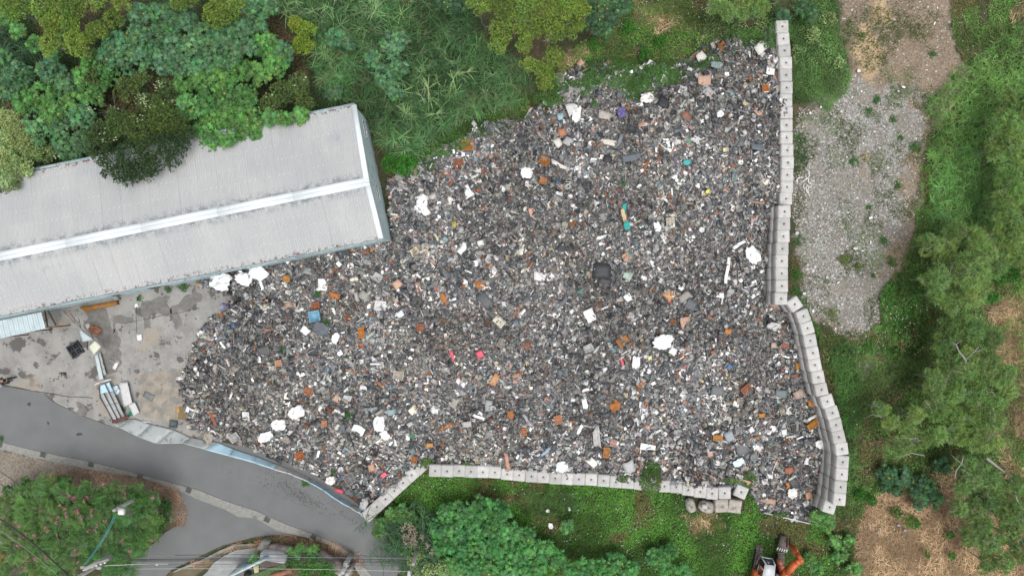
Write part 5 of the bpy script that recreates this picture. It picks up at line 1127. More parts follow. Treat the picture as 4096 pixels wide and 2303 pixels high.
# ------------------------------------------------------------------ people
def skin(name, verts, edges, rad, m, parent, sub=2, root=0):
    me = bpy.data.meshes.new(name); me.from_pydata(verts, edges, []); o = bpy.data.objects.new(name, me); col.objects.link(o); o.parent = parent
    mod = o.modifiers.new('skin', 'SKIN'); mod.use_smooth_shade = True
    for i, r in enumerate(rad):
        r = r if hasattr(r, '__len__') else (r, r); me.skin_vertices[0].data[i].radius = r; me.skin_vertices[0].data[i].use_root = (i == root)
    s = o.modifiers.new('sub', 'SUBSURF'); s.levels = sub; s.render_levels = sub
    me.materials.append(m); return o
M_skin = mat('skin', (.50, .30, .21), rough=.6, var=.03)
def person(px, py, face, label, top, leg, hair, hat=None, z0=0, lean=.12, reach=.45, step=.18, extra=None, heap=False):
    p = onheap(px, py, .12) if heap else W(px, py, .02)
    r = empty('person', tuple(p), label, 'person', rz=math.radians(face)); r['kind'] = 'thing'
    # local: +X is forward
    J = dict(pel=(0, 0, .92), sp=(lean * .5, 0, 1.15), ch=(lean, 0, 1.36), nk=(lean * 1.3, 0, 1.48), hd=(lean * 1.6 + .02, 0, 1.60), tp=(lean * 1.7 + .02, 0, 1.69))
    V_ = [J['pel'], J['sp'], J['ch'], J['nk'], J['hd'], J['tp']]; E = [(0, 1), (1, 2), (2, 3), (3, 4), (4, 5)]; Rr = [(.13, .10), (.13, .10), (.15, .10), .05, (.085, .10), .07]
    for s, st in ((1, step), (-1, -step)):
        i = len(V_)
        V_ += [(0, s * .10, .88), (st * .6 + .03, s * .11, .48), (st * .8 - .02, s * .11, .09), (st * .8 + .14, s * .12, .04)]; Rr += [.09, .062, .042, .038]; E += [(0, i), (i, i + 1), (i + 1, i + 2), (i + 2, i + 3)]
    hands = []
    for s in (1, -1):
        i = len(V_); c = J['ch']
        V_ += [(c[0], s * .19, 1.37), (c[0] + .06, s * .25, 1.12), (c[0] + reach * .75, s * .17, 1.10), (c[0] + reach * .95, s * .15, 1.12)]; Rr += [.055, .042, .03, .032]
        E += [(2, i), (i, i + 1), (i + 1, i + 2), (i + 2, i + 3)]; hands.append((V_[-1], s))
    skin('body', V_, E, Rr, M_skin, r)
    c = J['ch']
    Vs = [J['pel'], J['sp'], J['ch'], (J['nk'][0], 0, 1.42)]; Es = [(0, 1), (1, 2), (2, 3)]; Rs = [(.155, .125), (.155, .125), (.175, .125), .085]
    for s in (1, -1):
        i = len(Vs); Vs += [(c[0], s * .19, 1.37), (c[0] + .06, s * .25, 1.12), (c[0] + reach * .6, s * .18, 1.10)]; Rs += [.078, .062, .048]; Es += [(2, i), (i, i + 1), (i + 1, i + 2)]
    skin('shirt', Vs, Es, Rs, top, r)
    Vt = [(0, 0, .95)]; Et = []; Rt = [(.145, .12)]
    for s, st in ((1, step), (-1, -step)):
        i = len(Vt); Vt += [(0, s * .10, .85), (st * .6 + .03, s * .11, .48), (st * .8 - .02, s * .11, .13)]; Rt += [.11, .08, .06]; Et += [(0, i), (i, i + 1), (i + 1, i + 2)]
    skin('trousers', Vt, Et, Rt, leg, r)
    for s, st in ((1, step), (-1, -step)):
        MB().add(*tube([(st * .8 - .07, s * .115, .05), (st * .8 + .06, s * .12, .055), (st * .8 + .19, s * .125, .035)], [.05, .055, .035], 8)).build('shoe', mat('shoe', (.03, .03, .03)), r)
    for (hx_, hy_, hz_), s in hands:
        mb = MB().add(*box(.085, .07, .028, (hx_ + .05, hy_, hz_)))
        for f in range(4):
            y = hy_ - .028 + f * .019; L = (.062, .072, .068, .052)[f]
            mb.add(*tube([(hx_ + .09, y, hz_), (hx_ + .09 + L * .6, y, hz_ - .01), (hx_ + .09 + L, y, hz_ - .035)], [.009, .008, .006], 5))
        mb.add(*tube([(hx_ + .03, hy_ - s * .03, hz_), (hx_ + .06, hy_ - s * .062, hz_ - .005), (hx_ + .09, hy_ - s * .066, hz_ - .02)], [.011, .01, .007], 5))
        mb.build('hand', M_skin, r)
    h = J['hd']
    p_, t_ = grid(12, 7, lambda a, b: (h[0] - .015 + np.sin(b * 1.75) * np.cos(a * 6.283) * .108, np.sin(b * 1.75) * np.sin(a * 6.283) * .098, h[2] + .02 + np.cos(b * 1.75) * .115))
    MB().add(p_, t_).build('hair', hair, r, smooth=True)
    mb = MB()
    for s in (1, -1): mb.add(*box(.012, .022, .01, (h[0] + .097, s * .033, h[2] + .0)))
    mb.add(*box(.01, .045, .01, (h[0] + .09, 0, h[2] - .065))); mb.build('eyes_and_mouth', mat('face_dark', (.06, .03, .03)), r)
    MB().add(*tube([(h[0] + .09, 0, h[2] + .01), (h[0] + .115, 0, h[2] - .03)], [.01, .016], 6)).build('nose', M_skin, r)
    if hat:
        p_, t_ = grid(14, 6, lambda a, b: (h[0] - .01 + np.where(b < .7, b * .16, .112 + (b - .7) * .32) * np.cos(a * 6.283) * 1.05, np.where(b < .7, b * .16, .112 + (b - .7) * .32) * np.sin(a * 6.283), h[2] + .15 - np.where(b < .7, b ** 3 * .12, .05 + (b - .7) * .15)))
        MB().add(p_, t_).build('hat', hat, r, smooth=True)
    if extra: extra(r, J)
    return r
hairm = mat('black_hair', (.012, .011, .012), rough=.5)
person(927, 1222, 180, 'person in a blue shirt and grey sun hat at the edge of the scrap heap', mat('blue_shirt', (.10, .20, .55)), mat('dark_trousers', (.03, .03, .035)), hairm, mat('grey_hat', (.27, .25, .31)))
def backpack(r, J): MB().add(*box(.14, .28, .36, (-.15, 0, 1.22))).build('backpack', mat('black_cloth', (.012, .012, .014)), r)
person(958, 1208, 160, 'person in a denim jacket with a black shoulder bag behind the one in blue', mat('denim', (.10, .17, .26)), mat('dark_trousers', (.03, .03, .035)), hairm, extra=backpack)
def camera_x(r, J):
    MB().add(*box(.09, .15, .1, (.62, 0, 1.16))).build('camera', mat('camera_black', (.02, .02, .02)), r)
    MB().add(*tube([(-.09, 0, 1.25), (-.115, 0, 1.25)], .11, 14)).build('shirt_print', mat('white_print', (.85, .85, .85)), r)
person(1105, 1202, 172, 'person in a black shirt with a white disc and blue jeans standing on the scrap', mat('black_cloth', (.012, .012, .014)), mat('jeans', (.05, .09, .16)), hairm, heap=True, extra=camera_x, lean=.3)
person(57, 1514, 185, 'person all in black at the left edge beside the scooter', mat('black_cloth', (.012, .012, .014)), mat('black_trousers', (.015, .016, .022)), hairm, lean=.1, step=.25)
# scooter at the left edge
q = W(-12, 1545, .5); s = empty('scooter', (q.x, q.y, 0), 'white scooter cut off by the left edge below the person in black', 'scooter', rz=math.radians(20))
for x in (-.6, .6):
    wv, wt = tube([(x, -.05, .27), (x, .05, .27)], .27, 16); wh = MB().add(wv, wt).build('wheel', mat('tyre', (.02, .02, .02)), s); MB().add(*tube([(x, -.06, .27), (x, .06, .27)], .14, 12)).build('rim', mat('rim', (.4, .4, .4), metal=.6), wh)
MB().add(*hull8([(-.75, -.13, .35), (-.1, -.13, .3), (-.1, .13, .3), (-.75, .13, .35)], [(-.8, -.14, .68), (-.15, -.12, .66), (-.15, .12, .66), (-.8, .14, .68)])).add(*box(.35, .3, .08, (.1, 0, .32))).add(*hull8([(.25, -.2, .3), (.4, -.16, .3), (.4, .16, .3), (.25, .2, .3)], [(.38, -.16, .95), (.5, -.1, .95), (.5, .1, .95), (.38, .16, .95)])).build('body', mat('scooter_white', (.75, .76, .78), rough=.3), s)
MB().add(*hull8([(-.72, -.11, .68), (-.12, -.11, .68), (-.12, .11, .68), (-.72, .11, .68)], [(-.7, -.1, .76), (-.16, -.08, .74), (-.16, .08, .74), (-.7, .1, .76)])).build('seat', mat('seat_black', (.02, .02, .02)), s)
MB().add(*tube([(.36, -.34, 1.02), (.42, 0, 1.04), (.36, .34, 1.02)], .02, 6)).add(*tube([(.42, 0, .9), (.42, 0, 1.04)], .04, 6)).build('handlebar', mat('camera_black', (.02, .02, .02)), s)
MB().add(*tube([(.5, 0, .88), (.54, 0, .88)], .07, 10)).build('headlight', mat('lens', (.7, .72, .75), rough=.15), s)
for sx in (-1, 1): MB().add(*bar((.38, sx * .25, 1.04), (.34, sx * .3, 1.2), .015)).add(*box(.02, .12, .07, (.34, sx * .3, 1.2))).build('mirror', mat('camera_black', (.02, .02, .02)), s)
q = W(253, 1495, .1); o = empty('bag', (q.x, q.y, 0), 'black bag with a pale tag and olive straps lying on the concrete yard', 'bag')
MB().add(*hull8([(-.16, -.14, 0), (.22, -.12, 0), (.22, .12, 0), (-.16, .12, 0)], [(-.14, -.1, .14), (.18, -.1, .16), (.2, .09, .14), (-.14, .1, .16)])).build('body', mat('black_bag', (.03, .04, .04)), o); MB().add(*box(.05, .05, .01, (.0, -.03, .165))).build('tag', mat('pale_tag', (.7, .72, .5)), o)
for k in range(3): MB().add(*tube([(-.15, .1 - k * .06, .1), (-.3, .12 - k * .07, .05), (-.42, .1 - k * .07, .03)], .022, 5)).build('strap', mat('olive', (.17, .16, .08)), o)

# ------------------------------------------------------------------ excavator
q = W(3098, 2290, .5); ex = empty('excavator', (q.x, q.y, 0), 'orange tracked excavator with white cab roof and toothed bucket at bottom edge', 'excavator')
EA = ex.location
def xe(x, y, z): p = W(2900 + x / 4.293, 2050 + y / 4.293, z); return Vector((p.x, p.y, z)) - EA       # from the close-up of the photo
M_or = mat('digger_orange', (.58, .135, .045), rough=.45, var=.12, scale=3, dirt=(.42, .12, .05), dscale=4, dth=.6)
M_trk = mat('track_steel', (.21, .185, .155), rough=.8, var=.25, scale=6, dirt=(.11, .10, .085), dscale=5, dth=.5)
M_dks = mat('dark_steel', (.05, .048, .045), rough=.6, var=.2)
for (a, b) in (((605, 590), (490, 1240)), ((975, 690), (880, 1330))):
    s0 = xe(*a, .75); s1 = xe(*b, .75); d = Vector((s1.x - s0.x, s1.y - s0.y, 0)); Ln = 3.9; d.normalize(); sd_ = Vector((d.y, -d.x, 0)); r_ = .38
    tr = bpy.data.objects.new('track', MB().add(*hull8([s0 + d * .35 - sd_ * .2 + Vector((0, 0, -.6)), s0 + d * (Ln - .35) - sd_ * .2 + Vector((0, 0, -.6)), s0 + d * (Ln - .35) + sd_ * .2 + Vector((0, 0, -.6)), s0 + d * .35 + sd_ * .2 + Vector((0, 0, -.6))],
                                                       [s0 + d * .35 - sd_ * .2 + Vector((0, 0, -.1)), s0 + d * (Ln - .35) - sd_ * .2 + Vector((0, 0, -.1)), s0 + d * (Ln - .35) + sd_ * .2 + Vector((0, 0, -.1)), s0 + d * .35 + sd_ * .2 + Vector((0, 0, -.1))])).data('track')); tr.data.materials.append(M_dks); col.objects.link(tr); tr.parent = ex
    # shoes round the loop
    per = 2 * (Ln - 2 * r_) + 2 * math.pi * r_; ns = 46
    shoe_me = MB().add(*box(.15, .58, .035)).add(*box(.025, .56, .05, (.04, 0, .03))).data('track_shoe'); shoe_me.materials.append(M_trk)
    for k in range(ns):
        t = k / ns * per; st = Ln - 2 * r_
        if t < st: x, z, an = r_ + t, r_, 0
        elif t < st + math.pi * r_: a_ = (t - st) / r_; x, z, an = Ln - r_ + math.sin(a_) * r_, math.cos(a_) * r_, a_
        elif t < 2 * st + math.pi * r_: x, z, an = Ln - r_ - (t - st - math.pi * r_), -r_, math.pi
        else: a_ = (t - 2 * st - math.pi * r_) / r_; x, z, an = r_ - math.sin(a_) * r_, -math.cos(a_) * r_, math.pi + a_
        o = bpy.data.objects.new('track_shoe', shoe_me); col.objects.link(o); o.parent = tr
        X = d * math.cos(an) + Vector((0, 0, -math.sin(an))); N = d * math.sin(an) + Vector((0, 0, math.cos(an)))
        c = s0 + d * x + Vector((0, 0, -.36 + z)); m = Matrix.Identity(4); Yv = N.cross(X)
        for i in range(3): m[i][0] = X[i]; m[i][1] = Yv[i]; m[i][2] = N[i]; m[i][3] = c[i]
        o.matrix_local = m
def hx(top, bot, name, m, zt, zb, par=ex):
    T = [xe(x, y, zt) for x, y in top]; B_ = [xe(x, y, zb) for x, y in bot]
    # counter-clockwise seen from above
    if (T[1] - T[0]).cross(T[2] - T[1]).z < 0: T = T[::-1]; B_ = B_[::-1]
    return MB().add(*hull8([(p.x, p.y, zb) for p in T], T)).build(name, m, par)
hx([(520, 1010), (1010, 1085), (960, 1400), (460, 1330)], None or [(0, 0)] * 4, 'upper_body', M_or, 1.75, .95)
hx([(880, 1060), (1010, 1085), (960, 1400), (840, 1380)], [(0, 0)] * 4, 'engine_cover', mat('cover_grey', (.35, .35, .34)), 2.1, 1.76)
cab = hx([(690, 885), (868, 912), (845, 1130), (640, 1105)], [(0, 0)] * 4, 'cab_roof', mat('cab_white', (.64, .67, .70), rough=.4, var=.06), 2.95, 2.84)
hx([(705, 905), (850, 925), (830, 1100), (660, 1085)], [(0, 0)] * 4, 'roof_pad', mat('cab_white', (0, 0, 0)), 2.98, 2.955)
hx([(648, 900), (845, 925), (830, 1120), (625, 1095)], [(0, 0)] * 4, 'cab_body', mat('cab_inside', (.04, .045, .05)), 2.3, 1.2)
g_ = mat('cab_glass', (.02, .035, .04), rough=.12, spec=.8)
f0, f1, f2, f3 = xe(662, 765, 1.9), xe(815, 790, 1.9), xe(862, 905, 2.83), xe(705, 885, 2.83)
MB().add(*hull8([f0 - Vector((0, 0, .03)), f1 - Vector((0, 0, .03)), f2 - Vector((0, 0, .03)), f3 - Vector((0, 0, .03))][::-1], [f0, f1, f2, f3][::-1])).build('windscreen', g_, ex)
l0, l1, l2, l3 = xe(600, 830, 1.5), xe(545, 1050, 1.5), xe(640, 1080, 2.83), xe(690, 895, 2.83)
MB().add(*hull8([p - Vector((0, 0, .03)) for p in (l0, l1, l2, l3)], [l0, l1, l2, l3])).build('side_window', g_, ex)
for a, b in ((xe(612, 735, 1.6), f3), (f1, f2), (f0, f1), (xe(612, 735, 1.6), f0), (l0, l1)): MB().add(*bar(a, b, .08)).build('cab_frame', mat('cab_white', (0, 0, 0)), ex)
MB().add(*bar(xe(565, 865, 2.2), xe(665, 985, 2.9), .12, .05)).build('side_rail', M_or, ex)
MB().add(*bar(xe(600, 745, 1.7), xe(535, 880, 1.7), .04)).build('handrail', mat('rail_grey', (.3, .3, .3)), ex)
# boom, stick, bucket
def limb(P, wdt, hts, name, m):
    mb = MB()
    for (a, ha), (b, hb) in zip(zip(P, hts), zip(P[1:], hts[1:])):
        d = (b - a).normalized(); s_ = d.cross(Vector((0, 0, 1))).normalized() * wdt / 2; n = s_.cross(d).normalized()
        if n.z < 0: n = -n
        bot = [a - s_ - n * ha / 2, b - s_ - n * hb / 2, b + s_ - n * hb / 2, a + s_ - n * ha / 2]; top = [x + n * h for x, h in zip(bot, (ha, hb, hb, ha))]
        mb.add(*hull8(bot, top))
    return mb.build(name, m, ex)
limb([xe(930, 1150, 1.7), xe(1060, 1010, 3.1), xe(1215, 860, 3.9), xe(1290, 810, 3.9)], .34, [.5, .6, .45, .3], 'boom', M_or)
limb([xe(1305, 800, 4.1), xe(1240, 720, 3.5), xe(1130, 560, 1.6)], .28, [.35, .45, .3], 'stick', M_or)
limb([xe(1010, 1090, 2.0), xe(1180, 985, 3.0)], .14, [.14, .14], 'hydraulic_cylinder', M_or)
limb([xe(1180, 985, 3.0), xe(1290, 860, 3.7)], .07, [.07, .07], 'piston_rod', mat('chrome', (.6, .6, .6), metal=.8, rough=.3))
limb([xe(1245, 660, 3.7), xe(1185, 560, 2.4)], .13, [.13, .13], 'hydraulic_cylinder', M_or)
limb([xe(1185, 560, 2.4), xe(1150, 500, 1.6)], .07, [.07, .07], 'piston_rod', mat('chrome', (.6, .6, .6)))
for c, r0 in (((1215, 700), .2), ((1250, 835), .18)):
    a = xe(*c, 3.9); MB().add(*tube([a + Vector((-.25, -.1, 0)), a + Vector((0, .12, .15)), a + Vector((.22, .1, -.1))], .03, 6)).build('hose', M_dks, ex)
MB().add(*bar(xe(1300, 790, 4.15), xe(1318, 850, 3.9), .2, .3)).build('elbow_bracket', M_or, ex)
hx([(935, 845), (985, 850), (985, 905), (930, 900)], [(0, 0)] * 4, 'counter_bracket', mat('faded_orange', (.75, .25, .16), var=.1), 1.85, 1.2)
hx([(945, 915), (1025, 930), (1020, 975), (940, 965)], [(0, 0)] * 4, 'step_plate', mat('faded_orange', (0, 0, 0)), 1.8, 1.2)
hx([(905, 840), (1000, 870), (1040, 1040), (930, 1060)], [(0, 0)] * 4, 'front_frame', mat('dusty_red', (.30, .09, .05)), 1.45, .9)
bk = mat('bucket_steel', (.20, .175, .16), rough=.7, var=.2, scale=5, dirt=(.25, .12, .08), dscale=4, dth=.58)
Wb = [xe(900, 590, .55), xe(1095, 635, .55), xe(1105, 430, .9), xe(985, 410, .9)]
mb = MB(); b0, b1 = xe(1000, 490, 1.15), xe(1075, 500, 1.15)
mb.add(*hull8([p - Vector((0, 0, .5)) for p in (xe(960, 560, .6), xe(1090, 585, .6), Wb[2], Wb[3])], [Wb[0], Wb[1], xe(1090, 440, 1.15), xe(1000, 420, 1.15)]))
bu = mb.build('bucket', bk, ex)
for k in range(5):
    p = Wb[0].lerp(Wb[1], (k + .3) / 5); q2 = p + (Wb[0] - Wb[3]).normalized() * .28
    MB().add(*bar(p, q2, .10, .07)).build('tooth', mat('tooth_steel', (.62, .61, .60)), bu)
MB().add(*bar(xe(1075, 440, 1.3), xe(1060, 590, 1.1), .05, .25)).add(*bar(xe(1120, 450, 1.4), xe(1100, 570, 1.2), .05, .25)).build('bucket_link', mat('brown_rust', (.13, .06, .04)), ex)

# ------------------------------------------------------------------ poles, lamps and overhead lines
M_pole = mat('pole_concrete', (.40, .395, .37), rough=.85, var=.1, dirt=(.3, .3, .28), dscale=3)
def pole(name, base, top, r0, r1, label, extra=None):
    b = Vector((base[0], base[1], 0)); t = Vector(top)
    e = empty(name, (b.x, b.y, 0), label, 'pole')
    MB().add(*tube([Vector((0, 0, 0)), (t - b) * .5, t - b], [r0, (r0 + r1) / 2, r1], 12)).build('shaft', M_pole, e, smooth=False)
    return e, t - b
t1 = W(*Z('z6', 858, 952), 8.5); b1_ = W(*Z('z6', 1150, 800), 0)
e1, tt1 = pole('utility_pole', b1_, t1, .17, .11, 'concrete pole with a white lamp rising through the flowering tree')
MB().add(*bar(tt1 + Vector((.1, .05, -.3)), tt1 + Vector((.55, -.02, -.15)), .3, .22)).build('bracket', mat('bracket_grey', (.35, .35, .33)), e1)
lp = W(*Z('z6', 918, 962), 8.4) - b1_
MB().add(*tube([lp + Vector((-.15, 0, 0)), lp + Vector((.2, 0, 0))], .24, 10)).build('lamp_head', mat('lamp_white', (.80, .81, .80), var=.03), e1)
t2 = W(*Z('z6', 560, 1475), 10.5); b2_ = W(*Z('z6', 962, 1212), 0)
b2_ = W(*Z('z6', 1010, 1195), 0)
e2, tt2 = pole('utility_pole', b2_, t2, .20, .13, 'thick concrete pole with crossarm and insulators at the bottom left')
a0, a1 = W(*Z('z6', 630, 1385), 9.2) - b2_, W(*Z('z6', 820, 1320), 9.0) - b2_
MB().add(*bar(a0, a1, .13, .12)).build('crossarm', M_pole, e2)
mb = MB()
for k in range(6): p = a0.lerp(a1, (k + .5) / 6) + Vector((0, -.12, .08)); mb = MB().add(*tube([p, p + Vector((0, 0, .18))], .06, 8)); mb.build('insulator', mat('lamp_white', (.8, .8, .8)), e2)
c3 = [W(*Z('z6', x, y), z_) - b2_ for x, y, z_ in ((835, 1292, 8.0), (640, 1395, 10.0))]
MB().add(*tube(c3, [.16, .13], 10)).build('stub_post', M_pole, e2)
for x, y in ((750, 1382), (628, 1378)): p = W(*Z('z6', x, y), 9.3) - b2_; MB().add(*box(.3, .2, .25, tuple(p))).build('bracket', mat('bracket_grey', (.35, .35, .33)), e2)
t3 = W(1640, 2290, 8.6); b3_ = W(1672, 2190, 0)
e3, tt3 = pole('utility_pole', b3_, W(1652, 2255, 7.4), .18, .12, 'grey concrete pole with a street lamp in the creepers at the bottom')
m3 = W(1648, 2275, 7.6) - b3_; MB().add(*tube([W(1652, 2250, 7.0) - b3_, m3, W(1640, 2303, 8.2) - b3_], [.05, .05, .05], 8)).build('lamp_arm', mat('bracket_grey', (.35, .35, .33)), e3)
lh = W(1636, 2305, 8.2) - b3_; MB().add(*hull8([lh + Vector((-.18, -.5, -.06)), lh + Vector((.18, -.5, -.06)), lh + Vector((.12, .45, -.06)), lh + Vector((-.12, .45, -.06))], [lh + Vector((-.14, -.45, .08)), lh + Vector((.14, -.45, .08)), lh + Vector((.08, .4, .08)), lh + Vector((-.08, .4, .08))])).build('lamp_head', mat('lamp_grey', (.55, .56, .56)), e3)
def cable(a, b, r, c, label, sag=.5, cname='overhead_cable'):
    P = [a.lerp(b, i / 12) - Vector((0, 0, sag * 4 * (i / 12) * (1 - i / 12))) for i in range(13)]
    return tag(MB().add(*tube(P, r, 5)).build(cname, mat(f'cable_{c[0]:.2f}', c, rough=.5, var=.05), origin=tuple(a)), label, 'cable')
CB = [(2219, 2226, .02, (.05, .05, .055), 'thin dark overhead cable, topmost of the parallel lines'), (2232, 2233, .028, (.16, .18, .20), 'thick grey overhead cable, second from the top of the lines'), (2236, 2239, .02, (.03, .03, .03), 'black overhead cable, third from the top of the lines'),
      (2239, 2246, .018, (.035, .035, .035), 'black overhead cable, fourth from the top of the lines'), (2243, 2252, .018, (.045, .045, .045), 'black overhead cable, fifth from the top of the lines'), (2258, 2262, .015, (.1, .1, .1), 'faint overhead cable, second from the bottom of the lines'), (2274, 2284, .014, (.5, .55, .52), 'pale overhead cable, lowest of the lines')]
for ya, yb, r, c, lab in CB:
    cable(W(540 if ya > 2225 else 700, ya, 8.8), W(1640, yb, 7.6), r, c, lab, .25)
cable(W(405, 2262, 8.9), W(672, 2254, 8.6), .02, (.62, .62, .60), 'pale cable with a white joint left of the canal', .1)
o = MB().add(*box(.16, .12, .12, tuple(W(628, 2255, 8.55)))).build('cable_joint', mat('lamp_white', (.8, .8, .8))); tag(o, 'small white joint box on the pale cable over the side road', 'joint box')
for k, (dx, lab) in enumerate(((0, 'teal cable between two poles, left strand'), (7, 'teal cable between two poles, right strand'))): cable(W(455 + dx, 2062, 8.2), W(338 + dx * .6, 2256, 9.3), .022, (.07, .30, .32), lab, .5)
cable(W(-20, 2062, 9), W(290, 2320, 9), .055, (.04, .055, .07), 'dark double cable slanting across the flowering tree at the left edge', .3)
cable(W(-20, 2108, 9), W(290, 2360, 9), .02, (.25, .25, .22), 'thin pale cable slanting below the dark one at the left edge', .3)
for (x0_, y0_, x1_, y1_, lab) in ((0, 1885, 80, 1945, 'short dark cable at the left edge above the tree, upper'), (0, 1925, 60, 1990, 'short dark cable at the left edge above the tree, lower')):
    cable(W(x0_ - 60, y0_ - 40, 8), W(x1_, y1_, 6.5), .025, (.05, .05, .05), lab, .1)

# ------------------------------------------------------------------ canal, ramp and small house at the bottom
def Q(x, y): return (700 + x / 3.68, 2050 + y / 3.68)
def slab(name, pts, z, th, m, structure=True):
    o = MB().add(*polysheet(wpoly(pts, z), z, th)).build(name, m)
    if structure: tag(o, kind='structure')
    return o
M_ramp = mat('ramp_concrete', (.30, .31, .31), var=.15, scale=1.5, dirt=(.40, .41, .41), dscale=1.5, dth=.6)
slab('canal_bed', [Q(-100, 1000), Q(0, 860), Q(430, 690), Q(700, 560), Q(900, 470), Q(1180, 460), Q(1300, 520), Q(1150, 520), Q(900, 530), Q(700, 620), Q(480, 790), Q(200, 1000)], .02, .05, mat('canal_mud', (.13, .105, .06), var=.25, scale=1.0))
slab('canal_kerb', [Q(-60, 880), Q(120, 790), Q(430, 670), Q(640, 560), Q(880, 460), Q(1180, 455), Q(1180, 475), Q(900, 492), Q(680, 590), Q(430, 715), Q(0, 870)], .16, .2, mat('kerb_old', (.27, .27, .235), var=.25, dirt=(.17, .17, .14), dth=.5))
slab('concrete_ramp', [Q(330, 1000), Q(480, 860), Q(560, 740), Q(720, 630), Q(900, 545), Q(1150, 520), Q(1270, 520), Q(1200, 640), Q(1030, 780), Q(800, 960), Q(760, 1000)], .06, .1, M_ramp)
house = empty('small_house', tuple(W(*Q(1250, 850))), 'low house with white wall, yellow floor and green corrugated roof at bottom edge', 'house')
def hwall(a, b, w_, h, m, name='wall', par=house):
    A_, B_ = W(*Q(*a), h), W(*Q(*b), h); return MB().add(*bar((A_.x, A_.y, h / 2), (B_.x, B_.y, h / 2), w_, h)).build(name, m, par, origin=par.location)
M_hw = mat('house_white', (.42, .44, .45), var=.12, dirt=(.42, .43, .42), dscale=3)
hwall((760, 960), (1385, 655), .16, 2.4, mat('wall_pale_blue', (.50, .60, .62), var=.1)); hwall((1250, 640), (1620, 700), .55, 2.2, M_hw); hwall((1000, 800), (1010, 775), .1, 2.3, mat('blue_trim', (.08, .22, .38)), 'trim')
hwall((1290, 662), (1370, 655), .12, 2.46, mat('blue_trim', (.08, .22, .38)), 'trim')
def hslab(pts, z, th, m, name): return MB().add(*polysheet(wpoly([Q(*p) for p in pts], z), z, th)).build(name, m, house, origin=house.location)
hslab([(1140, 740), (1240, 690), (1370, 680), (1350, 705), (1235, 745), (1230, 870), (1170, 890)], 1.0, .1, mat('yellow_floor', (.52, .46, .27), var=.15), 'floor')
hslab([(1240, 700), (1380, 680), (1570, 720), (1560, 760), (1400, 790), (1250, 835)], .9, .1, mat('rubble_floor', (.16, .12, .11), var=.4, scale=9, dirt=(.35, .3, .28), dscale=8, dth=.6), 'terrace')
hslab([(800, 960), (1130, 790), (1160, 900), (1060, 1000), (760, 1000)], .8, .1, mat('dark_floor', (.13, .12, .115), var=.25, dirt=(.25, .24, .22), dscale=5), 'yard_floor')
M_green = mat('green_roof', (.115, .19, .07), rough=.45, var=.12, scale=2)
ra, rb, rc, rd = [W(*Q(x, y), z_) for x, y, z_ in ((1090, 925, 2.3), (1615, 745, 2.3), (1660, 860, 2.7), (1250, 1010, 2.7))]
for i in range(9):
    f0, f1 = i / 9, (i + 1) / 9 - .004; leansheet(ra.lerp(rb, f0), ra.lerp(rb, f1), rd.lerp(rc, f1), rd.lerp(rc, f0), M_green, 6, name='roof_sheet', parent=house, amp=.02)
MB().add(*bar(W(*Q(1400, 940), 2.8), W(*Q(1720, 845), 2.8), .35, .15)).build('rusty_ridge', mat('rust_red', (.30, .12, .07), var=.3, dirt=(.5, .42, .36), dscale=4), house, origin=house.location)
tv_, tt_ = tube([W(*Q(1068, 915), 1.0), W(*Q(1068, 915), 1.25)], .32, 14); tag(MB().add(tv_, tt_).build('old_tyre', mat('tyre', (.02, .02, .02)), origin=tuple(W(*Q(1068, 915), 1.0))), 'black tyre lying in the yard of the small house', 'tyre')
# low retaining wall with a faded red and white coping
M_str = mat('faded_red_stripe', (.36, .30, .29), var=.12, dirt=(.24, .15, .15), dscale=1.3, dth=.5)
cw = empty('retaining_wall', tuple(W(*Q(1500, 580))), 'low wall with faded red and white striped coping beside the dry grass', 'wall')
for i, (a, b) in enumerate((((1310, 570), (1480, 590)), ((1480, 590), (1660, 625)), ((2080, 650), (2280, 760)), ((2280, 760), (2450, 860)), ((2450, 860), (2560, 960)))):
    A_, B_ = W(*Q(*a), 1.0), W(*Q(*b), 1.0); A_.z = B_.z = .5; MB().add(*bar(A_, B_, 1.0 if i < 2 else .9, 1.0)).build('coping', M_str, cw, origin=cw.location)
q = W(*Q(1265, 545), .6); MB().add(*hull8([(q.x + a, q.y + b, 0) for a, b in ((-.9, -.9), (-.2, -1.0), (.9, .8), (.2, .9))], [(q.x + a, q.y + b, 1.1) for a, b in ((-.9, -.9), (-.2, -1.0), (.9, .8), (.2, .9))])).build('wall_end', mat('kerb_old', (.27, .27, .235)), cw, origin=cw.location)
q = W(*Q(2460, 880), 3.0); tw = empty('rooftop_frame', (q.x, q.y, 0), 'white stepped concrete post frame beside the cables at the bottom edge', 'frame')
for dx, dy, h in ((0, 0, 3.0), (.3, -.3, 2.7), (-.3, -.35, 2.6), (.1, .4, 2.4), (-.2, -.7, 2.8)): MB().add(*box(.3, .3, h, (dx, dy, h / 2))).build('post', mat('post_white', (.42, .42, .40), var=.15, dirt=(.30, .30, .28)), tw)
for a, b in (((2440, 850), (2560, 760)),): MB().add(*bar(W(*Q(*a), 2.2), W(*Q(*b), 2.2), .16, .16)).build('beam', mat('post_white', (.62, .62, .6)), tw, origin=tw.location)
tag(MB().add(*hull8([tuple(W(-12 + a, 2225 + b, 2.0)) for a, b in ((-20, 40), (30, 30), (35, -20), (-20, -45))], [tuple(W(-12 + a, 2225 + b, 2.3)) for a, b in ((-20, 40), (30, 30), (35, -20), (-20, -45))])).build('awning', mat('red_cloth', (.62, .12, .09)), origin=tuple(W(-12, 2225, 0))), 'bright red cloth awning peeking out at the left edge under the tree', 'awning')
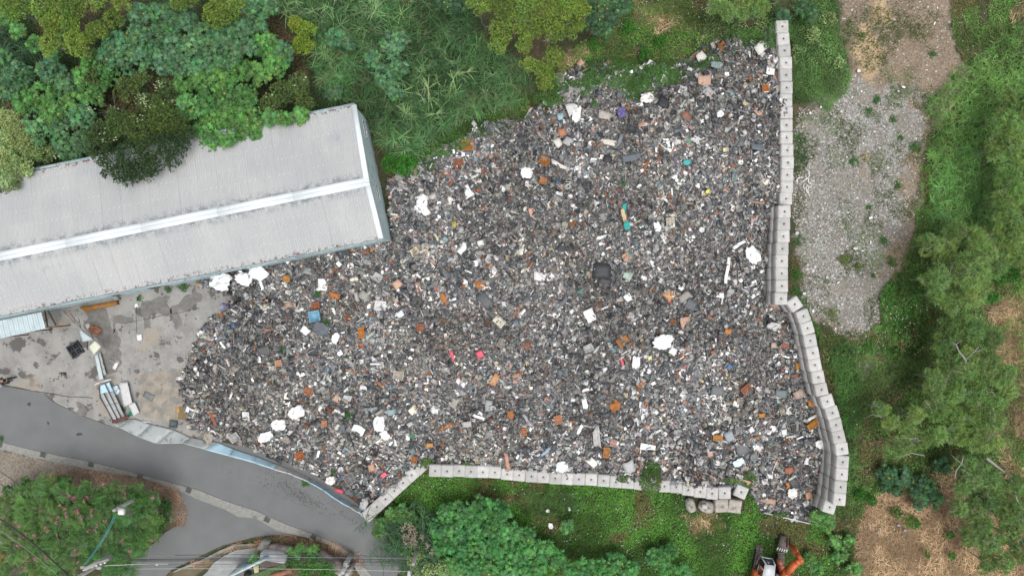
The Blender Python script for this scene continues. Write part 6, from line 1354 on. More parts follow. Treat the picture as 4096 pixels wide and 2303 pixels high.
# ------------------------------------------------------------------ vegetation
M_leaf = matv('leaves', rough=.55, spec=.25, var=.12, scale=2.5, trans=.3)
M_bark = mat('bark', (.13, .11, .09), rough=.9, var=.25, scale=8)
M_bark_pale = mat('pale_bark', (.30, .29, .26), rough=.85, var=.15, scale=8)
# leaf templates
LEAF = (np.array([(-.5, 0, 0), (0, -.27, .06), (.5, 0, -.05), (0, .27, .06)], float), np.array([(0, 1, 2), (0, 2, 3)]))
def rosette(n=8, L=1.0, wd=.24, droop=.35, seed=0):
    r = random.Random(seed); mb = MB()
    for i in range(n):
        a = i * 2 * math.pi / n + r.uniform(-.2, .2); l = L * r.uniform(.75, 1.1); c, s_ = math.cos(a), math.sin(a); w_ = wd * l
        v = [(.04 * c, .04 * s_, .1), (.5 * l * c + w_ * s_, .5 * l * s_ - w_ * c, .04), (l * c, l * s_, -droop * l), (.5 * l * c - w_ * s_, .5 * l * s_ + w_ * c, .04)]
        mb.add(v, [(0, 1, 2), (0, 2, 3)])
    return np.concatenate(mb.v) * .5, np.concatenate(mb.t)
def needles(n=7, seed=0):
    r = random.Random(seed); mb = MB()
    for i in range(n):
        a = r.uniform(0, 6.283); e = r.uniform(-.2, .8); l = r.uniform(.35, .6); c, s_ = math.cos(a), math.sin(a)
        mb.add([(-.03 * s_, .03 * c, 0), (.03 * s_, -.03 * c, 0), (l * c * math.cos(e), l * s_ * math.cos(e), l * math.sin(e))], [(0, 1, 2)])
    return np.concatenate(mb.v), np.concatenate(mb.t)
def pinnate(seed=0):
    r = random.Random(seed); mb = MB()
    for k in range(6):
        for s_ in (-1, 1):
            x = k / 6 - .5; l = .30 * (1 - .25 * abs(k - 2.5) / 3); z = -.25 * x * x
            mb.add([(x, 0, z + .02), (x + .02, s_ * l * .5, z), (x + .11, s_ * l, z - .07), (x + .13, s_ * l * .5, z + .01)], [(0, 1, 2), (0, 2, 3)] if s_ < 0 else [(0, 2, 1), (0, 3, 2)])
    return np.concatenate(mb.v), np.concatenate(mb.t)
def blades(n=9, L=1.0, wd=.03, seed=0, spread=.8, seg=3):
    r = random.Random(seed); mb = MB()
    for i in range(n):
        a = r.uniform(0, 6.283); l = L * r.uniform(.6, 1.1); up = r.uniform(.4, .9); c, s_ = math.cos(a), math.sin(a); v = []
        for k in range(seg + 1):
            t = k / seg; x = l * spread * t; z = l * (up * t - .75 * t * t); w_ = wd * L * (1 - t) ** .6 * (.6 + t) if k < seg else .002
            v += [(x * c + w_ * s_, x * s_ - w_ * c, z), (x * c - w_ * s_, x * s_ + w_ * c, z)]
        t_ = []
        for k in range(seg): t_ += [(2 * k, 2 * k + 1, 2 * k + 3), (2 * k, 2 * k + 3, 2 * k + 2)]
        mb.add(v, t_)
    return np.concatenate(mb.v), np.concatenate(mb.t)
STRAW = (np.array([(-.5, -.012, 0), (-.5, .012, 0), (0, .02, .06), (0, -.02, .06), (.5, 0, .0)]), np.array([(0, 2, 1), (0, 3, 2), (3, 4, 2)]))
ROS = [rosette(8, seed=i) for i in range(4)]; TIPR = np.tile([1.7, .78, 1.2, .78], 8); NDL = [needles(6, i) for i in range(3)]; PIN = [pinnate(i) for i in range(2)]
CANEB = [blades(8, 1.0, .026, i, .9, 3) for i in range(4)]; GRB = [blades(5, 1.0, .02, 10 + i, .7, 2) for i in range(4)]
def dens(n_m2, poly=None, x0=-48, x1=48, y0=-28, y1=28, z=.4, keep=None):
    n = int((x1 - x0) * (y1 - y0) * n_m2); x = rng.uniform(x0, x1, n); y = rng.uniform(y0, y1, n)
    return x, y
def bb(poly, z=.4):
    P = np.array(poly, float); lo = P.min(0); hi = P.max(0); a = Wn(lo[0] * K, hi[1] * K, z); b = Wn(hi[0] * K, lo[1] * K, z); return max(a[0], -47), min(b[0], 47), max(a[1], -27.5), min(b[1], 27.5)
def region(poly, n_m2, rag=18, seed=0):
    x0, x1, y0, y1 = bb(poly); x0 -= .5; x1 += .5
    x, y = dens(n_m2, None, x0, x1, y0, y1); vx_, vy_ = PXn(x, y, .3)
    jx = (fbm(x * .6, y * .6, 61 + seed) - .5) * rag * 2; jy = (fbm(x * .6, y * .6, 62 + seed) - .5) * rag * 2
    k = inpoly(vx_ + jx, vy_ + jy, poly); return x[k], y[k]
def gz(x, y):
    vx_, vy_ = PXn(x, y); fl = inpoly(vx_, vy_, FLATZ)
    b = (fbm(x * .4, y * .4, 5) - .5) * .5 + (fbm(x * 1.6, y * 1.6, 6) - .5) * .14
    return np.where(fl, 0, b * .6)
def outside(x, y, polys, z=.3):
    vx_, vy_ = PXn(x, y, z); k = np.ones(len(x), bool)
    for p in polys: k &= ~inpoly(vx_, vy_, p)
    return k
def leafR(n, t=.5): return rotm(rng.normal(0, t, n), rng.normal(0, t, n), rng.uniform(0, 6.283, n))
# --- creeper ground cover: many small leaves in low billows
GC = MB()
def cover(poly, n_m2, c, size=.13, h=.35, rag=18, seed=0, patch=0.0, brown=None, base_z=0.0, onheap_=False, ex=()):
    x, y = region(poly, n_m2, rag, seed)
    f = fbm(x * .55, y * .55, 71 + seed, 4)
    k = rng.random(len(x)) < np.clip((f - patch) * 6 + .25, 0.04, 1) if patch else np.ones(len(x), bool)
    if ex: k &= outside(x, y, ex)
    x, y, f = x[k], y[k], f[k]; n = len(x)
    z = (heap_h(x, y) + .1 if onheap_ else gz(x, y)) + base_z
    g = fbm(x * 1.1, y * 1.1, 81 + seed, 3); z = z + h * (.25 + .75 * smooth01((g - .3) * 2.2)) * rng.uniform(.55, 1, n)
    s = size * rng.uniform(.6, 1.3, n); cc = jit(c, n, .35, .12) * (.62 + .76 * smooth01((fbm(x * .35, y * .35, 91 + seed) - .32) * 2.6))[:, None]
    if brown is not None:
        w_ = smooth01((fbm(x * .45, y * .45, 95 + seed) - .56) * 9)[:, None]; cc = cc * (1 - w_) + jit(brown, n, .3) * w_
    scatter(GC, LEAF, np.stack([x, y, z], -1), leafR(n, .45), s, cc)
G1 = (.09, .20, .035); G2 = (.05, .125, .03); BR = (.14, .115, .055)
inpark = [HEAP]
cover(GN, 230, G1, .13, .4, 12, 1, .28, BR)
cover(GNE, 300, (.09, .20, .05), .12, .45, 24, 2)
cover(GE, 250, (.10, .21, .045), .14, .35, 26, 3, .30, (.16, .16, .06), ex=[DRY[1], DRY[0]])
cover(GS, 290, (.09, .235, .035), .13, .4, 10, 4, .0, (.17, .18, .06), ex=[HEAP])
cover([(2210, 740), (2300, 640), (2330, 700), (2340, 860), (2290, 900), (2150, 890), (2225, 830)], 200, (.05, .15, .025), .15, .5, 15, 5)
cover([(1990, 640), (2010, 640), (2045, 800), (2110, 900), (2140, 1050), (2160, 1200), (2120, 1300), (2105, 1200), (2080, 1000), (2030, 850), (1990, 760)], 160, (.04, .12, .022), .13, .4, 6, 6, .3, BR)
cover([(1995, 330), (2030, 340), (2035, 420), (2000, 430)], 200, (.045, .12, .025), .12, .4, 8, 7)
cover([(560, 40), (700, 30), (800, 180), (920, 260), (500, 380), (0, 500), (-60, 520), (-60, -60), (560, -60)], 70, (.035, .09, .03), .2, .5, 20, 8, 0, BR)
cover(CANE, 50, (.05, .10, .03), .16, .3, 10, 9, .3, BR)
cover([(2290, 560), (2600, 560), (2620, 1240), (2330, 1240), (2180, 1200), (2160, 1000), (2230, 860)], 90, (.12, .22, .05), .16, .9, 30, 51, .42, (.22, .18, .09))
cover([(2130, 40), (2110, 250), (2010, 300), (2000, 760), (2070, 830), (2230, 830), (2290, 600), (2350, 420), (2330, 340), (2460, 180), (2400, 40)], 120, (.11, .19, .05), .11, .16, 30, 52, .60)
# creepers over the heap edge and walls
for j, (x, y, rx, ry) in enumerate(((1560, 195, 60, 34), (1690, 180, 70, 22), (1600, 235, 45, 26), (1480, 230, 40, 20), (1400, 215, 26, 30), (1100, 385, 40, 14), (1180, 335, 50, 16), (1290, 295, 50, 14), (1900, 130, 50, 18), (1850, 110, 45, 16), (1940, 100, 34, 26), (1520, 175, 60, 24), (1640, 200, 90, 30), (1380, 255, 40, 22), (1450, 205, 60, 34), (1220, 325, 60, 20), (1060, 420, 40, 18), (1140, 362, 50, 18), (1800, 130, 60, 24), (1760, 165, 40, 16),
      (1625, 1195, 28, 34), (1560, 1188, 18, 10), (1082, 1156, 17, 13), (1175, 1160, 12, 12), (1868, 1195, 16, 26), (1830, 1196, 24, 6), (1960, 1290, 22, 8), (1630, 1165, 20, 16))):
    P = [(x + rx * math.cos(a) * 1.05, y + ry * math.sin(a) * 1.05) for a in np.linspace(0, 6.28, 14, endpoint=False)]
    o_z = .12
    cover(P, 420 if y > 1000 else 300, (.075, .16, .03) if y > 1000 else (.06, .15, .03), .12, .3, 5, 20 + j, 0 if y > 1000 else .33, None, .02, True)
cover(GNE, 150, (.17, .27, .10), .12, .6, 8, 41, .42)
cover([(1780, 20), (1960, 20), (1965, 130), (1900, 118), (1830, 100), (1760, 110)], 170, (.19, .29, .11), .12, .5, 8, 42, .4)
o = GC.build('creeper_cover', M_leaf); tag(o, 'low bright green creeper and weeds spreading round the scrap yard walls', 'ground cover', kind='stuff')
# small weeds scattered on the bare ground
mb = MB(); GC2 = mb
x, y = region(DIRT, 60, 26, 3); f = fbm(x * .45, y * .45, 171, 5); k = rng.random(len(x)) < np.clip((f - .53) * 6, .012, 1); x, y = x[k], y[k]; n = len(x)
for _ in range(3):
    scatter(mb, LEAF, np.stack([x + rng.normal(0, .1, n), y + rng.normal(0, .1, n), gz(x, y) + rng.uniform(.03, .16, n)], -1), leafR(n), .11 * rng.uniform(.6, 1.3, n), jit((.075, .12, .03), n, .35))
tag(mb.build('sparse_weeds', M_leaf), 'sparse small weeds dotted over the bare sandy and gravelly ground', 'weeds', kind='stuff')
# gravel stones
mb = MB()
for g, dn in ((GRAVEL[0], 130), (GRAVEL[1], 110), (DIRT, 22), (BARE2, 90)):
    x, y = region(g, dn, 16, 4); k = outside(x, y, SAND) & (rng.random(len(x)) < np.clip(fbm(x * .5, y * .5, 88) * 3 - .7, .1, 1)); x, y = x[k], y[k]; n = len(x); c = jit((.30, .295, .28), n, .45, .05); k = rng.random(n); c[k < .16] *= .4; c[k > .975] = (.6, .59, .57)
    s = .05 + .17 * rng.random(n) ** 3; scatter(mb, chip(3), np.stack([x, y, gz(x, y)], -1), leafR(n, .3), s, c)
tag(mb.build('gravel', M_frag), 'loose pale gravel and rubble crumbs on the bare ground right of the wall', 'gravel', kind='stuff')
# tiny white and violet flowers
mb = MB()
for g, dn, cc in ((GS, 3, (.62, .58, .7)), (GN, 3, (.65, .65, .68)), (GE, .8, (.75, .75, .75)), ([(2210, 740), (2330, 640), (2340, 860), (2290, 900), (2150, 890)], 6, (.8, .8, .8))):
    x, y = region(g, dn, 10, 5); k = outside(x, y, [HEAP, DIRT]); x, y = x[k], y[k]; f = fbm(x * .5, y * .5, 191); k = rng.random(len(x)) < np.clip((f - .35) * 3, 0, 1); x, y = x[k], y[k]; n = len(x)
    scatter(mb, rosette(5, 1, .5, .05), np.stack([x, y, gz(x, y) + rng.uniform(.35, .55, n)], -1), leafR(n, .2), .072 * rng.uniform(.7, 1.4, n), jit(cc, n, .1, .05))
tag(mb.build('small_flowers', M_leaf), 'tiny white and pale violet flowers sprinkled over the creepers', 'flowers', kind='stuff')
# --- cane grass: dense arching clumps
mb = MB()
def tufts(poly, n_m2, tpls, L, c, h=.3, rag=10, seed=0, tipk=1.5, ex=(), patch=0, sp=0):
    x, y = region(poly, n_m2, rag, seed)
    if patch: f = fbm(x * .5, y * .5, 201 + seed); k = rng.random(len(x)) < np.clip((f - patch) * 6, 0, 1); x, y = x[k], y[k]
    if ex: k = outside(x, y, ex); x, y = x[k], y[k]
    n = len(x); w_ = rng.integers(0, len(tpls), n); s = L * rng.uniform(.6, 1.25, n)
    cc = jit(c, n, .5, .12) * (.65 + .7 * smooth01((fbm(x * .4, y * .4, 211 + seed) - .3) * 2.4))[:, None]; R = leafR(n, .3)
    z = gz(x, y) + h * rng.uniform(.3, 1.2, n)
    for i, t in enumerate(tpls):
        k = w_ == i; scatter(mb, t, np.stack([x, y, z], -1)[k], R[k], s[k], cc[k])
tufts(CANE, 9, CANEB, 1.25, (.075, .17, .06), 1.0, 12, 1); tufts(CANE, 1.8, CANEB, 1.15, (.16, .26, .11), 1.4, 12, 2); tufts(CANE2, 9, CANEB, 1.2, (.06, .13, .06), .7, 10, 3)
tufts(CANE, 2, CANEB, 1.1, (.22, .16, .08), .7, 12, 4, patch=.5)
tag(mb.build('cane_grass', M_leaf), 'tall cane grass with long arching pale-edged blades right of the warehouse gable', 'cane grass', kind='stuff')
mb = MB()
for g, c_ in ((TALL, (.14, .28, .07)), (TALL2, (.08, .19, .045)), (TALL4, (.13, .21, .06)), (TALL3, (.085, .16, .045))):
    tufts(g, 24, GRB, .85, c_, .45, 14, 7)
tufts([(2340, 420), (2450, 350), (2480, 560), (2330, 600)], 18, GRB, 1.1, (.12, .26, .07), .7, 14, 8)
tufts(GE, 3.5, GRB, .7, (.13, .19, .06), .3, 20, 9, ex=[DRY[1]]); tufts(GS, 1.2, GRB, .6, (.10, .15, .05), .35, 10, 10, ex=[HEAP], patch=.45)
tufts(GN, 2.5, GRB, .6, (.14, .15, .06), .3, 10, 11, patch=.46)
tufts([(955, 1310), (1010, 1330), (1100, 1400), (1060, 1430), (1000, 1380)], 14, GRB, .9, (.06, .14, .05), .4, 8, 12)
tag(mb.build('tall_grass', M_leaf), 'tall green grass blades in tufts round the walls and under the right trees', 'grass', kind='stuff')
# --- dry straw
mb = MB()
def straw(poly, n_m2, c, L=.55, h=.18, rag=16, seed=0, ex=(), z0=0.0):
    x, y = region(poly, n_m2, rag, seed)
    if ex: k = outside(x, y, ex); x, y = x[k], y[k]
    n = len(x); sw_ = fbm(x * .3, y * .3, 231) * 9; R = rotm(rng.normal(0, .22, n), rng.normal(0, .22, n), sw_ + rng.normal(0, .8, n))
    s = np.stack([L * rng.uniform(.4, 1.3, n)] * 3, -1); s[:, 1:] *= 1.1
    cc = jit(c, n, .4, .08) * (.6 + .8 * smooth01((fbm(x * .8, y * .8, 241) - .3) * 2.4))[:, None]
    scatter(mb, STRAW, np.stack([x, y, gz(x, y) + z0 + h * rng.uniform(.1, 1.3, n)], -1), R, s, cc)
for g in DRY: straw(g, 75 if len(g) > 6 else 60, (.50, .36, .22), seed=1)
straw(GE, 8, (.36, .27, .15), seed=2, ex=[DIRT]); straw(CANE, 18, (.30, .2, .12), .5, .3, seed=3); straw(GN, 8, (.33, .25, .14), seed=4)
VERGE = [[(620, 1370), (700, 1340), (760, 1352), (840, 1362), (905, 1395), (915, 1430), (860, 1420), (800, 1395), (740, 1380), (640, 1385)], [(425, 1235), (455, 1250), (468, 1290), (462, 1330), (440, 1330), (428, 1280)],
         [(90, 1195), (200, 1180), (330, 1195), (440, 1225), (455, 1262), (400, 1262), (300, 1235), (150, 1225)], [(480, 1405), (530, 1410), (500, 1430), (470, 1425)], [(570, 1372), (612, 1362), (600, 1385), (560, 1392)], [(935, 1315), (1000, 1340), (985, 1370), (955, 1345)]]
for g in VERGE: straw(g, 130, (.50, .31, .20), .4, .14, 3, seed=5, z0=.03)
tag(mb.build('dry_straw', M_leaf), 'dry brown straw and dead grass lying in tangled swathes', 'dry grass', kind='stuff')
# --- trees and shrubs as individuals
def crown(mb, cx, cy, ctop, R, kind, c, nsub=9, flat=.55, dens_=1.0, rs=None):
    """leaf shell over a cluster of billows; ctop = height of the top"""
    subs = [(0, 0, 0, R * .62)]
    for i in range(nsub):
        a = i * 2.4 + random.uniform(-.3, .3); d = R * random.uniform(.35, .78); r = rs * random.uniform(.8, 1.25) if rs else R * random.uniform(.28, .45)
        subs.append((math.cos(a) * d, math.sin(a) * d, -R * flat * .55 * (d / R) ** 2 * 1.6 + random.uniform(-.15, .1) * R * .5, r))
    zc = ctop - R * flat
    for (sx, sy, sz, r) in subs:
        area = 6.283 * r * r
        n = int(area * {'fluff': 105, 'ros': 7.5, 'leaf': 75, 'needle': 62, 'pin': 9}[kind] * dens_)
        n = max(n, 5)
        u_ = rng.uniform(-.55 if kind == 'needle' else -.2, 1, n); ph = rng.uniform(0, 6.283, n); st = np.sqrt(np.clip(1 - u_ * u_, 0, 1)); k = rng.uniform(.72, 1.03, n)
        nx_, ny_, nz_ = st * np.cos(ph), st * np.sin(ph), u_
        lump = 1 + .16 * (fbm(nx_ * 3 + sx, ny_ * 3 + sy + nz_ * 2, 5) - .5) * 2
        pos = np.stack([cx + sx + nx_ * r * k * lump, cy + sy + ny_ * r * k * lump, zc + sz + nz_ * r * .75 * k * lump + r * .1], -1)
        shade = random.uniform(.8, 1.22)
        hue = np.array([random.uniform(.88, 1.15), 1, random.uniform(.85, 1.15)])
        cc = jit(np.clip(np.array(c) * shade * hue, 0, .8), n, .38, .14)
        if kind in ('ros', 'pin'):
            tp = ROS if kind == 'ros' else PIN; tilt = np.arctan2(st, np.maximum(u_, .2)) * .5
            Rm = rotm(-ny_ * tilt + rng.normal(0, .2, n), nx_ * tilt + rng.normal(0, .2, n), rng.uniform(0, 6.283, n)); w_ = rng.integers(0, len(tp), n)
            # rosettes: tilt outwards
            s = (.58 if kind == 'ros' else .62) * rng.uniform(.7, 1.25, n)
            for i, t in enumerate(tp):
                q = w_ == i; scatter(mb, t, pos[q], Rm[q], s[q], cc[q], TIPR if kind == 'ros' else None)
            if kind == 'ros':
                m_ = rng.random(n) < .035; scatter(mb, LEAF, pos[m_] + (0, 0, .06), leafR(m_.sum(), .3), .2 * np.ones(m_.sum()), jit((.42, .34, .04), m_.sum()))
        elif kind == 'needle':
            w_ = rng.integers(0, 3, n); s = .46 * rng.uniform(.7, 1.3, n); Rm = leafR(n, .5)
            for i, t in enumerate(NDL):
                q = w_ == i; scatter(mb, t, pos[q], Rm[q], s[q], cc[q])
        else:
            s = (.155 if kind == 'fluff' else .17) * rng.uniform(.6, 1.3, n); scatter(mb, LEAF, pos, leafR(n, .65), s, cc)
def trunk_mesh(seed, nb=5, pale=False):
    """unit trunk: foot at origin, crown centre at z=1, limbs reaching radius about 1"""
    r = random.Random(seed); mb = MB(); mb.add(*tube([(0, 0, 0), (.03, .02, .4), (0, 0, .75)], [.055, .045, .035], 8, False))
    for i in range(nb):
        a = i * 6.283 / nb + r.uniform(-.4, .4); d = r.uniform(.35, .7)
        p = [(0, 0, r.uniform(.4, .7)), (math.cos(a) * d * .4, math.sin(a) * d * .4, .82), (math.cos(a) * d, math.sin(a) * d, .97)]
        mb.add(*tube(p, [.028, .02, .008], 5, False))
        for k in range(2): b = a + r.uniform(-.7, .7); mb.add(*tube([p[1], (p[1][0] + math.cos(b) * .25, p[1][1] + math.sin(b) * .25, .95)], [.014, .005], 4, False))
    me = mb.data('trunk'); me.materials.append(M_bark_pale if pale else M_bark); return me
TRK = [trunk_mesh(i) for i in range(4)]; TRKP = [trunk_mesh(9 + i, 6, True) for i in range(3)]
def bare_twigs(parent, cx, cy, zt, R, n, seed):
    r = random.Random(seed); mb = MB()
    def grow(p, a, el, L, rad, d):
        q = (p[0] + math.cos(a) * L * math.cos(el), p[1] + math.sin(a) * L * math.cos(el), p[2] + math.sin(el) * L)
        m_ = ((p[0] + q[0]) / 2 + r.uniform(-.1, .1) * L, (p[1] + q[1]) / 2 + r.uniform(-.1, .1) * L, (p[2] + q[2]) / 2 + .05 * L)
        mb.add(*tube([p, m_, q], [rad, rad * .8, rad * .55], 4, False))
        if d:
            for k in range(r.choice((2, 2, 3))): grow(q, a + r.uniform(-.85, .85), r.uniform(-.1, .3), L * r.uniform(.55, .8), rad * .55, d - 1)
    for i in range(n):
        a = r.uniform(0, 6.283); d = R * r.uniform(.0, .6); grow((cx + math.cos(a) * d, cy + math.sin(a) * d, zt - R * .18), a + r.uniform(-1, 1), .12, R * r.uniform(.28, .42), .019, 3)
    mb.build('bare_branch', M_bark_pale, parent, origin=parent.location)
SPEC = {
 'olive': ('fluff', (.155, .24, .045), 6.5, .6, 'feathery_tree', 'tree'),
 'olivebright': ('fluff', (.19, .29, .035), 4.0, .6, 'bright_bush', 'bush'),
 'broad': ('ros', (.072, .165, .075), 4.2, .5, 'broadleaf_tree', 'tree'),
 'broadg': ('ros', (.08, .19, .052), 3.8, .5, 'broadleaf_tree', 'tree'),
 'dark': ('ros', (.045, .105, .045), 3.2, .5, 'broadleaf_shrub', 'shrub'),
 'shrub': ('ros', (.062, .19, .055), 2.6, .5, 'star_leaved_shrub', 'shrub'),
 'dull': ('leaf', (.095, .15, .045), 4.6, .6, 'cream_blossom_tree', 'tree'),
 'feather': ('needle', (.18, .29, .085), 4.6, .6, 'feathery_tree', 'tree'),
 'featherd': ('needle', (.145, .245, .075), 4.0, .6, 'feathery_tree', 'tree'),
 'lowgreen': ('leaf', (.045, .17, .022), 1.6, .55, 'green_bush', 'bush'),
 'pale': ('leaf', (.27, .37, .15), 2.6, .5, 'blooming_creeper', 'creeper'),
}
RANK = ['leftmost', 'second from the left', 'third from the left', 'fourth from the left', 'fifth from the left', 'sixth from the left', 'seventh from the left', 'eighth from the left', 'ninth from the left', 'tenth from the left']
def grove(zone, desc, spec, items, z=None, twigs=0, dens_=1.0, rsub=None, blooms=None, top=None, step=.0):
    """items: (zoom, x, y, r[, dz]) in close-up pixels; sorted left to right for their labels"""
    kind, c, h, flat, name, cat = SPEC[spec]; h = z or h
    pts = []
    for it in items:
        p = Z(it[0], it[1], it[2]); pts.append((p[0], p[1], it[3] * .5303, it[4] if len(it) > 4 else 0))
    pts.sort()
    for i, (px, py, r, dz) in enumerate(pts):
        top_ = h + dz + random.uniform(-.4, .4) * (h > 3); c0 = W(px, py, top_ * .82); R = r / FPX * (HC - top_)
        if len(pts) == 1: lab = f'{desc} {zone}'
        else: lab = f'{desc}, {RANK[i] if i < len(pts) - 1 else "rightmost"} {zone}'
        if len(lab.split()) > 15: lab = lab.replace(' from the left', ' from left')
        if len(lab.split()) > 16: lab = ' '.join(q_ for q_ in lab.split() if q_ != 'the')
        e = empty(name, (c0.x, c0.y, 0), lab, cat, zone if len(pts) > 1 else None)
        mb = MB(); cv = tuple(np.clip(np.array(c) * random.uniform(.85, 1.18), 0, .9))
        crown(mb, c0.x, c0.y, top_, R, kind, cv, nsub=max(5, int(7 + R * 2)), flat=flat, dens_=dens_, rs=rsub)
        mb.build('crown', M_leaf, e, origin=e.location)
        if blooms:
            bm = MB(); n = int(R * R * blooms[1]); a = rng.uniform(0, 6.283, n); d = R * np.sqrt(rng.random(n)) * .85; m_ = fbm(c0.x + d * np.cos(a), c0.y + d * np.sin(a), 301) > .45
            a, d = a[m_], d[m_]; n = len(a)
            if n > 3:
                zz = top_ - R * flat * .9 * (d / R) ** 2 + rng.uniform(-.05, .12, n)
                scatter(bm, rosette(5, 1, .4, .1), np.stack([c0.x + d * np.cos(a), c0.y + d * np.sin(a), zz], -1), leafR(n, .3), .16 * rng.uniform(.6, 1.3, n), jit(blooms[0], n, .15))
                bm.build('blossom', M_leaf, e, origin=e.location)
        t = bpy.data.objects.new('trunk' if h > 3 else 'stem', random.choice(TRKP if spec.startswith('feather') or spec == 'olive' else TRK)); col.objects.link(t); t.parent = e
        t.scale = (R * .62, R * .62, max(.4, top_ - R * .55)); t.rotation_euler = (0, 0, random.uniform(0, 6.28))
        if twigs: bare_twigs(e, c0.x, c0.y, top_, R, twigs if R > 1.2 else 1, int(px))
# top left olive canopy
z = 'z1'
grove('of the row along the top left edge', 'olive green fluffy tree', 'olive', [(z, 110, 70, 125), (z, 330, 60, 120), (z, 560, 50, 120), (z, 760, 20, 95), (z, 930, 20, 90)], dens_=.95)
grove('of the lower olive trees at the top left', 'rounded yellow-olive fluffy tree', 'olive', [(z, 420, 190, 120), (z, 560, 190, 100), (z, 400, 340, 95), (z, 600, 335, 125), (z, 745, 250, 100), (z, 870, 150, 92)], z=6.0)
grove('of the three left of the long blades at the top', 'olive fluffy tree', 'olive', [(z, 1400, 15, 110), (z, 1645, 105, 135), (z, 1800, 40, 95)])
grove('standing alone in the cane grass near the top', 'bright yellow-green bush', 'olivebright', [('z2', 350, 260, 125)]) if False else None
e_ = None
grove('in the bright clump amid the upper cane grass', 'bright yellow-green bush', 'olivebright', [('z2', 300, 190, 78), ('z2', 375, 225, 78), ('z2', 345, 340, 92)])
# blue-green broadleaf mass
grove('in the far left blue-green group', 'blue-green broad-leaved tree', 'broad', [(z, 60, 470, 110), (z, 130, 590, 125), (z, 380, 545, 120), (z, 510, 630, 110), (z, 40, 700, 100)], dens_=1.05)
grove('of those just below the far left blue-green group', 'mid green broad-leaved tree', 'broadg', [(z, 180, 760, 120), (z, 330, 700, 110), (z, 420, 850, 120), (z, 560, 760, 120), (z, 680, 690, 110)])
grove('of those just above the pale blooming creeper', 'deep green broad-leaved tree', 'broad', [(z, 300, 960, 125), (z, 480, 970, 130), (z, 600, 880, 110), (z, 520, 1130, 115), (z, 630, 1060, 95)], z=3.6)
grove('of the small ones above the far left group', 'light green broad-leaved shrub', 'broadg', [(z, 60, 130, 70), (z, 270, 330, 75), (z, 400, 430, 70), (z, 130, 230, 70)], z=2.4)
grove('under the olive trees on the left', 'green broad-leaved tree', 'broadg', [(z, 700, 470, 95), (z, 640, 560, 85), (z, 790, 560, 105)])
grove('in the upper row of the blue-green mass', 'bluish broad-leaved tree', 'broad', [(z, 1060, 130, 105), (z, 1200, 110, 105), (z, 1310, 190, 110), (z, 1420, 170, 85), (z, 1540, 270, 90), (z, 1700, 290, 100), (z, 1830, 230, 110), (z, 1900, 90, 80)], z=4.8)
grove('in the second row of the blue-green mass', 'bluish grey-green tree', 'broad', [(z, 900, 330, 110), (z, 1040, 300, 110), (z, 1190, 290, 110), (z, 1320, 350, 115), (z, 1460, 350, 110), (z, 1620, 390, 110), (z, 1770, 400, 105), (z, 1890, 370, 85)], z=5.0)
grove('in the third row of the blue-green mass', 'dense blue-green tree', 'broad', [(z, 840, 430, 105), (z, 960, 460, 115), (z, 1100, 440, 115), (z, 1250, 470, 115), (z, 1390, 500, 115), (z, 1530, 500, 105), (z, 1700, 480, 100)], z=4.8)
grove('of those above the warehouse roof edge', 'bright green broad-leaved tree', 'broadg', [(z, 1400, 640, 100), (z, 1540, 620, 115), (z, 1680, 610, 115), (z, 1820, 540, 110), ('z2', 40, 560, 100), ('z2', 160, 500, 110), ('z2', 60, 330, 110)], z=4.6)
grove('of the lower row touching the warehouse roof', 'green tree with yellowing leaves', 'broadg', [(z, 1450, 820, 110), (z, 1590, 790, 115), (z, 1740, 760, 115), (z, 1880, 740, 105), (z, 1600, 930, 110), (z, 1760, 910, 110), (z, 1890, 900, 95)], z=5.4)
grove('hanging over the eave of the warehouse', 'leafy green tree branch clump', 'broadg', [(z, 1560, 1010, 80), (z, 1630, 1080, 85), (z, 1745, 1060, 80), (z, 1855, 1010, 75), ('z2', 10, 960, 85), ('z2', 20, 1030, 50), ('z2', 130, 900, 70), ('z2', 235, 910, 70), ('z2', 350, 880, 70)], z=5.7)
grove('left of the warehouse gable top', 'dull green tree', 'dull', [('z2', 210, 700, 125), ('z2', 330, 640, 100), ('z2', 110, 790, 110), ('z2', 370, 770, 85)], z=5.0, blooms=((.38, .45, .24), 6))
grove('beside the blue-green mass near the top', 'green broad-leaved tree', 'broad', [('z2', 60, 60, 100), ('z2', 130, 20, 80), ('z2', 40, 210, 60), ('z2', 210, 410, 80)], z=4.4)
grove('growing amid the cane grass', 'star-leaved green shrub', 'broad', [('z2', 600, 270, 75), ('z2', 700, 330, 60), ('z2', 880, 440, 70), ('z2', 1020, 350, 100), ('z2', 1090, 300, 70), ('z2', 960, 560, 100), ('z2', 1070, 520, 85), ('z2', 1040, 660, 85), ('z2', 590, 700, 60)], z=2.6)
grove('in the gap at the top centre', 'dark blue-green shrub', 'dark', [('z2', 1400, 20, 70), ('z2', 1510, 50, 85), ('z3', 640, 70, 100), ('z3', 620, 190, 90), ('z3', 720, 120, 90), ('z3', 830, 60, 85), ('z3', 690, 240, 60)], z=3.6)
grove('of the pair at the right foot of the cane grass', 'dense green bush', 'lowgreen', [('z2', 1010, 1230, 85), ('z2', 1130, 1230, 110)], z=1.8)
grove('in the middle of the left greenery', 'dull olive tree with cream blossom', 'dull', [(z, 960, 660, 110), (z, 1080, 600, 80), (z, 1130, 790, 115), (z, 1260, 660, 95), (z, 1330, 830, 110), (z, 700, 590, 70), (z, 880, 880, 80)], z=4.8, blooms=((.40, .47, .28), 8))
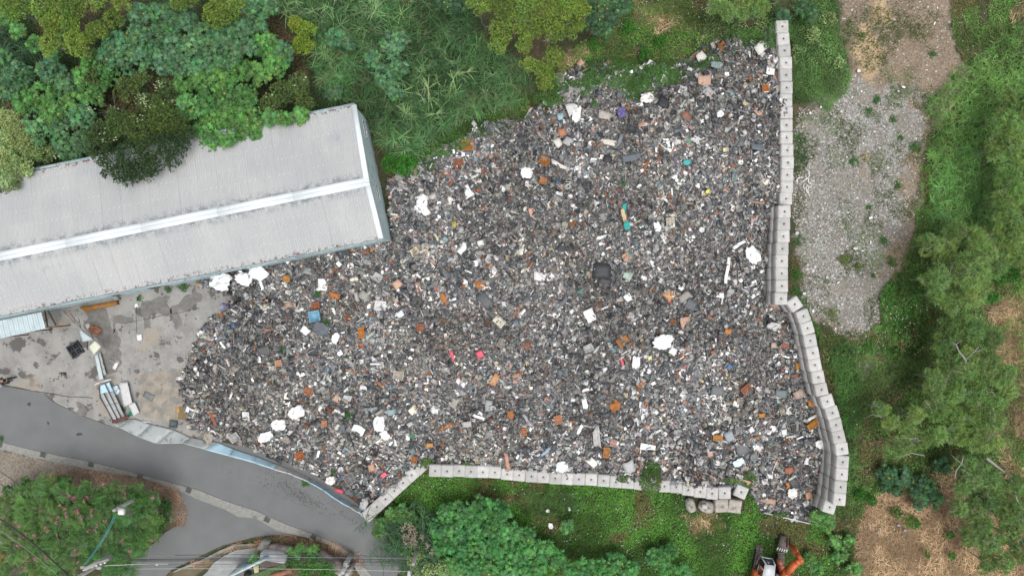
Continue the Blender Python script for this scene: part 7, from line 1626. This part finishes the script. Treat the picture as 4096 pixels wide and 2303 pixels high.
# the dark tree over the roof
ban = empty('overhanging_tree', tuple(W(*Z(z, 1060, 1000))), 'large dark green tree hanging over the warehouse roof', 'tree')
mb = MB()
for (x, y, r, zt, cc) in ((780, 1000, 120, 7.2, (.07, .11, .035)), (900, 940, 120, 7.4, (.075, .12, .035)), (1050, 980, 130, 7.8, (.08, .125, .03)), (1220, 900, 125, 7.6, (.09, .15, .03)), (1340, 960, 120, 7.4, (.07, .115, .03)), (1430, 1010, 85, 7.0, (.045, .085, .028)),
                       (750, 1130, 105, 7.0, (.05, .09, .03)), (850, 1200, 125, 7.2, (.036, .072, .026)), (1000, 1170, 140, 7.8, (.038, .075, .026)), (1150, 1130, 140, 7.8, (.04, .078, .026)), (1290, 1090, 130, 7.5, (.038, .075, .026)), (1400, 1120, 85, 7.0, (.034, .068, .025)),
                       (930, 1310, 100, 6.9, (.033, .066, .025)), (1060, 1300, 110, 7.0, (.033, .066, .025)), (1170, 1260, 95, 6.9, (.033, .066, .025)), (1000, 1380, 48, 6.6, (.032, .064, .024)), (830, 1320, 48, 6.5, (.034, .068, .025)), (1320, 1230, 70, 6.6, (.034, .066, .024)), (720, 1040, 60, 6.6, (.05, .09, .03))):
    c0 = W(*Z(z, x, y), zt * .85); R = r * .5303 / FPX * (HC - zt); crown(mb, c0.x, c0.y, zt, R, 'leaf', cc, nsub=8, flat=.6, dens_=1.0)
mb.build('crown', M_leaf, ban, origin=ban.location)
t = bpy.data.objects.new('trunk', TRK[1]); col.objects.link(t); t.parent = ban; t.scale = (2.2, 2.0, 5.0); t.location = (0, 1.0, 0)
bm = MB()
for (x, y, n, s) in ((1090, 740, 60, 60), (1050, 905, 55, 55), (1200, 640, 50, 60), (430, 1185, 25, 30), (690, 820, 25, 40), (1350, 790, 40, 60), (800, 1050, 40, 70), (1130, 770, 40, 80)):
    for _ in range(n // 3):
        p = W(*Z(z, random.gauss(x, s * .5), random.gauss(y, s * .4)), 7.2 if y > 850 else 5.4); bm.add(LEAF[0] * random.uniform(.1, .2) + np.array(tuple(p)), LEAF[1], c=(.33, .40, .22))
bm.build('blossom', M_leaf, ban, origin=ban.location)
# pale blooming creeper mounds
grove('of the pale ones at the left edge', 'pale green creeper mound in bloom', 'pale', [(z, 60, 900, 110), (z, 130, 1010, 130), (z, 40, 1060, 110), (z, 230, 1110, 120), (z, 60, 1190, 90), (z, 330, 1160, 90)], z=3.2, dens_=1.3)
grove('spilling over the roof at the left edge', 'pale blooming creeper mound', 'pale', [(z, 60, 1300, 95), (z, 170, 1290, 95), (z, 250, 1280, 60), (z, 90, 1370, 80)], z=5.6, dens_=1.2)
grove('with straw on the roof at the left edge', 'yellowish straw bush', 'dull', [(z, 90, 1430, 80), (z, 20, 1480, 60), (z, 170, 1410, 50)], z=5.6)
# top middle olive trees
z = 'z3'
grove('of the upper row left of the creepers, top middle', 'large olive green fluffy tree', 'olive', [('z2', 1690, 50, 100), ('z2', 1850, 60, 120), (z, 110, 60, 115), (z, 270, 80, 125), (z, 420, 40, 120), (z, 520, 90, 90)], z=7.0)
grove('of the middle row, top middle', 'olive green fluffy tree', 'olive', [('z2', 1830, 230, 105), (z, 20, 180, 90), (z, 140, 210, 110), (z, 300, 230, 115), (z, 450, 210, 100)], z=6.2, twigs=1)
grove('of the lower group reaching towards the scrap', 'bright olive fluffy tree', 'olive', [('z2', 1840, 350, 85), (z, 90, 340, 80), (z, 310, 450, 105), (z, 240, 560, 105), (z, 130, 500, 75), (z, 250, 650, 70)], z=5.4)
grove('near the top, left of the right wall', 'small pale green feathery tree', 'feather', [(z, 1540, 40, 85), (z, 1640, 90, 80), (z, 1760, 60, 90), (z, 1870, 70, 80)], z=4.4, twigs=2, dens_=.8)
grove('amid the creepers above the scrap', 'bright green bush', 'lowgreen', [(z, 880, 200, 60), (z, 620, 330, 50), (z, 1120, 300, 60), (z, 1000, 400, 60)], z=1.2)
grove('around the top end of the right wall', 'pale flowering creeper', 'pale', [(z, 1440, 320, 70), (z, 1880, 200, 60), ('z4', 60, 240, 60), ('z4', 350, 250, 70), ('z4', 470, 130, 70), ('z4', 540, 460, 55)], z=1.1, dens_=.5)
grove('beside the top end of the right wall', 'dark blue-green shrub', 'dark', [('z4', 280, 70, 70), ('z4', 110, 130, 60), ('z4', 330, 110, 50)], z=1.8)
# right side trees
z = 'z4'
grove('of the ones at the right edge, upper part', 'soft green feathery tree', 'feather', [(z, 1890, 780, 140), (z, 1800, 900, 110), (z, 1830, 1060, 130), (z, 1700, 1130, 100), (z, 1900, 1200, 110), (z, 1820, 1350, 120), ('zR', 1870, 20, 130), ('zR', 1750, 60, 80)], twigs=1)
z = 'zR'
grove('of the trees right of the gravel patch', 'feathery light green tree', 'feather', [(z, 1210, 400, 100), (z, 1330, 440, 110), (z, 1420, 300, 95), (z, 1580, 380, 110), (z, 1660, 470, 90), (z, 1760, 330, 90)], twigs=1)
grove('of the big pair right of the gravel patch', 'large feathery light green tree', 'feather', [(z, 1530, 620, 165), (z, 1250, 660, 125)], z=6.2, twigs=1)
grove('just below the big pair on the right', 'feathery green tree', 'feather', [(z, 1380, 800, 115), (z, 1560, 770, 105), (z, 1250, 780, 70)], twigs=1)
grove('at the right edge, middle height', 'feathery mid green tree', 'feather', [(z, 1810, 180, 110), (z, 1900, 300, 100), (z, 1810, 440, 100), (z, 1730, 560, 90), (z, 1890, 480, 90)], twigs=1)
grove('behind the big pair on the right', 'dark green shrub', 'lowgreen', [(z, 1740, 650, 80), (z, 1850, 620, 80), (z, 1690, 790, 60)], z=2.2)
grove('around the forked bare branch on the right', 'feathery green tree', 'featherd', [(z, 1400, 1040, 120), (z, 1550, 1040, 110), (z, 1680, 1110, 105), (z, 1330, 1150, 95)], twigs=0)
grove('below the forked bare branch', 'feathery pale green tree', 'feather', [(z, 1360, 1330, 110), (z, 1500, 1290, 110), (z, 1650, 1290, 120), (z, 1760, 1380, 110), (z, 1230, 1400, 90)], z=5.0, twigs=1)
z = 'z9'
grove('in the upper row, lower right trees', 'feathery light tree with pale branches', 'feather', [(z, 1250, 40, 100), (z, 1400, 60, 115), (z, 1560, 70, 120), (z, 1700, 130, 115), (z, 1790, 50, 80)], twigs=1)
grove('in the second row, lower right trees', 'sparse green tree with pale branches', 'feather', [(z, 830, 180, 75), (z, 920, 280, 85), (z, 1100, 230, 85), (z, 1260, 200, 100), (z, 1400, 250, 100), (z, 1550, 270, 110), (z, 1700, 280, 105)], z=4.6, twigs=2, dens_=.75)
grove('in the third row, lower right trees', 'thin green tree with pale twigs', 'feather', [(z, 1000, 470, 100), (z, 1150, 420, 95), (z, 1270, 380, 85), (z, 1430, 400, 90), (z, 1580, 420, 110), (z, 1690, 440, 85), (z, 1040, 340, 75)], z=4.6, twigs=2, dens_=.8)
grove('in the dark patch of the lower right', 'dark blue-green leafy shrub', 'dark', [(z, 900, 690, 80), (z, 1010, 700, 95), (z, 960, 770, 90), (z, 1120, 760, 90), (z, 1220, 780, 90), (z, 1160, 880, 80), (z, 1270, 870, 75), (z, 1320, 610, 70)], z=1.6, dens_=.85)
grove('in the fourth row, lower right trees', 'green feathery tree', 'featherd', [(z, 1500, 600, 95), (z, 1610, 590, 95), (z, 1530, 720, 95), (z, 1670, 720, 100), (z, 1440, 790, 70)], z=4.4, twigs=2, dens_=.85)
grove('in the fifth row, lower right trees', 'olive green feathery tree', 'featherd', [(z, 1430, 930, 85), (z, 1550, 950, 100), (z, 1690, 880, 90), (z, 1810, 950, 110), (z, 1600, 1070, 100), (z, 1880, 760, 90)], z=4.4, twigs=1, dens_=.9)
grove('in the lowest row at the lower right corner', 'green feathery tree', 'featherd', [(z, 1500, 1150, 80), (z, 1660, 1200, 110), (z, 1800, 1130, 110), (z, 1900, 1250, 110), (z, 1650, 1340, 95), (z, 1780, 1330, 90), (z, 1900, 1050, 80)], z=4.2, twigs=1, dens_=.95)
grove('at the bottom end of the curved wall', 'bright green leafy bush', 'broadg', [(z, 400, 1010, 60), (z, 450, 1060, 60), (z, 350, 1000, 45), (z, 460, 980, 40)], z=1.8)
grove('below the bush by the wall end', 'light green bush', 'broadg', [(z, 510, 1190, 50), (z, 610, 1180, 35), (z, 320, 1330, 60), (z, 550, 1290, 60), (z, 660, 1400, 55), (z, 380, 1400, 50)], z=1.2)
grove('in the straw at the lower right', 'small green shrub', 'lowgreen', [(z, 1200, 1290, 30), (z, 1390, 1300, 45), (z, 1110, 1050, 60), (z, 980, 980, 50), (z, 700, 830, 60), (z, 790, 880, 50), (z, 1380, 1140, 45)], z=.9)
# the great forked bare branch and the leaning trunk
def limbs(name, base, segs, label, rad):
    o = empty(name, (base.x, base.y, 0), label, 'dead branch')
    for pts, r0 in segs:
        P = [W(*p[:2], p[2]) for p in pts]; mb = MB(); mb.add(*tube(P, [r0 * .62 * (1 - .85 * i / (len(P) - 1)) for i in range(len(P))], 6)); mb.build('limb', M_bark_pale, o, origin=o.location)
    return o
def zz(x, y, h, k='zR'): p = Z(k, x, y); return (p[0], p[1], h)
limbs('forked_branch', W(*Z('zR', 1500, 1400)), [([zz(1505, 1370, 3), zz(1488, 1260, 5), zz(1440, 1200, 5.8), zz(1420, 1150, 6.1), zz(1380, 1130, 6.2)], .16), ([zz(1488, 1260, 5), zz(1560, 1200, 5.9), zz(1600, 1150, 6.2)], .11), ([zz(1420, 1150, 6.1), zz(1460, 1110, 6.2)], .06), ([zz(1560, 1200, 5.9), zz(1640, 1190, 6.2)], .06),
    ([zz(1505, 1370, 4), zz(1420, 1350, 5.8), zz(1380, 1345, 6.0)], .06)], 'large pale forked branch showing through the green trees on the right', .16)
limbs('fallen_tree', W(*Z('z9', 1850, 720)), [([zz(1650, 560, 4.5, 'z9'), zz(1740, 630, 3.4, 'z9'), zz(1830, 700, 2.4, 'z9'), zz(1850, 780, 1.4, 'z9')], .2), ([zz(1850, 780, 1.4, 'z9'), zz(1880, 880, .8, 'z9'), zz(1960, 990, .3, 'z9')], .16)], 'long grey leaning trunk over the straw near the right edge', .2)
limbs('bare_snag', W(*Z('z9', 1430, 700)), [([zz(1400, 750, 3, 'z9'), zz(1420, 650, 5, 'z9'), zz(1460, 600, 5.2, 'z9'), zz(1410, 560, 5.3, 'z9'), zz(1380, 530, 5.3, 'z9')], .1), ([zz(1460, 600, 5.2, 'z9'), zz(1475, 540, 5.3, 'z9')], .09), ([zz(1460, 640, 5.2, 'z9'), zz(1520, 680, 5.3, 'z9'), zz(1550, 690, 5.3, 'z9')], .05)], 'white twisted bare snag in the lower right trees', .1)
limbs('bare_snag', W(*Z('z9', 980, 570)), [([zz(1180, 540, 4.8, 'z9'), zz(1080, 520, 5, 'z9'), zz(1000, 550, 5, 'z9'), zz(960, 590, 5, 'z9')], .07), ([zz(1130, 410, 4.9, 'z9'), zz(1060, 410, 5, 'z9'), zz(930, 405, 5, 'z9')], .06), ([zz(860, 250, 4.9, 'z9'), zz(790, 230, 5, 'z9'), zz(720, 260, 5, 'z9')], .05), ([zz(1180, 120, 5, 'z9'), zz(1220, 170, 5, 'z9'), zz(1250, 230, 5, 'z9')], .05)], 'spreading white bare twigs over the grass right of the curved wall', .1)
# south shrubs
z = 'z7'
grove('in the upper row below the long lower wall', 'star-leaved bright green shrub', 'shrub', [(z, 1430, 970, 80), (z, 1560, 980, 100), (z, 1700, 940, 95), (z, 1840, 960, 95), ('z8', 30, 1120, 75), ('z8', 110, 1140, 75)])
grove('in the second row below the long lower wall', 'star-leaved green shrub', 'shrub', [(z, 1380, 1090, 85), (z, 1500, 1110, 100), (z, 1640, 1090, 105), (z, 1780, 1090, 105), (z, 1900, 1120, 95), ('z8', 110, 1260, 95), ('z8', 250, 1250, 85)])
grove('in the third row below the long lower wall', 'leafy green shrub', 'shrub', [(z, 1400, 1220, 85), (z, 1520, 1240, 100), (z, 1660, 1240, 105), (z, 1800, 1240, 105), ('z8', 20, 1280, 95), ('z8', 180, 1370, 95), ('z8', 330, 1320, 85)])
grove('in the bottom row at the lower middle edge', 'deep green shrub', 'shrub', [(z, 1500, 1370, 75), (z, 1640, 1390, 100), (z, 1780, 1380, 100), (z, 1900, 1400, 95), ('z8', 80, 1420, 95), ('z8', 440, 1380, 80), ('z8', 560, 1390, 80), ('z8', 700, 1400, 80)])
grove('in the small stand left of the straw patch', 'mid green shrub', 'shrub', [('z8', 780, 1340, 85), ('z8', 1080, 1310, 75), ('z8', 1190, 1270, 75), ('z8', 1150, 1380, 80), ('z8', 1290, 1410, 75), ('z8', 890, 1410, 75), ('z8', 410, 1080, 50)], z=1.8)
grove('along the road by the slanting wall end', 'dark green shrub', 'broadg', [(z, 950, 1060, 65), (z, 1100, 980, 60), (z, 1150, 1010, 50), (z, 1030, 1000, 60), (z, 920, 1110, 45), (z, 1070, 1200, 50), (z, 1120, 1260, 55)], z=1.6)
grove('beside the street lamp at the bottom', 'pale blooming creeper', 'pale', [(z, 1230, 1280, 65), (z, 1180, 1340, 60), (z, 1290, 1390, 75), (z, 1420, 1400, 75), (z, 1200, 1420, 60), (z, 1500, 1440, 60)], z=2.0)
grove('on the garden wall by the small house', 'green garden bush', 'broadg', [('z6', 1930, 1330, 50), (z, 280, 1300, 55), (z, 430, 1260, 48), (z, 340, 1240, 34)], z=2.0)
grove('in the garden of the small house', 'dark leafy garden shrub', 'lowgreen', [(z, 270, 1350, 60), (z, 370, 1390, 70), (z, 480, 1360, 80), (z, 540, 1410, 75), (z, 420, 1330, 60)], z=2.4)
mb = MB()   # plume heads of the reed clump
e = empty('plume_grass', tuple(W(*Z(z, 1190, 1150))), 'clump of tall plume grass with beige feathery heads by the road', 'plume grass')
n = 130; x = rng.normal(e.location.x, 1.3, n); y = rng.normal(e.location.y - .4, 1.3, n)
for i, t in enumerate(CANEB): q = np.arange(n) % 4 == i; scatter(mb, t, np.stack([x, y, rng.uniform(.8, 1.8, n)], -1)[q], leafR(n, .3)[q], (1.4 * rng.uniform(.7, 1.2, n))[q], jit((.06, .13, .06), n, .3)[q])
mb.build('blades', M_leaf, e, origin=e.location)
for (x, y) in ((1125, 1060), (1165, 1080), (1190, 1100), (1150, 1150), (1180, 1165), (1120, 1150), (1200, 1130), (1165, 1200), (1205, 1210), (1130, 1200), (1250, 1155), (1290, 1215), (1110, 1090), (1330, 1265), (1200, 1180), (1160, 1110)):
    p = W(*Z(z, x, y), 2.4); m_ = MB(); nn = 40; o_ = rng.normal(0, .09, (nn, 3)) * (1.0, 1.8, .6)
    scatter(m_, LEAF, np.array(tuple(p)) + o_, leafR(nn, .6), .11 * np.ones(nn), jit((.42, .33, .26), nn, .2)); m_.add(*tube([(p.x + random.uniform(-.3, .3), p.y - .2, .5), tuple(p)], [.012, .008], 4), c=(.3, .26, .15)); m_.build('plume', M_leaf, e, origin=e.location)
# flowering tree at the lower left
ft = empty('flowering_tree', tuple(W(*Z('z6', 560, 1080))), 'broad green tree with long compound leaves and pink flowers at the lower left', 'tree')
mb = MB()
for (x, y, r, zt, cc) in ((330, 800, 130, 4.6, (.07, .165, .05)), (180, 830, 110, 4.2, (.06, .15, .05)), (500, 830, 120, 4.8, (.055, .15, .045)), (680, 850, 120, 4.8, (.06, .15, .045)), (850, 830, 110, 4.6, (.055, .14, .045)), (1020, 850, 100, 4.4, (.065, .16, .05)), (1130, 870, 80, 4.0, (.055, .15, .045)),
    (60, 950, 130, 4.4, (.06, .13, .045)), (220, 960, 140, 5.2, (.075, .17, .045)), (400, 980, 140, 5.6, (.065, .15, .045)), (600, 1000, 140, 5.8, (.06, .15, .045)), (800, 980, 130, 5.6, (.05, .135, .045)), (980, 980, 130, 5.4, (.05, .14, .045)), (1130, 1010, 110, 4.6, (.06, .155, .045)),
    (80, 1110, 130, 4.8, (.06, .14, .045)), (260, 1130, 140, 5.6, (.065, .155, .045)), (450, 1150, 140, 5.8, (.055, .15, .045)), (640, 1160, 140, 5.8, (.06, .155, .045)), (820, 1130, 130, 5.6, (.048, .13, .045)), (980, 1130, 120, 5.2, (.055, .15, .045)), (1110, 1140, 95, 4.6, (.06, .155, .045)),
    (60, 1280, 120, 4.6, (.06, .14, .04)), (220, 1300, 130, 5.2, (.065, .15, .045)), (400, 1310, 130, 5.6, (.06, .15, .045)), (570, 1290, 120, 5.6, (.055, .15, .045)), (740, 1260, 100, 5.0, (.05, .14, .045)), (900, 1260, 90, 4.8, (.055, .14, .045)), (1050, 1250, 75, 4.2, (.06, .15, .045)),
    (860, 1380, 110, 4.6, (.05, .15, .045)), (990, 1380, 75, 4.2, (.055, .15, .05)), (100, 1430, 110, 4.6, (.06, .13, .045)), (300, 1430, 120, 5.0, (.06, .15, .045)), (480, 1440, 110, 5.0, (.055, .14, .045))):
    c0 = W(*Z('z6', x, y), zt * .85); R = r * .5303 / FPX * (HC - zt); crown(mb, c0.x, c0.y, zt, R, 'pin', np.array(cc) * (1.55, 1.32, 1.2), nsub=7, flat=.45, dens_=1.15)
mb.build('crown', M_leaf, ft, origin=ft.location)
for (x, y) in [(785, 760), (545, 845), (558, 878), (565, 960), (500, 1000), (425, 1048), (580, 975), (360, 1110), (700, 955), (690, 992), (255, 1140), (425, 1140), (668, 1105), (190, 1385), (120, 1215), (590, 1290), (590, 1340), (555, 1260), (1155, 855), (635, 885), (430, 1012), (365, 1010), (300, 960), (210, 1340), (530, 850), (660, 850), (940, 830), (945, 855), (790, 1030), (110, 1035), (155, 1160), (200, 1125), (135, 1060), (340, 1080), (495, 975), (590, 955), (1150, 1170), (975, 1260), (920, 1180), (250, 1330), (350, 1310), (735, 1080), (610, 1005), (450, 905), (475, 945), (720, 1100)][::1]:
    p = W(*Z('z6', x + random.uniform(-8, 8), y + random.uniform(-8, 8)), 5.75); m_ = MB(); nn = 10; o_ = rng.normal(0, .07, (nn, 3)) * (1, 1, .5)
    scatter(m_, LEAF, np.array(tuple(p)) + o_, leafR(nn, .5), .12 * np.ones(nn), jit((.48, .12, .22), nn, .2)); m_.build('flower_cluster', M_leaf, ft, origin=ft.location)
t = bpy.data.objects.new('trunk', TRK[2]); col.objects.link(t); t.parent = ft; t.scale = (7, 5, 5.0)
grove('at the right tip of the flowering tree', 'bright green low bush', 'lowgreen', [('z6', 1240, 920, 75), ('z6', 1230, 1020, 70), ('z6', 1190, 1090, 50)], z=2.0)
grove('along the top edge of the flowering tree', 'bright green weed bush', 'lowgreen', [('z6', 470, 740, 70), ('z6', 200, 750, 60), ('z6', 60, 800, 60)], z=1.6)
# weeds growing in the scrap and along the wall
for i, (k_, x, y, r, lab) in enumerate((('zD', 465, 775, 28, 'small green weed above the blue basin'), ('zD', 205, 1195, 28, 'small green weed at the left of the heap'), ('zD', 530, 980, 34, 'sparse weed right of the blue basin'), ('zD', 685, 1235, 14, 'tiny green weed in the lower left of the heap'), ('z5', 1390, 715, 55, 'bright green weed patch under the warehouse eaves'), ('z5', 1275, 735, 30, 'small green weed left of the bright patch by the eaves'),
    ('z5', 1050, 805, 30, 'small weed beside the orange trough'), ('z7', 700, 240, 34, 'green weed above the bright white torn sheet'), ('z7', 585, 665, 24, 'green weed near the white bag by the blue fence'), ('z7', 375, 745, 38, 'green plant hanging over the fence onto the road'), ('z6', 1683, 105, 24, 'small green weed near the pulled white sheet'), ('z3', 840, 1380, 30, 'green weed in the upper centre of the heap'),
    ('zC', 560, 600, 14, 'tiny weed left of the large black rubber sheet'), ('zC', 1180, 1215, 16, 'tiny weed right of the large crumpled white sheet'), ('z5', 1905, 950, 22, 'small weed below the people'), ('z5', 1900, 1040, 22, 'lower small weed below the people'), ('z3', 620, 780, 36, 'weed among the scrap at the upper left edge'), ('z6', 930, 190, 30, 'grassy weed by the fallen gate'), ('z6', 15, 410, 20, 'weed tuft at the lower left kerb'),
    ('z4', 755, 845, 45, 'bushy weed in the gravel beside the sandy rut'), ('z4', 640, 1215, 45, 'bushy weed left of the lower sandy rut'), ('z4', 940, 905, 40, 'spreading weed right of the sandy rut'), ('z4', 995, 1040, 30, 'small tuft in the middle of the gravel'), ('z4', 1100, 1110, 50, 'green weed at the right of the gravel'), ('z4', 820, 755, 40, 'weed patch above the sandy rut'), ('z4', 700, 280, 35, 'low weed on the upper sand'), ('z4', 1400, 590, 36, 'grassy tuft near the right grass'), ('z4', 970, 1400, 45, 'weed patch at the middle of the bare ground'), ('z4', 1240, 415, 30, 'small weed on the upper bare ground'),
    ('zR', 570, 510, 60, 'yellow green weed patch on the lower gravel'), ('zR', 930, 530, 45, 'grassy tuft at the right of the lower gravel'), ('zR', 480, 915, 60, 'olive weed patch below the lower gravel'), ('zR', 210, 610, 45, 'grass tuft right beside the middle right wall'), ('zR', 205, 740, 50, 'dark weed patch by the bend of the wall'), ('zR', 790, 630, 20, 'tiny weed right of the lower gravel centre'), ('zR', 230, 370, 50, 'weed patch beside the middle right wall'), ('zR', 760, 115, 24, 'weed in the upper gravel'), ('zR', 870, 370, 45, 'weeds right of the small sand patch'), ('zR', 675, 560, 34, 'weeds trailing right of the yellow green patch'))):
    hp = k_ in ('zD', 'zC', 'z7', 'z3') and y != 745; px, py = Z(k_, x, y); p = onheap(px, py, .12) if hp else W(px, py, .03); R = r * .5303 / FPX * HC
    o_ = bpy.data.objects.new
    mb = MB(); n = int(60 + R * R * 420); a = rng.uniform(0, 6.283, n); d = R * rng.random(n) ** .7 * (.45 + .9 * vnoise(a * 1.6, a * 0 + i, 7))
    scatter(mb, LEAF, np.stack([p.x + d * np.cos(a), p.y + d * np.sin(a), p.z + np.maximum(1 - d / R, 0) * R * .3 * rng.uniform(.5, 1.1, n) + .05], -1), leafR(n, .5), .12 * rng.uniform(.6, 1.3, n), jit((.05, .15, .03) if 'olive' not in lab and 'yellow' not in lab else (.12, .17, .04), n, .35))
    tag(mb.build('weed', M_leaf, origin=tuple(p)), lab, 'weed', 'weeds growing in the open')
